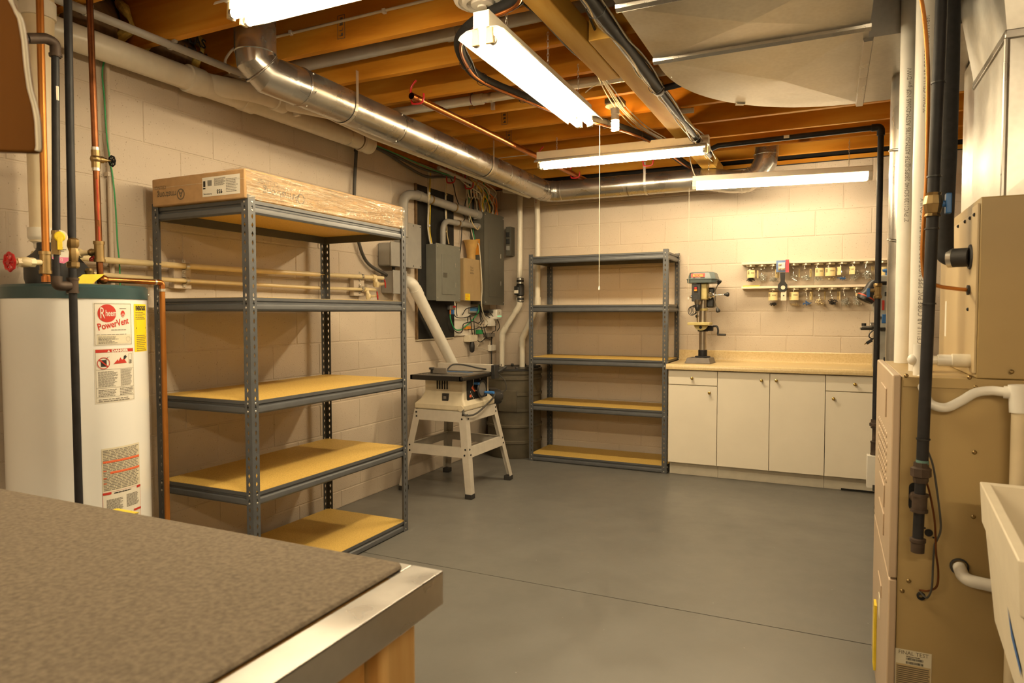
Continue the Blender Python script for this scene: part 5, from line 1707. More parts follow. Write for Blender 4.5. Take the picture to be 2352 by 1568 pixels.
def discharge(label, pts, r, valve):
    t = thing('sump_discharge_pipe', label, 'pipe', tuple(pts[-1]), 'white sump discharge pipes')
    MB().tube(fillet(pts, .03, 6), r, 22).build('pipe', 'pvc', t)
    for p_, q_ in ((pts[1], pts[2]), (pts[2], pts[3])):
        pass
    n = len(pts)
    for i in (n-3, n-2):
        a, b_, c = vec(pts[i-1]), vec(pts[i]), vec(pts[i+1])
        f = MB(); f.tube(fillet([b_+(a-b_).normalized()*.075, b_, b_+(c-b_).normalized()*.075], .06, 8), r+.005, 22); f.build('elbow', 'pvc', t)
    if valve:
        z0, z1 = valve
        x, y = pts[1][0], pts[1][1]
        MB().lathe([(r+.004, z0), (r+.008, z0+.004), (r+.008, z0+.055), (r+.004, z0+.06), (r+.012, z0+.068), (r+.012, z1-.07), (r+.004, z1-.06), (r+.008, z1-.055), (r+.008, z1-.004), (r+.004, z1)], (x, y, 0), n=24).build('check_valve', 'black_rubber', t)
        for z_ in (z0+.012, z0+.048, z1-.048, z1-.012):
            MB().lathe([(r+.0085, z_-.006), (r+.0095, z_-.006), (r+.0095, z_+.006), (r+.0085, z_+.006)], (x, y, 0), n=24, cap=False).build('hose_clamp', 'zinc', t)
        MB().box(x-.045, x+.005, y-r-.022, y-r-.004, (z0+z1)/2-.045, (z0+z1)/2+.035).build('valve_flap', 'black_plastic', t, bev=.008)
        MB().box(x-.042, x+.002, y-r-.0232, y-r-.0222, (z0+z1)/2-.032, (z0+z1)/2-.004).build('valve_label', 'paper', t)
    def fn(a, b_, h): return Vector((pts[1][0]-.004+a, pts[1][1]-r-.0008, pts[1][2]+b_))
    pp = Print(fn)
    pp.lines(-.005, .15, .005, .75, 40, 'ink_gray' if valve else 'red_print', 0, .6, random.Random(2), .3, False)
    pp.build('pipe_print', t)
    return t
PY = 5.875
discharge('white sump pipe with black check valve in the corner', [(.16, PY, 2.50), (.333, PY, 2.47), (.325, PY, 1.40), (.140, PY, 1.13), (.136, PY, .80)], .026, (1.43, 1.66))
discharge('white sump pipe passing behind the left post of the back shelf', [(.50, PY, 2.55), (.513, PY, 2.2), (.512, PY, 1.40), (.353, PY, 1.08), (.352, PY, .80)], .026, None)

# ================================================================== table saw on its stand
def saw():
    t = thing('table_saw', 'benchtop table saw with black slotted table on a beige leg stand', 'saw', (.42, 4.5, 0))
    tops = {(0, 0): (.205, 4.25), (1, 0): (.635, 4.25), (1, 1): (.635, 4.74), (0, 1): (.205, 4.74)}
    feet = {(0, 0): (.100, 4.188), (1, 0): (.722, 4.180), (1, 1): (.730, 4.850), (0, 1): (.098, 4.880)}
    zt = .612
    def leg(i, j):
        a, b_ = tops[(i, j)], feet[(i, j)]
        sx, sy = (-1 if i else 1), (-1 if j else 1)
        mb = MB()
        w_ = .058; th = .002
        A = [Vector((a[0]+sx*w_*k, a[1], zt)) for k in (0, 1)]; A2 = Vector((a[0], a[1]+sy*w_, zt))
        B_ = [Vector((b_[0]+sx*w_*.8*k, b_[1], .025)) for k in (0, 1)]; B2 = Vector((b_[0], b_[1]+sy*w_*.8, .025))
        mb.add([A[0], A[1], B_[1], B_[0]], [(0, 1, 2, 3)])
        mb.add([A[0], A2, B2, B_[0]], [(0, 1, 2, 3)])
        lg = mb.build('leg', 'saw_stand', t, solid=.004, smooth=False)
        f = MB(); f.box(min(b_[0], b_[0]+sx*.05)-.003, max(b_[0], b_[0]+sx*.05)+.003, min(b_[1], b_[1]+sy*.05)-.003, max(b_[1], b_[1]+sy*.05)+.003, .0, .036)
        f.build('rubber_foot', 'black_rubber', lg, bev=.004)
        bl = MB()
        for zz, off in ((.59, .02), (.56, .03), (.345, .02), (.305, .03)):
            k = (zt-zz)/(zt-.025)
            c = Vector((a[0]+(b_[0]-a[0])*k, a[1]+(b_[1]-a[1])*k, zz))
            bl.lathe([(.0075, 0), (.006, .004)], c+Vector((sx*off, -sy*.003, 0)), (0, -sy, 0), 8)
            bl.lathe([(.0075, 0), (.006, .004)], c+Vector((-sx*.003, sy*off, 0)), (-sx, 0, 0), 8)
        tag(bl.build('bolts', 'iron', lg), kind='stuff')
    for i in (0, 1):
        for j in (0, 1): leg(i, j)
    def rail(p, q, z0, z1, nm):
        a0, b0 = tops[p], feet[p]; a1, b1 = tops[q], feet[q]
        def P(a, b_, z): k = (zt-z)/(zt-.025); return Vector((a[0]+(b_[0]-a[0])*k, a[1]+(b_[1]-a[1])*k, z))
        mb = MB().add([P(a0, b0, z0), P(a1, b1, z0), P(a1, b1, z1), P(a0, b0, z1)], [(0, 1, 2, 3)])
        n = (P(a0, b0, z1)+P(a1, b1, z1))/2
        inn = (Vector((.42, 4.5, n.z))-n); inn.z = 0; inn = inn.normalized()*.02
        mb.add([P(a0, b0, z1), P(a1, b1, z1), P(a1, b1, z1)+inn, P(a0, b0, z1)+inn], [(0, 1, 2, 3)])
        mb.build(nm, 'saw_stand', t, solid=.003, smooth=False)
    for p, q in (((0, 0), (1, 0)), ((1, 0), (1, 1)), ((1, 1), (0, 1)), ((0, 1), (0, 0))):
        rail(p, q, .535, zt-.002, 'top_rail'); rail(p, q, .285, .355, 'lower_rail')
    # plastic base of the saw
    mb = MB()
    y0, y1 = 4.265, 4.73
    lower = [(.195, y0-.01), (.63, y0-.01), (.63, y1+.01), (.195, y1+.01)]
    mid = [(.235, y0+.02), (.60, y0+.02), (.60, y1-.02), (.235, y1-.02)]
    up_ = [(.265, y0+.03), (.598, y0+.03), (.598, y1-.03), (.265, y1-.03)]
    levels = [(lower, .613), (lower, .652), (mid, .69), (up_, .74), (up_, .842)]
    vs = [(x, y, z) for L, z in levels for x, y in L]
    fs = [(3, 2, 1, 0), tuple(16+k for k in range(4))]
    for i in range(4):
        for k in range(4): fs.append((i*4+k, i*4+(k+1) % 4, (i+1)*4+(k+1) % 4, (i+1)*4+k))
    mb.add(vs, fs); mb.build('saw_body', 'saw_beige', t, bev=.012, seg=3)
    # vents, switch plate
    for k in range(5):
        MB().box(.375+k*.021, .381+k*.021, y0+.021, y0+.031, .765, .838).build('vent_slot', 'black_paint', t)
    MB().box(.425, .478, y0+.012, y0+.030, .68, .735).build('switch_plate', 'black_plastic', t, bev=.002)
    MB().box(.440, .462, y0+.008, y0+.013, .695, .715).build('switch', 'saw_gray', t)
    # front panel with handwheel (faces the room)
    MB().box(.588, .606, y0+.075, y1-.075, .655, .842).build('control_panel', 'black_paint', t)
    p = Print(lambda x, y, h: Vector((.6064+h*.0004, y0+x, y)))
    p.text('DELTA', .245, .703, .034, 'paper', 1, sx=.9, bold=.001); p.rect(.275, .692, .37, .700, 'blue_light', 1)
    for k in range(9):
        a = R(200+k*11); p.rect(.26+.15*math.cos(a)-.003, .78+.11*math.sin(a)-.005, .26+.15*math.cos(a)+.003, .78+.11*math.sin(a)+.005, 'paper', 1)
    p.poly([(.13, .77), (.16, .79), (.20, .745), (.185, .735)], 'orange_print', 1)
    p.ring(.22, .80, .055, .062, 'paper', 1)
    p.poly([(.10, .705), (.13, .70), (.14, .715), (.11, .725)], 'orange_print', 1)
    p.build('panel_print', t)
    hw = Vector((.635, y0+.245, .755))
    f = MB(); f.tube([hw+Vector((0, .060*math.cos(2*math.pi*k/24), .060*math.sin(2*math.pi*k/24))) for k in range(25)], .0095, 8); f.build('handwheel_rim', 'black_plastic', t)
    MB().lathe([(.055, -.004), (.055, .004), (.02, .008)], hw, (1, 0, 0), 24).build('handwheel_disc', 'saw_gray', t)
    MB().tube([(.606, hw.y, hw.z), (.64, hw.y, hw.z)], .012, 12).build('hub', 'black_plastic', t)
    MB().tube([hw+Vector((.008, .035, -.03)), hw+Vector((.085, .035, -.03))], .010, 12, r2=.012).build('crank_knob', 'blue', t)
    MB().tube([(.606, y0+.18, .80), (.645, y0+.185, .80)], .010, 10).build('lock_knob', 'blue', t)
    # table: frame, slats and ribs
    X0, X1, Y0, Y1, zt_ = .232, .662, 4.15, 4.752, .876
    rim = MB().box(X0, X1, Y0, Y0+.02, .842, zt_).box(X0, X1, Y1-.02, Y1, .842, zt_).box(X0, X0+.02, Y0, Y1, .842, zt_).box(X1-.02, X1, Y0, Y1, .842, zt_)
    rim.build('table_rim', 'saw_black', t, bev=.002)
    MB().box(X0+.02, X1-.02, Y0+.17, Y1-.17, .846, zt_-.001).build('table_plate', 'saw_gray', t)
    for k in range(4):
        MB().box(X0+.02, X1-.02, Y0+.035+k*.036, Y0+.049+k*.036, .852, zt_-.001).build('table_slat', 'saw_gray', t)
        MB().box(X0+.02, X1-.02, Y1-.049-k*.036, Y1-.035-k*.036, .852, zt_-.001).build('table_slat', 'saw_gray', t)
    for k in range(5):
        x = X0+.06+k*.08
        MB().box(x, x+.01, Y0+.02, Y0+.17, .852, zt_-.0015).build('table_rib', 'saw_black', t)
        MB().box(x, x+.01, Y1-.17, Y1-.02, .852, zt_-.0015).build('table_rib', 'saw_black', t)
    MB().box(X1-.004, X1+.022, Y0-.01, Y1+.03, .852, zt_-.004).build('front_rail', 'saw_black', t, bev=.003)
    MB().tube([(X1+.012, Y0, zt_-.002), (X1+.012, Y1+.02, zt_-.002)], .004, 8).build('scale_strip', 'chrome', t)
    # rip fence lying along the far side
    MB().box(X0-.03, X1+.02, Y1-.165, Y1-.135, zt_+.001, zt_+.058).build('rip_fence', 'saw_stand', t, bev=.003)
    MB().box(X1+.022, X1+.055, Y1-.185, Y1-.115, zt_-.05, zt_+.055).build('fence_head', 'black_plastic', t, bev=.004)
    MB().tube([(X1+.05, Y1-.12, zt_+.0), (X1+.09, Y1-.06, zt_+.035)], .011, 10).build('fence_lever', 'black_plastic', t)
    # mitre gauge and riving cord
    g = MB().box(.335, .455, 4.295, 4.31, zt_+.001, zt_+.045); g.build('mitre_gauge', 'saw_gray', t, bev=.003)
    MB().tube([(.325, 4.30, zt_+.002), (.325, 4.30, zt_+.03), ], .010, 10).build('gauge_knob', 'black_plastic', t)
    MB().lathe([(.020, .03), (.022, .035), (.020, .045)], (.325, 4.30, zt_), n=14).build('gauge_knob_top', 'black_plastic', t)
    MB().box(.28, .60, 4.325, 4.345, zt_-.002, zt_+.002).build('mitre_bar', 'chrome', t)
    MB().box(.33, .56, 4.50, 4.512, zt_-.002, zt_+.0025).build('blade_insert', 'blue', t)
    MB().tube(spline([(.45, 4.31, zt_+.03), (.47, 4.36, zt_+.065), (.52, 4.44, zt_+.06), (.60, 4.54, zt_+.03), (.66, 4.64, zt_+.012)], 6), .006, 8).build('power_cord', 'cable_black', t)
    MB().tube(spline([(.615, 4.262, .632), (.63, 4.235, .60), (.66, 4.26, .587), (.675, 4.35, .592), (.672, 4.5, .63), (.655, 4.66, .67), (.64, 4.72, .70)], 6), .007, 8).build('power_cord', 'cable_gray', t)
    MB().lathe([(.022, 0), (.022, .012), (.010, .014)], (.60, 4.255, .635), (0, -1, 0), 16).build('cord_grommet', 'saw_beige', t)
    # motor
    m_ = Vector((.56, 4.80, .66))
    MB().lathe([(.052, -.06), (.070, -.05), (.070, .05), (.060, .06), (.060, .085), (.045, .09)], m_, (.35, 1, -.1), 24).build('motor', 'black_plastic', t, ang=25)
    MB().obox(m_+Vector((.070, .06, -.005)), (0, 1, 0), (0, 0, 1), (1, 0, 0), .014, .03, .003).build('motor_label', 'paper', t)
    MB().tube(spline([(.68, 4.70, .85), (.71, 4.75, .80), (.715, 4.77, .73), (.68, 4.76, .70)], 6), .0045, 8).build('guard_cord', 'cable_gray', t)
saw()
# ================================================================== base cabinets and worktop
CX = [1.822, 2.209, 2.596, 2.984, 3.372]
FY = 5.528           # cabinet box front; door faces stand proud of it
def knob(parent, x, z):
    MB().lathe([(.004, 0), (.004, .010), (.009, .014), (.0125, .020), (.0115, .027), (.006, .031), (.001, .032)], (x, FY-.019, z), (0, -1, 0), 16).build('knob', 'brass_bright', parent)
def cabinet(label, x0, x1, kind, side=1):
    t = thing('base_cabinet', label, 'cabinet', ((x0+x1)/2, 5.78, 0), 'white base cabinets')
    MB().box(x0+.001, x1-.001, FY, 6.022, .105, .868).build('carcass', 'cabinet_white', t)
    MB().box(x0+.001, x1-.001, 5.585, 6.02, .0005, .104).build('toe_kick', 'toe_kick', t)
    g = .0022
    zt, zb, zs = .862, .108, .745
    def face(name, a, b_, c, d):
        return MB().box(a+g, b_-g, FY-.019, FY-.001, c+g, d-g).build(name, 'cabinet_white', t, bev=.0012)
    if kind == 'double':
        m_ = (x0+x1)/2
        d1 = face('door', x0, m_, zb, zt); knob(d1, m_-.058, zt-.058)
        d2 = face('door', m_, x1, zb, zt); knob(d2, m_+.048, zt-.055)
    else:
        dr = face('drawer', x0, x1, zs, zt); knob(dr, (x0+x1)/2, (zs+zt)/2-.002)
        d = face('door', x0, x1, zb, zs-.003); knob(d, (x1-.058) if side > 0 else (x0+.055), zs-.055)
    return t
cabinet('white cabinet with one drawer next to the back shelf', CX[0], CX[1], 'drawer', 1)
cabinet('white double-door cabinet in the middle under the worktop', CX[1], CX[3], 'double')
cabinet('white cabinet with one drawer behind the gas drop pipe', CX[3], CX[4], 'drawer', -1)
one('chipped_floor_strip', MB().box(3.10, 3.34, 5.576, 5.5845, .0006, .012), 'black_paint', 'black chipped strip at the foot of the right cabinet toe kick', 'strip', (3.2, 5.58, .0006))

t = thing('worktop', 'beige laminate worktop with coved backsplash on the white cabinets', 'worktop', (2.6, 5.75, .87))
prof = [(0, 0), (0, .012), (-.0, .022), (.006, .034), (.016, .040), (.505, .040), (.520, .044), (.530, .054), (.533, .070), (.533, .125), (.538, .132), (.556, .132), (.556, 0)]
MB().prism(prof, (CX[0]-.012, 5.472, .8705), (0, 1, 0), (0, 0, 1), (1, 0, 0), CX[4]-CX[0]+.02).build('top', 'laminate', t, ang=28)

# ================================================================== drill press
def press():
    bx, by, z = 2.045, 5.70, .9112
    t = thing('drill_press', 'small drill press with grey-green head standing on the worktop', 'drill press', (bx, by, z))
    # base
    mb = MB()
    L = [(bx-.112, by-.10), (bx+.095, by-.10), (bx+.105, by+.11), (bx-.102, by+.11)]
    U = [(bx-.095, by-.085), (bx+.08, by-.085), (bx+.09, by+.10), (bx-.087, by+.10)]
    vs = [(x, y, z) for x, y in L]+[(x, y, z+.045) for x, y in U]
    mb.add(vs, [(3, 2, 1, 0), (4, 5, 6, 7)]+[(k, (k+1) % 4, 4+(k+1) % 4, 4+k) for k in range(4)])
    mb.build('base', 'press_gray', t, bev=.004)
    for x in (-.055, .045):
        MB().box(bx+x-.012, bx+x+.012, by-.06, by-.045, z+.0452, z+.047).build('base_slot', 'black_paint', t)
    cx, cy = bx+.012, by+.03
    MB().lathe([(.062, z+.045), (.062, z+.052), (.058, z+.056)], (cx, cy, 0), n=24).build('column_flange', 'iron', t)
    MB().lathe([(.036, z+.055), (.036, z+.105), (.033, z+.108)], (cx, cy, 0), n=24).build('column_collar', 'iron', t)
    MB().lathe([(.030, z+.10), (.030, z+.64)], (cx, cy, 0), n=28).build('column', 'press_steel', t)
    # table and bracket
    zt = z+.315
    MB().box(bx-.085, bx+.09, by-.13, by+.02, zt, zt+.020).build('work_table', 'press_cream', t, bev=.002)
    poly = [(.052*math.cos(R(a)), -.046*abs(math.sin(R(a)))) for a in range(180, -1, -15)]
    MB().prism(poly, (bx+.008, by-.06, zt), (1, 0, 0), (0, 0, 1), (0, 1, 0), .04).build('table_trunnion', 'press_cream', t)
    MB().lathe([(.012, 0), (.012, .006)], (bx+.008, by-.06, zt-.02), (0, -1, 0), 12).build('trunnion_bolt', 'iron', t)
    MB().lathe([(.042, zt-.055), (.042, zt-.005)], (cx, cy, 0), n=20).build('table_bracket', 'iron', t)
    MB().box(cx+.02, cx+.085, cy-.04, cy+.0, zt-.05, zt-.008).build('clamp_block', 'iron', t, bev=.003)
    h0 = Vector((cx+.085, cy-.03, zt-.012))
    MB().tube(spline([h0, h0+Vector((.03, -.005, .0)), h0+Vector((.042, -.01, -.03)), h0+Vector((.040, -.015, -.065))], 5), .008, 8).build('crank_arm', 'iron', t)
    MB().tube([h0+Vector((.038, -.015, -.067)), h0+Vector((.105, -.03, -.068))], .0085, 10).build('crank_handle', 'black_plastic', t)
    # rack ring
    MB().lathe([(.036, z+.43), (.038, z+.432), (.038, z+.448), (.036, z+.45)], (cx, cy, 0), n=24).build('rack_collar', 'press_cream', t)
    # head casting
    hz = z+.50
    MB().box(cx-.042, cx+.042, cy-.075, cy+.05, hz+.02, hz+.155).build('head_casting', 'press_cream', t, bev=.01, seg=3)
    MB().box(cx-.075, cx-.004, cy-.105, cy-.05, hz+.005, hz+.152).build('switch_housing', 'black_plastic', t, bev=.005)
    MB().box(cx-.057, cx-.026, cy-.110, cy-.104, hz+.08, hz+.13).build('switch_plate', 'iron', t)
    MB().box(cx-.052, cx-.032, cy-.118, cy-.109, hz+.105, hz+.122).build('stop_button', 'red_paint', t, bev=.002)
    MB().box(cx-.054, cx-.030, cy-.116, cy-.109, hz+.090, hz+.104).build('start_button', 'orange_tag', t, bev=.002)
    MB().prism([(0, 0), (.045, 0), (.040, -.045), (.006, -.05)], (cx-.068, cy-.107, hz+.055), (1, 0, 0), (0, 0, 1), (0, 1, 0), .03).build('dust_shroud', 'black_plastic', t)
    MB().box(cx+.02, cx+.085, cy+.02, cy+.12, hz-.045, hz+.12).build('motor', 'black_plastic', t, bev=.012)
    MB().ball((cx-.088, cy-.05, hz+.045), .013).build('depth_lock', 'chrome', t)
    # spindle, chuck, bit
    sx, sy = cx-.030, cy-.085
    MB().lathe([(.022, hz-.02), (.026, hz-.0), (.030, hz+.02)], (sx, sy, 0), n=18).build('quill', 'press_steel', t)
    MB().lathe([(.010, hz-.075), (.016, hz-.068), (.021, hz-.052), (.021, hz-.03), (.018, hz-.02)], (sx, sy, 0), n=18).build('chuck', 'black_plastic', t)
    MB().lathe([(.010, hz-.085), (.012, hz-.072)], (sx, sy, 0), n=12).build('chuck_jaws', 'chrome', t)
    MB().lathe([(.001, hz-.16), (.0035, hz-.150), (.0035, hz-.08)], (sx, sy, 0), n=8).build('drill_bit', 'brass', t)
    # pulley cover
    cz = z+.655
    x0, x1, y0, y1 = cx-.118, cx+.12, cy-.135, cy+.15
    mb = MB()
    def rr(x0, x1, y0, y1, c): return [(x0+c, y0), (x1-c, y0), (x1, y0+c), (x1, y1-c), (x1-c, y1), (x0+c, y1), (x0, y1-c), (x0, y0+c)]
    LV = [(rr(x0+.006, x1-.006, y0+.006, y1-.006, .03), cz), (rr(x0+.004, x1-.004, y0+.004, y1-.004, .03), cz+.026), (rr(x0, x1, y0, y1, .032), cz+.028), (rr(x0, x1, y0, y1, .032), cz+.033), (rr(x0+.008, x1-.008, y0+.008, y1-.008, .032), cz+.036), (rr(x0+.022, x1-.022, y0+.022, y1-.02, .035), cz+.083), (rr(x0+.034, x1-.034, y0+.034, y1-.03, .035), cz+.090)]
    vs = [(x, y, zz) for L, zz in LV for x, y in L]
    n = 8; m_ = len(LV)
    mb.add(vs, [tuple(range(7, -1, -1)), tuple((m_-1)*n+k for k in range(n))]+[(i*n+k, i*n+(k+1) % n, (i+1)*n+(k+1) % n, (i+1)*n+k) for i in range(m_-1) for k in range(n)])
    mb.build('pulley_cover', 'press_green', t, bev=.003)
    def fn(a, b_, h):
        return Vector((x0+.045+a, y0+.0085+.3*b_-.0012-h*.0005, cz+.042+b_))
    p = Print(fn)
    p.rect(-.005, .004, .105, .034, 'red_print', 0); p.text('RYOBI', .050, .009, .027, 'orange_tag', 1, align='CENTER', bold=.0012, sx=1.05)
    p.rect(.012, -.004, .105, .003, 'ink', 0); p.lines(.03, -.003, .08, .002, 1, 'paper', 1)
    p.build('name_plate', t)
    # feed handle: hub with three arms
    hub = Vector((cx+.045, cy-.03, hz+.055)); ax_ = Vector((1, -.45, 0)).normalized()
    MB().lathe([(.026, 0), (.026, .02), (.018, .024), (.018, .05), (.010, .056)], hub, ax_, 20).build('feed_hub', 'chrome', t)
    o = hub+ax_*.045
    up = Vector((0, 0, 1)); s_ = ax_.cross(up).normalized()*-1
    for k, (dx, dz, L) in enumerate(((.40, .92, .105), (.98, .05, .095), (.30, -.95, .115))):
        v_ = (Vector((1, .1, 0))*dx+up*dz).normalized()
        MB().tube([o, o+v_*L], .0045, 8).build('feed_arm', 'chrome', t)
        MB().lathe([(.006, 0), (.009, .008), (.017, .024), (.018, .034), (.012, .042), (.002, .044)], o+v_*(L-.012), v_, 14).build('feed_knob', 'black_plastic', t)
    # coiled power cord
    c = Vector((cx-.085, cy+.03, z+.43))
    cb = MB()
    for k in range(4):
        q = c+Vector((.008*k-.01, .004*k, .004*k))
        cb = MB(); cb.tube([q+Vector((.032*math.cos(a)*(1-.12*k), .01*math.sin(a), .038*math.sin(a))) for a in [2*math.pi*i/16 for i in range(17)]], .0032, 6); cb.build('cord_coil', 'cable_black', t)
    MB().ball(c+Vector((.03, 0, -.045)), .014).build('cord_plug', 'black_plastic', t)
    MB().tube(spline([c+Vector((.03, 0, -.04)), c+Vector((.035, 0, -.09)), c+Vector((.05, .01, -.12))], 5), .0035, 6).build('cord_tail', 'cable_black', t)
press()

# ================================================================== jar rails
for z_, lab in ((1.722, 'upper wooden rail with jars screwed beneath on the back wall'), (1.523, 'lower wooden rail with jars screwed beneath on the back wall')):
    one('jar_rail', MB().box(2.333, 3.46, 5.925, 6.0285, z_, z_+.0185), 'rail_wood', lab, 'shelf', (2.9, 5.98, z_), 'jar rails on the back wall', bev=.002)

def jar(label, u, z_top, contents, lab, seed):
    c = at(u, 640, 'Y', 5.975)
    x, y = c.x, 5.976
    t = thing('glass_jar', label, 'jar', (x, y, z_top-.140), 'glass jars under the rails')
    r = .0415
    zt = z_top
    MB().lathe([(.036, zt-.0155), (.0375, zt-.014), (.0375, zt-.0015), (.035, zt-.0005)], (x, y, 0), n=28).build('lid', 'jar_lid', t)
    zb = zt-.142
    MB().lathe([(.010, zb+.003), (r-.006, zb), (r-.001, zb+.004), (r, zb+.012), (r, zt-.042), (r-.003, zt-.032), (.034, zt-.022), (.0335, zt-.0158)], (x, y, 0), n=28, cap=False).build('glass', 'jar_glass', t)
    if lab:
        a0, a1, z0, z1 = lab
        def fn(s, h_, k): 
            a = R(-90)+s
            return Vector((x+(r+.0008+k*.0004)*math.cos(a), y+(r+.0008+k*.0004)*math.sin(a), zb+h_))
        p = Print(fn)
        p.rect(R(a0), z0, R(a1), z1, 'label_manila', 0, 10)
        rnd = random.Random(seed)
        w_ = R(a1-a0)
        for k in range(3):
            p.rect(R(a0)+w_*(.12+.07*k), z0+(z1-z0)*.45, R(a0)+w_*(.16+.07*k), z1-(z1-z0)*.15, 'ink_brown', 1)
        if a1-a0 > 70: p.lines(R(a0)+w_*.5, z0+(z1-z0)*.55, R(a0)+w_*.92, z1-(z1-z0)*.25, 2, 'ink_brown', 1, rnd=rnd)
        p.build('paper_label', t)
    if contents:
        kind, lev = contents
        rnd = random.Random(seed*7+1)
        mb = MB()
        n = 46 if kind in ('screws', 'mix', 'brass', 'dark') else 12
        for k in range(n):
            rr = rnd.uniform(0, r-.012); a = rnd.uniform(0, 6.28)
            zc = zb+.008+lev*rnd.random()
            cpt = Vector((x+rr*math.cos(a), y+rr*math.sin(a), zc))
            d = Vector((rnd.uniform(-1, 1), rnd.uniform(-1, 1), rnd.uniform(-.7, .7))).normalized()
            L = .009 if kind in ('mix', 'brass', 'dark') else .015
            if kind == 'long': L = .022
            # keep inside the glass
            for e in (1, -1):
                q = cpt+d*L*e-Vector((x, y, 0))
                m_ = math.hypot(q.x, q.y)
                if m_ > r-.004: L = min(L, .006)
            mb.tube([cpt-d*L, cpt+d*L], .0021 if kind != 'long' else .0028, 5)
            mb.tube([cpt+d*L, cpt+d*(L+.0025)], .0046, 6)
        m_ = {'brass': 'hardware_brass', 'dark': 'iron'}.get(kind, 'hardware')
        if kind == 'blue': m_ = 'blue'
        tag(mb.build('contents', m_, t), kind='stuff')
    return t
F = (-48, 40, .035, .095)
jar('jar with full front label and dark screws, leftmost on the upper rail', 1725, 1.7215, ('dark', .03), (-40, 48, .035, .098), 1)
jar('jar of loose screws, second on the upper rail', 1751, 1.7215, ('screws', .05), (-85, -45, .03, .095), 2)
jar('jar behind the hanging blister pack on the upper rail', 1777, 1.7215, ('screws', .02), (20, 85, .03, .098), 3)
jar('jar of crossed long bolts right of the hanging wrench', 1824, 1.7215, ('long', .045), (55, 88, .03, .098), 4)
jar('jar of nuts with a side label, upper rail', 1852, 1.7215, ('mix', .035), (35, 80, .03, .095), 5)
jar('jar with a wide blank-looking front label and few bits, upper rail', 1880, 1.7215, ('long', .010), (-35, 60, .035, .10), 6)
jar('jar with the widest front label, upper rail', 1907, 1.7215, ('brass', .010), (-65, 60, .035, .10), 7)
jar('jar with a left label and blue plugs, upper rail', 1935, 1.7215, ('blue', .012), (-75, -15, .04, .105), 8)
jar('jar of large anchors with a left label, upper rail', 1963, 1.7215, ('screws', .075), (-75, 0, .045, .105), 9)
jar('jar packed with bright screws, upper rail left of the gas drop', 1993, 1.7215, ('screws', .065), (30, 75, .07, .10), 10)
jar('jar on the upper rail right of the gas drop', 2028, 1.7215, ('mix', .02), (-60, 30, .03, .095), 11)
jar('jar with full front label, leftmost on the lower rail', 1778, 1.5225, ('dark', .012), (-75, 45, .045, .11), 12)
jar('jar with a tan label and nothing else, lower rail', 1826, 1.5225, ('brass', .004), (-70, 45, .045, .11), 13)
jar('jar with blue plugs at the bottom, lower rail', 1855, 1.5225, ('blue', .02), (25, 80, .045, .11), 14)
jar('jar of small brass bits, lower rail', 1884, 1.5225, ('brass', .045), (45, 85, .045, .11), 15)
jar('jar of dark bits with a few large nuts, lower rail', 1913, 1.5225, ('dark', .04), (55, 88, .045, .11), 16)
jar('jar of long pale screws, lower rail', 1942, 1.5225, ('screws', .045), (-85, -60, .045, .11), 17)
jar('jar full of small nuts, lower rail beside the black lamp', 1970, 1.5225, ('mix', .06), (-20, 50, .075, .095), 18)
one('pencil', MB().tube([(2.345, 5.945, 1.5455), (2.475, 5.953, 1.5455)], .0038, 6), 'yellow_handle', 'yellow pencil lying on the lower jar rail', 'pencil', (2.4, 5.95, 1.5415))

# wrench with blister pack hanging from the rails
simple('blister', (.50, .52, .58), .25); simple('card_blue', (.14, .22, .42), .5); simple('card_red', (.48, .06, .08), .5)
def wrench():
    def W(u, v): return at(u, v, 'Y', 5.912)
    c = W(1797, 610)
    t = thing('hanging_wrench', 'dark open wrench hanging on a card from the upper jar rail', 'wrench', tuple(W(1798, 655)))
    a, b_ = W(1783, 598), W(1811, 624)
    MB().box(a.x, b_.x, 5.910, 5.913, b_.z, a.z).build('backing_card', 'card_blue', t)
    MB().box(b_.x-.022, b_.x+.004, 5.9075, 5.9095, b_.z-.004, a.z+.004).build('red_card', 'card_red', t)
    MB().box(a.x+.014, b_.x-.024, 5.900, 5.9072, b_.z+.012, a.z-.018).build('blister_pack', 'blister', t, bev=.004)
    for k, (dx, dz) in enumerate(((.03, -.035), (.028, -.068), (.055, -.068))):
        MB().ball((a.x+dx, 5.898, a.z+dz), .012, 12, .7).build('pad', 'flesh', t)
    k0, k1 = W(1798, 626), W(1800, 660)
    mb = MB()
    mb.prism([(-.019, .0), (.019, 0), (.016, -.07), (.036, -.098), (.036, -.135), (.018, -.155), (-.018, -.155), (-.036, -.13), (-.036, -.10), (-.016, -.07)], (k0.x, 5.903, k0.z), (1, 0, 0), (0, 0, 1), (0, 1, 0), .006)
    mb.build('wrench_body', 'saw_black', t, bev=.001)
    MB().lathe([(.017, 0), (.017, .0015)], (k0.x+.004, 5.9029, k0.z-.120), (0, -1, 0), 20).build('wrench_hole', 'paper_cream', t)
    MB().lathe([(.017, 0), (.020, 0), (.020, .002), (.017, .002)], (k0.x+.004, 5.9028, k0.z-.120), (0, -1, 0), 20, False).build('hole_rim', 'iron', t)
    MB().box(k0.x-.012, k0.x+.030, 5.907, 5.910, k0.z-.225, k0.z-.14).build('price_tag', 'paper_cream', t)
    MB().lathe([(.006, 0), (.006, .001)], (k0.x+.009, 5.9068, k0.z-.185), (0, -1, 0), 12).build('tag_dot', 'ink', t)
wrench()

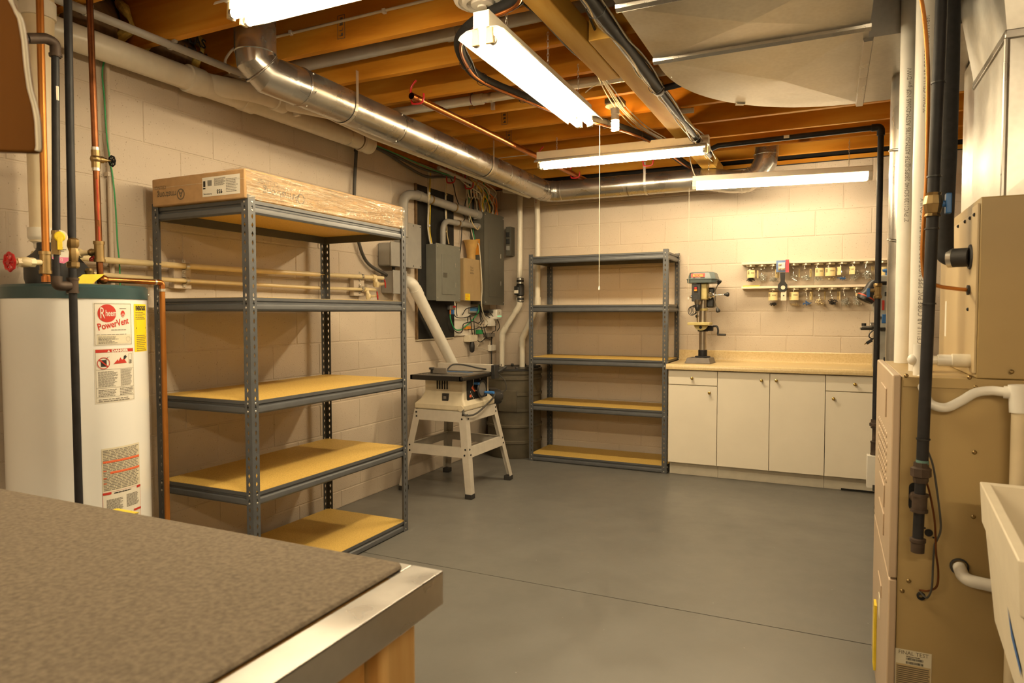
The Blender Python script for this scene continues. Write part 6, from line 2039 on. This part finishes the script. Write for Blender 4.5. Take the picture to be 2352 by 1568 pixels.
# ================================================================== benchtop band saw with lamp
def bandsaw():
    x0, x1, y0, y1 = 3.300, 3.455, 5.55, 5.86
    z = .9112
    t = thing('band_saw', 'grey benchtop band saw with black table and blue knobs at the worktop end', 'saw', (3.37, 5.7, z))
    # lower case with chamfered back edge
    poly = [(x0, y0), (x1, y0), (x1, y1), (x0+.03, y1), (x0, y1-.05)]
    MB().prism([(p[0]-0, p[1]) for p in poly], (0, 0, z), (1, 0, 0), (0, 1, 0), (0, 0, 1), .30).build('lower_case', 'bandsaw_gray', t, bev=.006)
    MB().box(x0+.02, x0+.09, y1-.09, y1-.01, z+.30, z+.50).build('spine', 'bandsaw_gray', t, bev=.004)
    up = [(x0-.015, 0), (x0+.02, -.08), (x1, -.08), (x1, .22), (x0+.03, .22), (x0-.015, .17)]
    MB().prism(up, (0, y0+.02, z+.46), (1, 0, 0), (0, 0, 1), (0, 1, 0), .28).build('upper_case', 'bandsaw_gray', t, bev=.006)
    for zz in (.06, .53):
        MB().box(x0+.06, x0+.085, y0-.003 if zz < .3 else y0+.017, y0+.002 if zz < .3 else y0+.021, z+zz, z+zz+.03).build('door_latch', 'black_plastic', t)
    MB().box(x0+.045, x0+.06, y0+.016, y0+.021, z+.43, z+.50).build('warning_label', 'red_print', t)
    MB().box(x0+.045, x0+.10, y0+.0, y0+.05, z+.335, z+.40).build('switch_box', 'blue_light', t, bev=.004)
    MB().box(x0-.09, x0+.13, y0-.03, y0+.17, z+.285, z+.300).build('table', 'saw_black', t, bev=.002)
    MB().box(x0-.085, x0-.02, y0-.02, y0+.02, z+.301, z+.315).build('mitre_gauge', 'saw_gray', t, bev=.003)
    MB().tube([(x0-.07, y0, z+.315), (x0-.07, y0, z+.335)], .016, 12).build('gauge_knob', 'black_plastic', t)
    MB().lathe([(.02, 0), (.024, .008), (.02, .03)], (x0-.03, y0+.0, z+.315), (1, 0, 0.2), 14).build('fence_knob', 'saw_gray', t)
    MB().lathe([(.018, z+.675), (.018, z+.705), (.036, z+.712), (.038, z+.722), (.030, z+.73)], (x0+.085, y0+.11, 0), n=20).build('tension_knob', 'blue_light', t)
    MB().lathe([(.016, 0), (.019, .01), (.014, .024)], (x0+.09, y0-.005, z+.262), (0, -1, 0), 12).build('table_lock', 'brass', t)
    # cord and plug hanging from the table edge
    cb = MB(); q = Vector((x0-.005, y0-.035, z+.29))
    cb.tube(spline([q, q+Vector((-.028, 0, -.03)), q+Vector((-.03, -.005, -.055)), q+Vector((-.005, -.008, -.065)), q+Vector((.012, 0, -.04)), q+Vector((0, 0, -.062)), q+Vector((-.02, 0, -.078))], 6), .0042, 8); cb.build('power_cord', 'cable_black', t)
    MB().obox(q+Vector((-.03, 0, -.088)), (-.7, 0, -.5), (0, 1, 0), (.5, 0, -.7), .022, .010, .011).build('plug', 'black_plastic', t, bev=.003)
    for k in (-.005, .005):
        MB().obox(q+Vector((-.054, k, -.103)), (-.7, 0, -.5), (0, 1, 0), (.5, 0, -.7), .009, .001, .003).build('plug_prong', 'brass_bright', t)
    # work lamp on a bent arm
    l0 = at(2040, 650, 'Y', 5.56); lampc = at(1998, 668, 'Y', 5.50)
    MB().tube([l0+Vector((.05, .06, .05)), l0, lampc+Vector((.035, 0, .055))], .014, 12).build('lamp_arm', 'iron', t)
    ax_ = Vector((-.45, -.1, -.85)).normalized()
    MB().lathe([(.012, -.085), (.030, -.075), (.042, -.05), (.045, .02), (.056, .035), (.060, .06), (.056, .078), (.05, .075), (.03, .05)], lampc, ax_, 28, True).build('lamp_shade', 'black_plastic', t)
    MB().lathe([(.0605, .045), (.0608, .047), (.0608, .053), (.0605, .055)], lampc, ax_, 28, False).build('lamp_stripe', 'red_stripe', t)
bandsaw()
# ================================================================== furnace on the right
FX0, FX1, FY0, FY1, FZ = 3.195, 3.80, 2.20, 2.905, 1.14
def furnace():
    t = thing('furnace', 'tan furnace cabinet on the right with slotted left door', 'furnace', ((FX0+FX1)/2, (FY0+FY1)/2, 0))
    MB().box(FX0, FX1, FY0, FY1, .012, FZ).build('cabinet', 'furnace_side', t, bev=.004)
    MB().box(FX0+.02, FX1-.02, FY0+.02, FY1-.02, 0, .012).build('base', 'black_paint', t)
    # doors on the left face
    up = MB().box(FX0-.022, FX0-.001, FY0-.004, FY1, .56, FZ+.004).build('upper_door', 'furnace_door', t, bev=.004)
    lo = MB().box(FX0-.022, FX0-.001, FY0-.004, FY1, .03, .555).build('lower_door', 'furnace_door', t, bev=.004)
    # embossed plates and dimple grid on the upper door
    MB().box(FX0-.026, FX0-.021, 2.40, 2.62, .995, 1.085).build('embossed_plate', 'furnace_door', up, bev=.002)
    MB().box(FX0-.026, FX0-.021, 2.40, 2.62, .71, .78).build('embossed_plate', 'furnace_door', up, bev=.002)
    MB().box(FX0-.026, FX0-.021, 2.40, 2.62, .62, .69).build('embossed_plate', 'furnace_door', up, bev=.002)
    for i in range(8):
        for j in range(6):
            MB().lathe([(.010, 0), (.007, .003), (.001, .004)], (FX0-.022, 2.34+i*.05+(j % 2)*.025, .81+j*.027), (-1, 0, 0), 8).build('dimple', 'furnace_door', up)
    MB().box(FX0-.025, FX0-.021, 2.45, 2.60, .40, .44).build('handle_slot', 'furnace_door', lo, bev=.001)
    MB().box(FX0-.0235, FX0-.0215, 2.50, 2.56, .31, .38).build('clear_tape', 'paper_cream', lo)
    MB().box(FX0-.030, FX0-.0225, 2.64, 2.70, .07, .30).build('yellow_tag', 'yellow_tag', lo)
    # near side: top flange strip, holes, screws, label
    MB().box(FX0+.005, FX0+.30, FY0-.004, FY0-.0005, FZ-.028, FZ).build('top_flange', 'furnace_side', t, bev=.001)
    def Ys(u, v): return at(u, v, 'Y', FY0)
    for u, v in ((2081, 862), (2226, 866), (2240, 888), (2238, 1038), (2235, 1186), (2087, 1333), (2072, 1356), (2322, 853)):
        c = Ys(u, v)
        MB().lathe([(.005, 0), (.006, .003), (.003, .006), (.002, .006)], (c.x, FY0-.004 if v < 870 else FY0, c.z), (0, -1, 0), 10).build('screw', 'brass', t)
    def hole(u, v, r, name='knockout_hole'):
        c = Ys(u, v)
        MB().lathe([(r, 0), (r, .0012)], (c.x, FY0-.0002, c.z), (0, -1, 0), 24).build(name, 'black_paint', t)
    hole(2133, 1223, .0105)
    hole(2124, 1212, .0025); hole(2144, 1234, .0025)
    c = Ys(2100, 1140)
    pl = [(.014*math.cos(R(a)), .026+.014*math.sin(R(a))) for a in range(0, 181, 20)]+[(.014*math.cos(R(a)), -.026+.014*math.sin(R(a))) for a in range(180, 361, 20)]
    MB().prism(pl, (c.x, FY0-.0014, c.z), (1, 0, 0), (0, 0, 1), (0, 1, 0), .0012).build('gas_port', 'black_paint', t)
    # test label with lettering
    a, b_ = Ys(2055, 1568), Ys(2140, 1505)
    p = Print(lambda x, y, h: Vector((a.x+x, FY0-.0006-h*.0004, y)))
    W = b_.x-a.x; zt = b_.z+.004; 
    p.rect(0, zt-.16, W, zt, 'paper_cream', 0)
    p.rect(.002, zt-.155, W-.002, zt-.042, 'cable_beige', 1)
    p.text('FINAL TEST', W*.5, zt-.014, .0155, 'ink_brown', 2, align='CENTER', sx=.95)
    p.lines(W*.3, zt-.020, W*.75, zt-.0155, 1, 'ink_brown', 2)
    rnd = random.Random(8)
    for zz in (.029, .040):
        x = W*.30
        while x < W*.78:
            w_ = rnd.uniform(.0006, .0018); p.rect(x, zt-zz, x+w_, zt-zz+.007, 'ink', 2); x += w_+rnd.uniform(.0005, .0014)
    p.lines(.004, zt-.15, W-.004, zt-.045, 18, 'ink_brown', 2, .55, words=False, ragged=.05)
    p.build('test_label', t)
    # conduit bushing for the wires
    c = Ys(2115, 1367)
    MB().lathe([(.006, 0), (.011, .001), (.011, .008), (.006, .009)], (c.x, FY0, c.z), (0, -1, 0), 20, False).build('bushing', 'iron', t)
furnace()

# evaporator coil case on top
EX0 = 3.372
def coil():
    t = thing('coil_case', 'tall tan coil case standing on the furnace', 'case', (3.59, 2.55, FZ))
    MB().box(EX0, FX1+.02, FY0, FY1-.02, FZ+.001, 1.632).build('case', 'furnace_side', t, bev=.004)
    MB().box(EX0-.004, EX0, FY0+.09, FY1-.025, FZ+.02, 1.60).build('access_panel', 'furnace_tan', t, bev=.001)
    MB().box(EX0-.006, EX0-.0005, FY0+.003, FY0+.085, FZ+.015, 1.615).build('corner_panel', 'furnace_tan', t, bev=.001)
    for y in (2.245, 2.32, 2.40, 2.52):
        MB().lathe([(.0055, 0), (.005, .003), (.002, .005)], (EX0-.006 if y < 2.28 else EX0-.004, y, 1.590), (-1, 0, 0), 8).build('screw', 'iron', t)
    MB().lathe([(.0055, 0), (.005, .003), (.002, .005)], (EX0-.004, 2.32, 1.33), (-1, 0, 0), 8).build('screw', 'iron', t)
    MB().box(EX0-.0048, EX0-.004, 2.72, 2.75, 1.24, 1.36).build('barcode_label', 'paper', t)
    return t
coil()
t = thing('supply_plenum', 'galvanized supply plenum rising from the coil case', 'duct', (3.6, 2.45, 1.632))
pz = 2.06
mb = MB()
x0, x1, y0, y1 = 3.425, 3.86, 2.225, 2.68
vs = [(x0, y0, 1.633), (x1, y0, 1.633), (x1, y1, 1.633), (x0, y1, 1.633), (x0, y0, pz), (x1, y0, pz), (x1, y1, pz), (x0, y1, pz), ((x0+x1)/2, y0-.006, 1.85)]
mb.add(vs, [(0, 1, 8), (1, 5, 8), (5, 4, 8), (4, 0, 8), (1, 2, 6, 5), (2, 3, 7, 6), (3, 0, 4, 7), (0, 3, 2, 1), (4, 5, 6, 7)])
mb.build('lower_section', 'galvanized_sheet', t, smooth=False)
mb = MB()
xa, ya = x0-.0, y0
vs = [(x0, y0, pz+.001), (x1, y0, pz+.001), (x1, y1, pz+.001), (x0, y1, pz+.001), (x0-.06, y0-.10, 2.50), (x1, y0-.10, 2.50), (x1, y1+.1, 2.50), (x0-.06, y1+.1, 2.50)]
mb.add(vs, [(3, 2, 1, 0), (4, 5, 6, 7)]+[(k, (k+1) % 4, 4+(k+1) % 4, 4+k) for k in range(4)])
mb.build('upper_transition', 'galvanized_sheet', t, smooth=False)
MB().box(x0-.006, x1+.006, y0-.008, y1+.004, pz-.012, pz+.012).build('joint_cleat', 'galvanized', t, bev=.003)
MB().tube([(x0, y0-.003, 1.634), (x0, y0-.003, pz-.012)], .007, 8).build('corner_seam', 'galvanized', t)
one('return_duct', MB().box(3.50, 3.95, 2.95, 3.40, .0005, 2.32), 'galvanized_sheet', 'galvanized return duct standing behind the furnace', 'duct', (3.7, 3.2, 0), smooth=False)

# flues
def flue(label, u, v, r, mat, txt, lean=0):
    c = at(u, v, 'Z', FZ+.0005)
    t = thing('flue_pipe', label, 'pipe', tuple(c), 'white flue pipes on the furnace')
    b_ = Vector((c.x+lean, c.y, ZJ+.03))
    MB().tube([c, b_], r, 28).build('pipe', mat, t)
    d = (CAM-c); d.z = 0; d.normalize(); s = Vector((-d.y, d.x, 0))
    def fn(x, y, h): 
        a = x/r
        return c+(b_-c)*((y)/(b_.z-c.z))+(d*math.cos(a)+s*math.sin(a))*(r+.0006)
    p = Print(fn)
    p.text(txt[0], .006, txt[1], .020, 'ink_gray', rot=R(90), sx=.85)
    p.build('pipe_print', t)
    if len(txt) > 2:
        p = Print(fn); p.text(txt[2], .006, txt[3], .018, 'ink_gray', rot=R(90), sx=.85); p.build('pipe_print', t)
flue('left white PVC flue pipe with small black print, standing on the furnace', 2075, 833, .0302, 'pvc_white', ('2" PVC1120 SCH40 280PSI@73F ASTM-D1785 ASTM-D2665 NSF-pw-DWV', .50))
flue('right white PVC flue pipe with small grey print, standing on the furnace', 2112, 852, .0302, 'pvc_white', ('2" DWV CELLULAR CORE PVC PIPE NOT FOR PRESSURE USE ONLY', .02, '2" DWV CELLULAR CORE PVC ASTM F-891', .78))
c = at(2070, 600, 'Y', 3.35)
t = thing('round_riser_duct', 'shiny round duct riser behind the left flue pipe', 'duct', (c.x+.02, 3.35, .9))
MB().tube([(c.x+.025, 3.35, .02), (c.x+.025, 3.35, 2.22), (c.x+.03, 3.38, 2.33)], .078, 32, cap=True).build('riser', 'galvanized', t)
for z_ in (1.62, 2.0):
    MB().lathe([(.079, -.006), (.083, -.002), (.083, .002), (.079, .006)], (c.x+.025, 3.35, z_), (.2, -.1, 1), 32, False).build('seam_bead', 'galvanized', t)

# orange wire and line-set at the furnace
def Yq(u, v, y): return at(u, v, 'Y', y)
w_pts = [Yq(2115, -10, 2.17), Yq(2124, 50, 2.17), Yq(2131, 150, 2.17), Yq(2131, 280, 2.17), Yq(2128, 420, 2.17), Yq(2120, 540, 2.17), Yq(2119, 600, 2.17), Yq(2126, 640, 2.17), Yq(2150, 655, 2.2), Yq(2180, 661, 2.24), Yq(2212, 666, 2.29)]
t = thing('copper_liquid_line', 'thin orange-brown copper line curving from above into the coil case', 'pipe', tuple(w_pts[-1]))
w_pts[-1] = Vector((EX0-.008, 2.29, w_pts[-1].z))
MB().tube(spline(w_pts, 8), .0055, 10).build('line', 'copper_orange', t)
MB().lathe([(.014, 0), (.014, .006), (.006, .008)], (EX0-.007, 2.29, w_pts[-1].z), (-1, 0, 0), 16).build('grommet', 'black_rubber', t)
s_pts = [Yq(2185, -30, 2.40), Yq(2182, 150, 2.38), Yq(2176, 350, 2.36), Yq(2168, 510, 2.33), Yq(2168, 575, 2.32), Yq(2185, 592, 2.30), Yq(2215, 590, 2.28)]
s_pts[-1] = Vector((EX0-.0065, 2.29, s_pts[-2].z)); s_pts[-2].y = 2.30
t = thing('suction_line', 'thick black foam-covered suction line bending into the coil case', 'pipe', tuple(s_pts[-1]))
MB().tube(fillet(s_pts[:4]+[Vector((s_pts[4].x, s_pts[4].y, s_pts[-1].z)), s_pts[-1]], .05, 8), .025, 18).build('insulation', 'foam_black', t)
d = (s_pts[-1]-Vector((s_pts[4].x, s_pts[4].y, s_pts[-1].z))).normalized()
MB().cyl(s_pts[-1]-d*.05, s_pts[-1]-d*.002, .027, 18).build('tape_wrap', 'black_rubber', t)
MB().cyl(s_pts[-1]-d*.055, s_pts[-1]-d*.042, .0275, 18).build('tape_band', 'zinc', t)
MB().lathe([(.036, 0), (.034, .004)], s_pts[-1], (-1, 0, 0), 18).build('flange', 'black_rubber', t)

# black gas pipe with blue-handled valve in front of the furnace
gp = [Yq(2165, -20, 2.14), Yq(2146, 400, 2.14), Yq(2118, 1060, 2.14)]
t = thing('furnace_gas_pipe', 'black iron gas pipe with blue valve in front of the furnace', 'pipe', tuple(Yq(2108, 1255, 2.14)))
gt = Yq(2152, 260, 2.14); gb = Yq(2118, 1065, 2.14)
top = gb+(gt-gb)*((ZJ+.03-gb.z)/(gt.z-gb.z))
MB().tube([gb, top], .0150, 18).build('riser', 'iron', t)
def al(v): # along the pipe by photo row
    lo_, hi_ = 0., 1.
    for _ in range(30):
        m_ = (lo_+hi_)/2
        p_ = gb+(top-gb)*m_
        q_ = (p_-CAM); wv = q_.dot(_F); vv = 784-FPX*q_.dot(_U)/wv
        if vv > v: lo_ = m_
        else: hi_ = m_
    return gb+(top-gb)*lo_
f = MB(); f.tube([al(497), al(490), al(489), al(470), al(469), al(450), al(449), al(443)], lambda s: .021-.004*math.sin(s*9), 10); f.build('valve_body', 'brass', t, ang=20)
vc = al(470)
f = MB(); f.tube([vc, vc+Vector((.03, -.004, 0))], .009, 10); f.obox(vc+Vector((.034, -.006, 0)), (1, 0, 0), (0, 1, 0), (0, 0, 1), .007, .012, .027); f.build('valve_handle', 'blue_light', t, bev=.003)
for v in (190, 405, 525, 697, 1008):
    p_ = al(v); f = MB(); f.cyl(p_-Vector((0, 0, .002)), p_+Vector((0, 0, .002)), .0175, 16); f.build('tie', 'cable_black', t)
MB().cyl(al(1066), al(1056), .0155, 14).build('thread', 'corrosion', t)
dn = Vector((-.0045, 0, -.0))
q = gb
zb = lambda v: Yq(2115, v, 2.14).z
px = lambda v: Yq(2116-(v-1065)*.045, v, 2.14)
MB().lathe([(.017, -.036), (.019, -.03), (.019, -.022), (.0255, -.018), (.0255, .004), (.019, .008), (.018, .02)], px(1078), n=8).build('union', 'iron_rust', t)
MB().tube([px(1090), px(1135)], .0135, 14).build('nipple', 'iron', t)
MB().tube([px(1133), px(1175)], .0185, 16).build('tee', 'iron_rust', t)
for v in (1136, 1172):
    MB().cyl(px(v-3), px(v+3), .0215, 16).build('tee_lip', 'iron_rust', t)
c = px(1152); c2 = Vector((at(2100, 1140, 'Y', FY0).x, FY0-.002, c.z))
MB().tube([c, c2], .014, 12).build('side_nipple', 'iron_rust', t)
MB().tube([px(1174), px(1238)], .0135, 14).build('drip_leg', 'iron', t)
MB().lathe([(.0165, -.030), (.017, -.004), (.020, 0), (.020, .008), (.015, .010)], px(1243), n=18).build('cap', 'iron_rust', t)

# thermostat wires looping down to the bushing
for k, (pts, m_, lab) in enumerate(((((2129, 1030), (2142, 1065), (2150, 1110), (2160, 1190), (2160, 1220), (2152, 1240), (2146, 1255), (2143, 1300), (2140, 1350), (2130, 1375), (2116, 1368)), 'cable_gray', 'dark thermostat wire looping beside the furnace gas pipe'),
                  (((2124, 1095), (2135, 1130), (2146, 1190), (2149, 1235), (2150, 1270), (2155, 1310), (2152, 1345), (2135, 1362), (2116, 1366)), 'copper_old', 'brown thermostat wire looping beside the furnace gas pipe'))):
    P = [Yq(u, v, 2.165-.008*k) for u, v in pts]; P[-1].y = FY0-.006; P[-2].y = 2.175
    one('thermostat_wire', MB().tube(spline(P, 8), .0028, 7), m_, lab, 'wire', tuple(P[-1]))

# condensate drain: white trap, hose and standpipe
t = thing('condensate_drain', 'white condensate drain hose curving across the furnace to a standpipe', 'pipe', tuple(Yq(2330, 900, 2.16)))
cd0 = Vector((EX0-.004, 2.26, Yq(2200, 828, 2.26).z))
MB().lathe([(.014, 0), (.019, .002), (.019, .045), (.014, .048)], cd0, (-1, 0, 0), 18).build('case_fitting', 'tape_white', t)
e1 = Vector((Yq(2116, 828, 2.26).x, 2.26, cd0.z))
MB().tube([cd0, e1], .0125, 16).build('stub', 'pvc', t)
MB().cyl(e1+Vector((.09, 0, 0)), e1+Vector((.04, 0, 0)), .0165, 18).build('coupling', 'pvc_white', t)
MB().tube([e1+Vector((-.004, 0, .045)), e1+Vector((-.004, 0, -.06))], .0165, 18).build('tee', 'pvc_white', t)
MB().ball(e1+Vector((-.02, 0, 0)), .016).build('tee_end', 'pvc_white', t)
h = [e1+Vector((-.004, -.002, -.05)), Yq(2122, 895, 2.185), Yq(2135, 925, 2.178), Yq(2170, 936, 2.175), Yq(2205, 922, 2.175), Yq(2240, 902, 2.175), Yq(2275, 897, 2.172), Yq(2300, 899, 2.165), Yq(2325, 901, 2.16)]
MB().tube(spline(h, 8), .0125, 16).build('hose', 'pvc_white', t)
hs = h[-1]
MB().cyl(Yq(2305, 900, 2.163), Yq(2345, 903, 2.155), .0165, 18).build('coupling', 'pvc_white', t)
sp = Yq(2344, 903, 2.155)
MB().tube([sp+Vector((-.004, 0, .022)), sp+Vector((.0, 0, -.05))], .0235, 20).build('standpipe_tee', 'pvc_white', t)
MB().tube([sp+Vector((0, 0, -.04)), Vector((sp.x, sp.y, .02))], .019, 20).build('standpipe', 'pvc_aged', t)
# drain elbow low on the furnace side
c = at(2203, 1300, 'Y', FY0)
t = thing('drain_elbow', 'white PVC elbow coming out low on the furnace side', 'pipe', (c.x, FY0, c.z))
MB().lathe([(.019, 0), (.023, .001), (.023, .007), (.019, .008)], (c.x, FY0, c.z), (0, -1, 0), 24, False).build('grommet', 'black_rubber', t)
b_ = Vector((c.x+.004, FY0-.045, c.z-.020))
MB().tube(fillet([Vector((c.x, FY0-.001, c.z)), b_, b_+Vector((.07, -.004, -.006))], .032, 8), .0165, 18).build('elbow', 'pvc_white', t)
MB().tube([b_+Vector((.065, -.004, -.006)), b_+Vector((.35, -.01, -.01))], .013, 16).build('pipe', 'pvc_aged', t)

# ================================================================== laundry tub
def tub():
    z = .90
    a = at(2250, 1105, 'Z', z); b_ = at(2352, 1315, 'Z', z)
    e = (b_-a).normalized()            # left rim, towards the viewer
    s = Vector((-e.y, e.x, 0))         # to the right
    if s.x < 0: s = -s
    t = thing('laundry_tub', 'white plastic laundry tub at the lower right edge', 'sink', (a.x+.3, a.y-.3, 0))
    L, W = .62, .56
    def P(x, y, zz): return a+s*x+e*y+Vector((0, 0, zz-z))
    mb = MB()
    n = 4
    out_t = [P(0, 0, z), P(W, 0, z), P(W, L, z), P(0, L, z)]
    out_m = [P(.006, .006, z-.10), P(W-.006, .006, z-.10), P(W-.006, L-.006, z-.10), P(.006, L-.006, z-.10)]
    out_s = [P(.012, .012, z-.103), P(W-.012, .012, z-.103), P(W-.012, L-.012, z-.103), P(.012, L-.012, z-.103)]
    out_b = [P(.035, .03, z-.335), P(W-.035, .03, z-.335), P(W-.035, L-.03, z-.335), P(.035, L-.03, z-.335)]
    out_c = [P(.12, .10, z-.40), P(W-.12, .10, z-.40), P(W-.12, L-.10, z-.40), P(.12, L-.10, z-.40)]
    in_t = [P(.022, .022, z), P(W-.022, .022, z), P(W-.022, L-.022, z), P(.022, L-.022, z)]
    in_b = [P(.05, .05, z-.33), P(W-.05, .05, z-.33), P(W-.05, L-.05, z-.33), P(.05, L-.05, z-.33)]
    loops = [in_b, in_t, out_t, out_m, out_s, out_b, out_c]
    vs = [p for lp in loops for p in lp]
    fs = [(3, 2, 1, 0)]
    for i in range(len(loops)-1):
        for k in range(4): fs.append((i*4+k, i*4+(k+1) % 4, (i+1)*4+(k+1) % 4, (i+1)*4+k))
    fs.append(tuple((len(loops)-1)*4+k for k in range(4)))
    mb.add(vs, fs)
    mb.build('basin', 'tub', t, bev=.008, seg=3)
    for x, y in ((.10, .08), (W-.10, .08), (.10, L-.08), (W-.10, L-.08)):
        MB().tube([P(x, y, z-.38), P(x-.02 if x < .3 else x+.02, y, .0)], .014, 12).build('leg', 'pvc_white', t)
    c = P(.055, L*.70, z-.20)
    def fn(x, y, h): 
        k = (.20-y)/.335
        return P(.006+.029*k-.0035, L*.60+x, z-.20+y)
    p = Print(fn); p.poly([(0, .03), (.05, .0), (.14, -.03), (.14, -.05), (.03, -.02)], 'blue'); p.build('painted_stroke', t)
tub()

# ================================================================== workbench in the foreground
def bench():
    X1, Y1, z = 2.440, .945, .90
    X0, Y0 = .62, -.55
    t = thing('workbench', 'workbench with grey carpet top and metal edging in the left foreground', 'workbench', (1.5, .2, 0))
    MB().box(X0+.004, X1-.004, Y0+.004, Y1-.004, z-.058, z-.006).build('top_core', 'bench_wood', t)
    # metal edging: flat strip and turned-down lip on the right and far edges
    mb = MB()
    mb.box(X1-.060, X1, Y0, Y1, z-.006, z-.002).box(X1-.003, X1, Y0, Y1, z-.058, z-.002)
    mb.build('edge_trim', 'edge_metal', t, bev=.0015)
    mb = MB()
    mb.box(X0, X1-.0605, Y1-.060, Y1, z-.006, z-.0022).box(X0, X1-.003, Y1-.003, Y1, z-.058, z-.0022)
    mb.build('edge_trim', 'edge_metal', t, bev=.0015)
    ct = MB(); ct.prism([(X0, Y0), (X1-.062, Y0), (X1-.062, Y1-.028), (X1-.074, Y1-.016), (X0, Y1-.016)], (0, 0, z-.0018), (1, 0, 0), (0, 1, 0), (0, 0, 1), .008)
    ct.build('carpet_top', 'bench_carpet', t, bev=.004)
    MB().box(X0+.06, X1-.058, Y1-.10, Y1-.06, z-.20, z-.059).build('apron', 'bench_wood', t, bev=.003)
    MB().box(X1-.094, X1-.056, Y0+.05, Y1-.135, z-.20, z-.059).build('apron', 'bench_wood', t, bev=.003)
    MB().box(X1-.115, X1-.025, Y1-.13, Y1-.04, .0, z-.059).build('leg', 'bench_leg_wood', t, bev=.012, seg=3)
    MB().box(X1-.115, X1-.025, Y0+.04, Y0+.13, .0, z-.059).build('leg', 'bench_leg_wood', t, bev=.012, seg=3)
    MB().box(X0+.03, X0+.12, Y1-.13, Y1-.04, .0, z-.059).build('leg', 'bench_leg_wood', t, bev=.012, seg=3)
    MB().box(X0+.03, X0+.12, Y0+.04, Y0+.13, .0, z-.059).build('leg', 'bench_leg_wood', t, bev=.012, seg=3)
bench()
# small paper scraps on the bench's far edge
one('paper_scrap', MB().box(1.62, 1.69, .925, .947, .8995, .9012), 'yellow_tag', 'yellow scrap of paper at the far edge of the workbench', 'paper', (1.65, .935, .8995))

# wavy-edged board close to the viewer at the top left
def wavy():
    D = 0.80
    def Dp(u, v): 
        d = _F+_R*((u-1176)/FPX)+_U*((784-v)/FPX)
        return CAM+d*D
    edge = [(14, -10), (38, 40), (46, 90), (50, 150), (56, 200), (66, 240), (71, 275), (72, 330), (70, 341)]
    P = [Dp(u, v) for u, v in edge]
    # local plane facing the viewer's left-forward
    o = P[0]; ex = _R.copy(); ex.z = 0; ex.normalize(); ez = Vector((0, 0, 1))
    poly = [((p-o).dot(ex), (p-o).dot(ez)) for p in P]
    lo = poly[-1][1]
    poly = [(-.35, poly[0][1]+.10), (poly[0][0]-.015, poly[0][1]+.10)]+poly+[(poly[-1][0]-.006, lo-.002), (-.35, lo+.012)]
    n_ = ex.cross(ez)
    t = thing('wavy_board', 'brown wooden board with a wavy pale edge hanging close at the top left', 'board', tuple(o))
    MB().prism(poly, o, ex, ez, n_*-1, .014).build('panel', 'dark_ply', t, bev=.002)
    eb = [o+ex*p[0]+ez*p[1]-n_*(-.0) for p in poly[1:-2]]
    eb = [p-n_*.004 for p in eb]
    MB().tube(spline(eb, 5), .0032, 10).build('edge_banding', 'tape_white', t)
    # hangs from the ceiling on a wooden hanger
    h0 = o+ex*-.25+Vector((0, 0, poly[0][1]-.02))-n_*.008
    MB().tube([h0, Vector((h0.x, h0.y, ZJ-.002))], .008, 8).build('hanger_rod', 'iron', t)
wavy()

for o in bpy.data.objects:
    if '_o' in o: del o['_o']
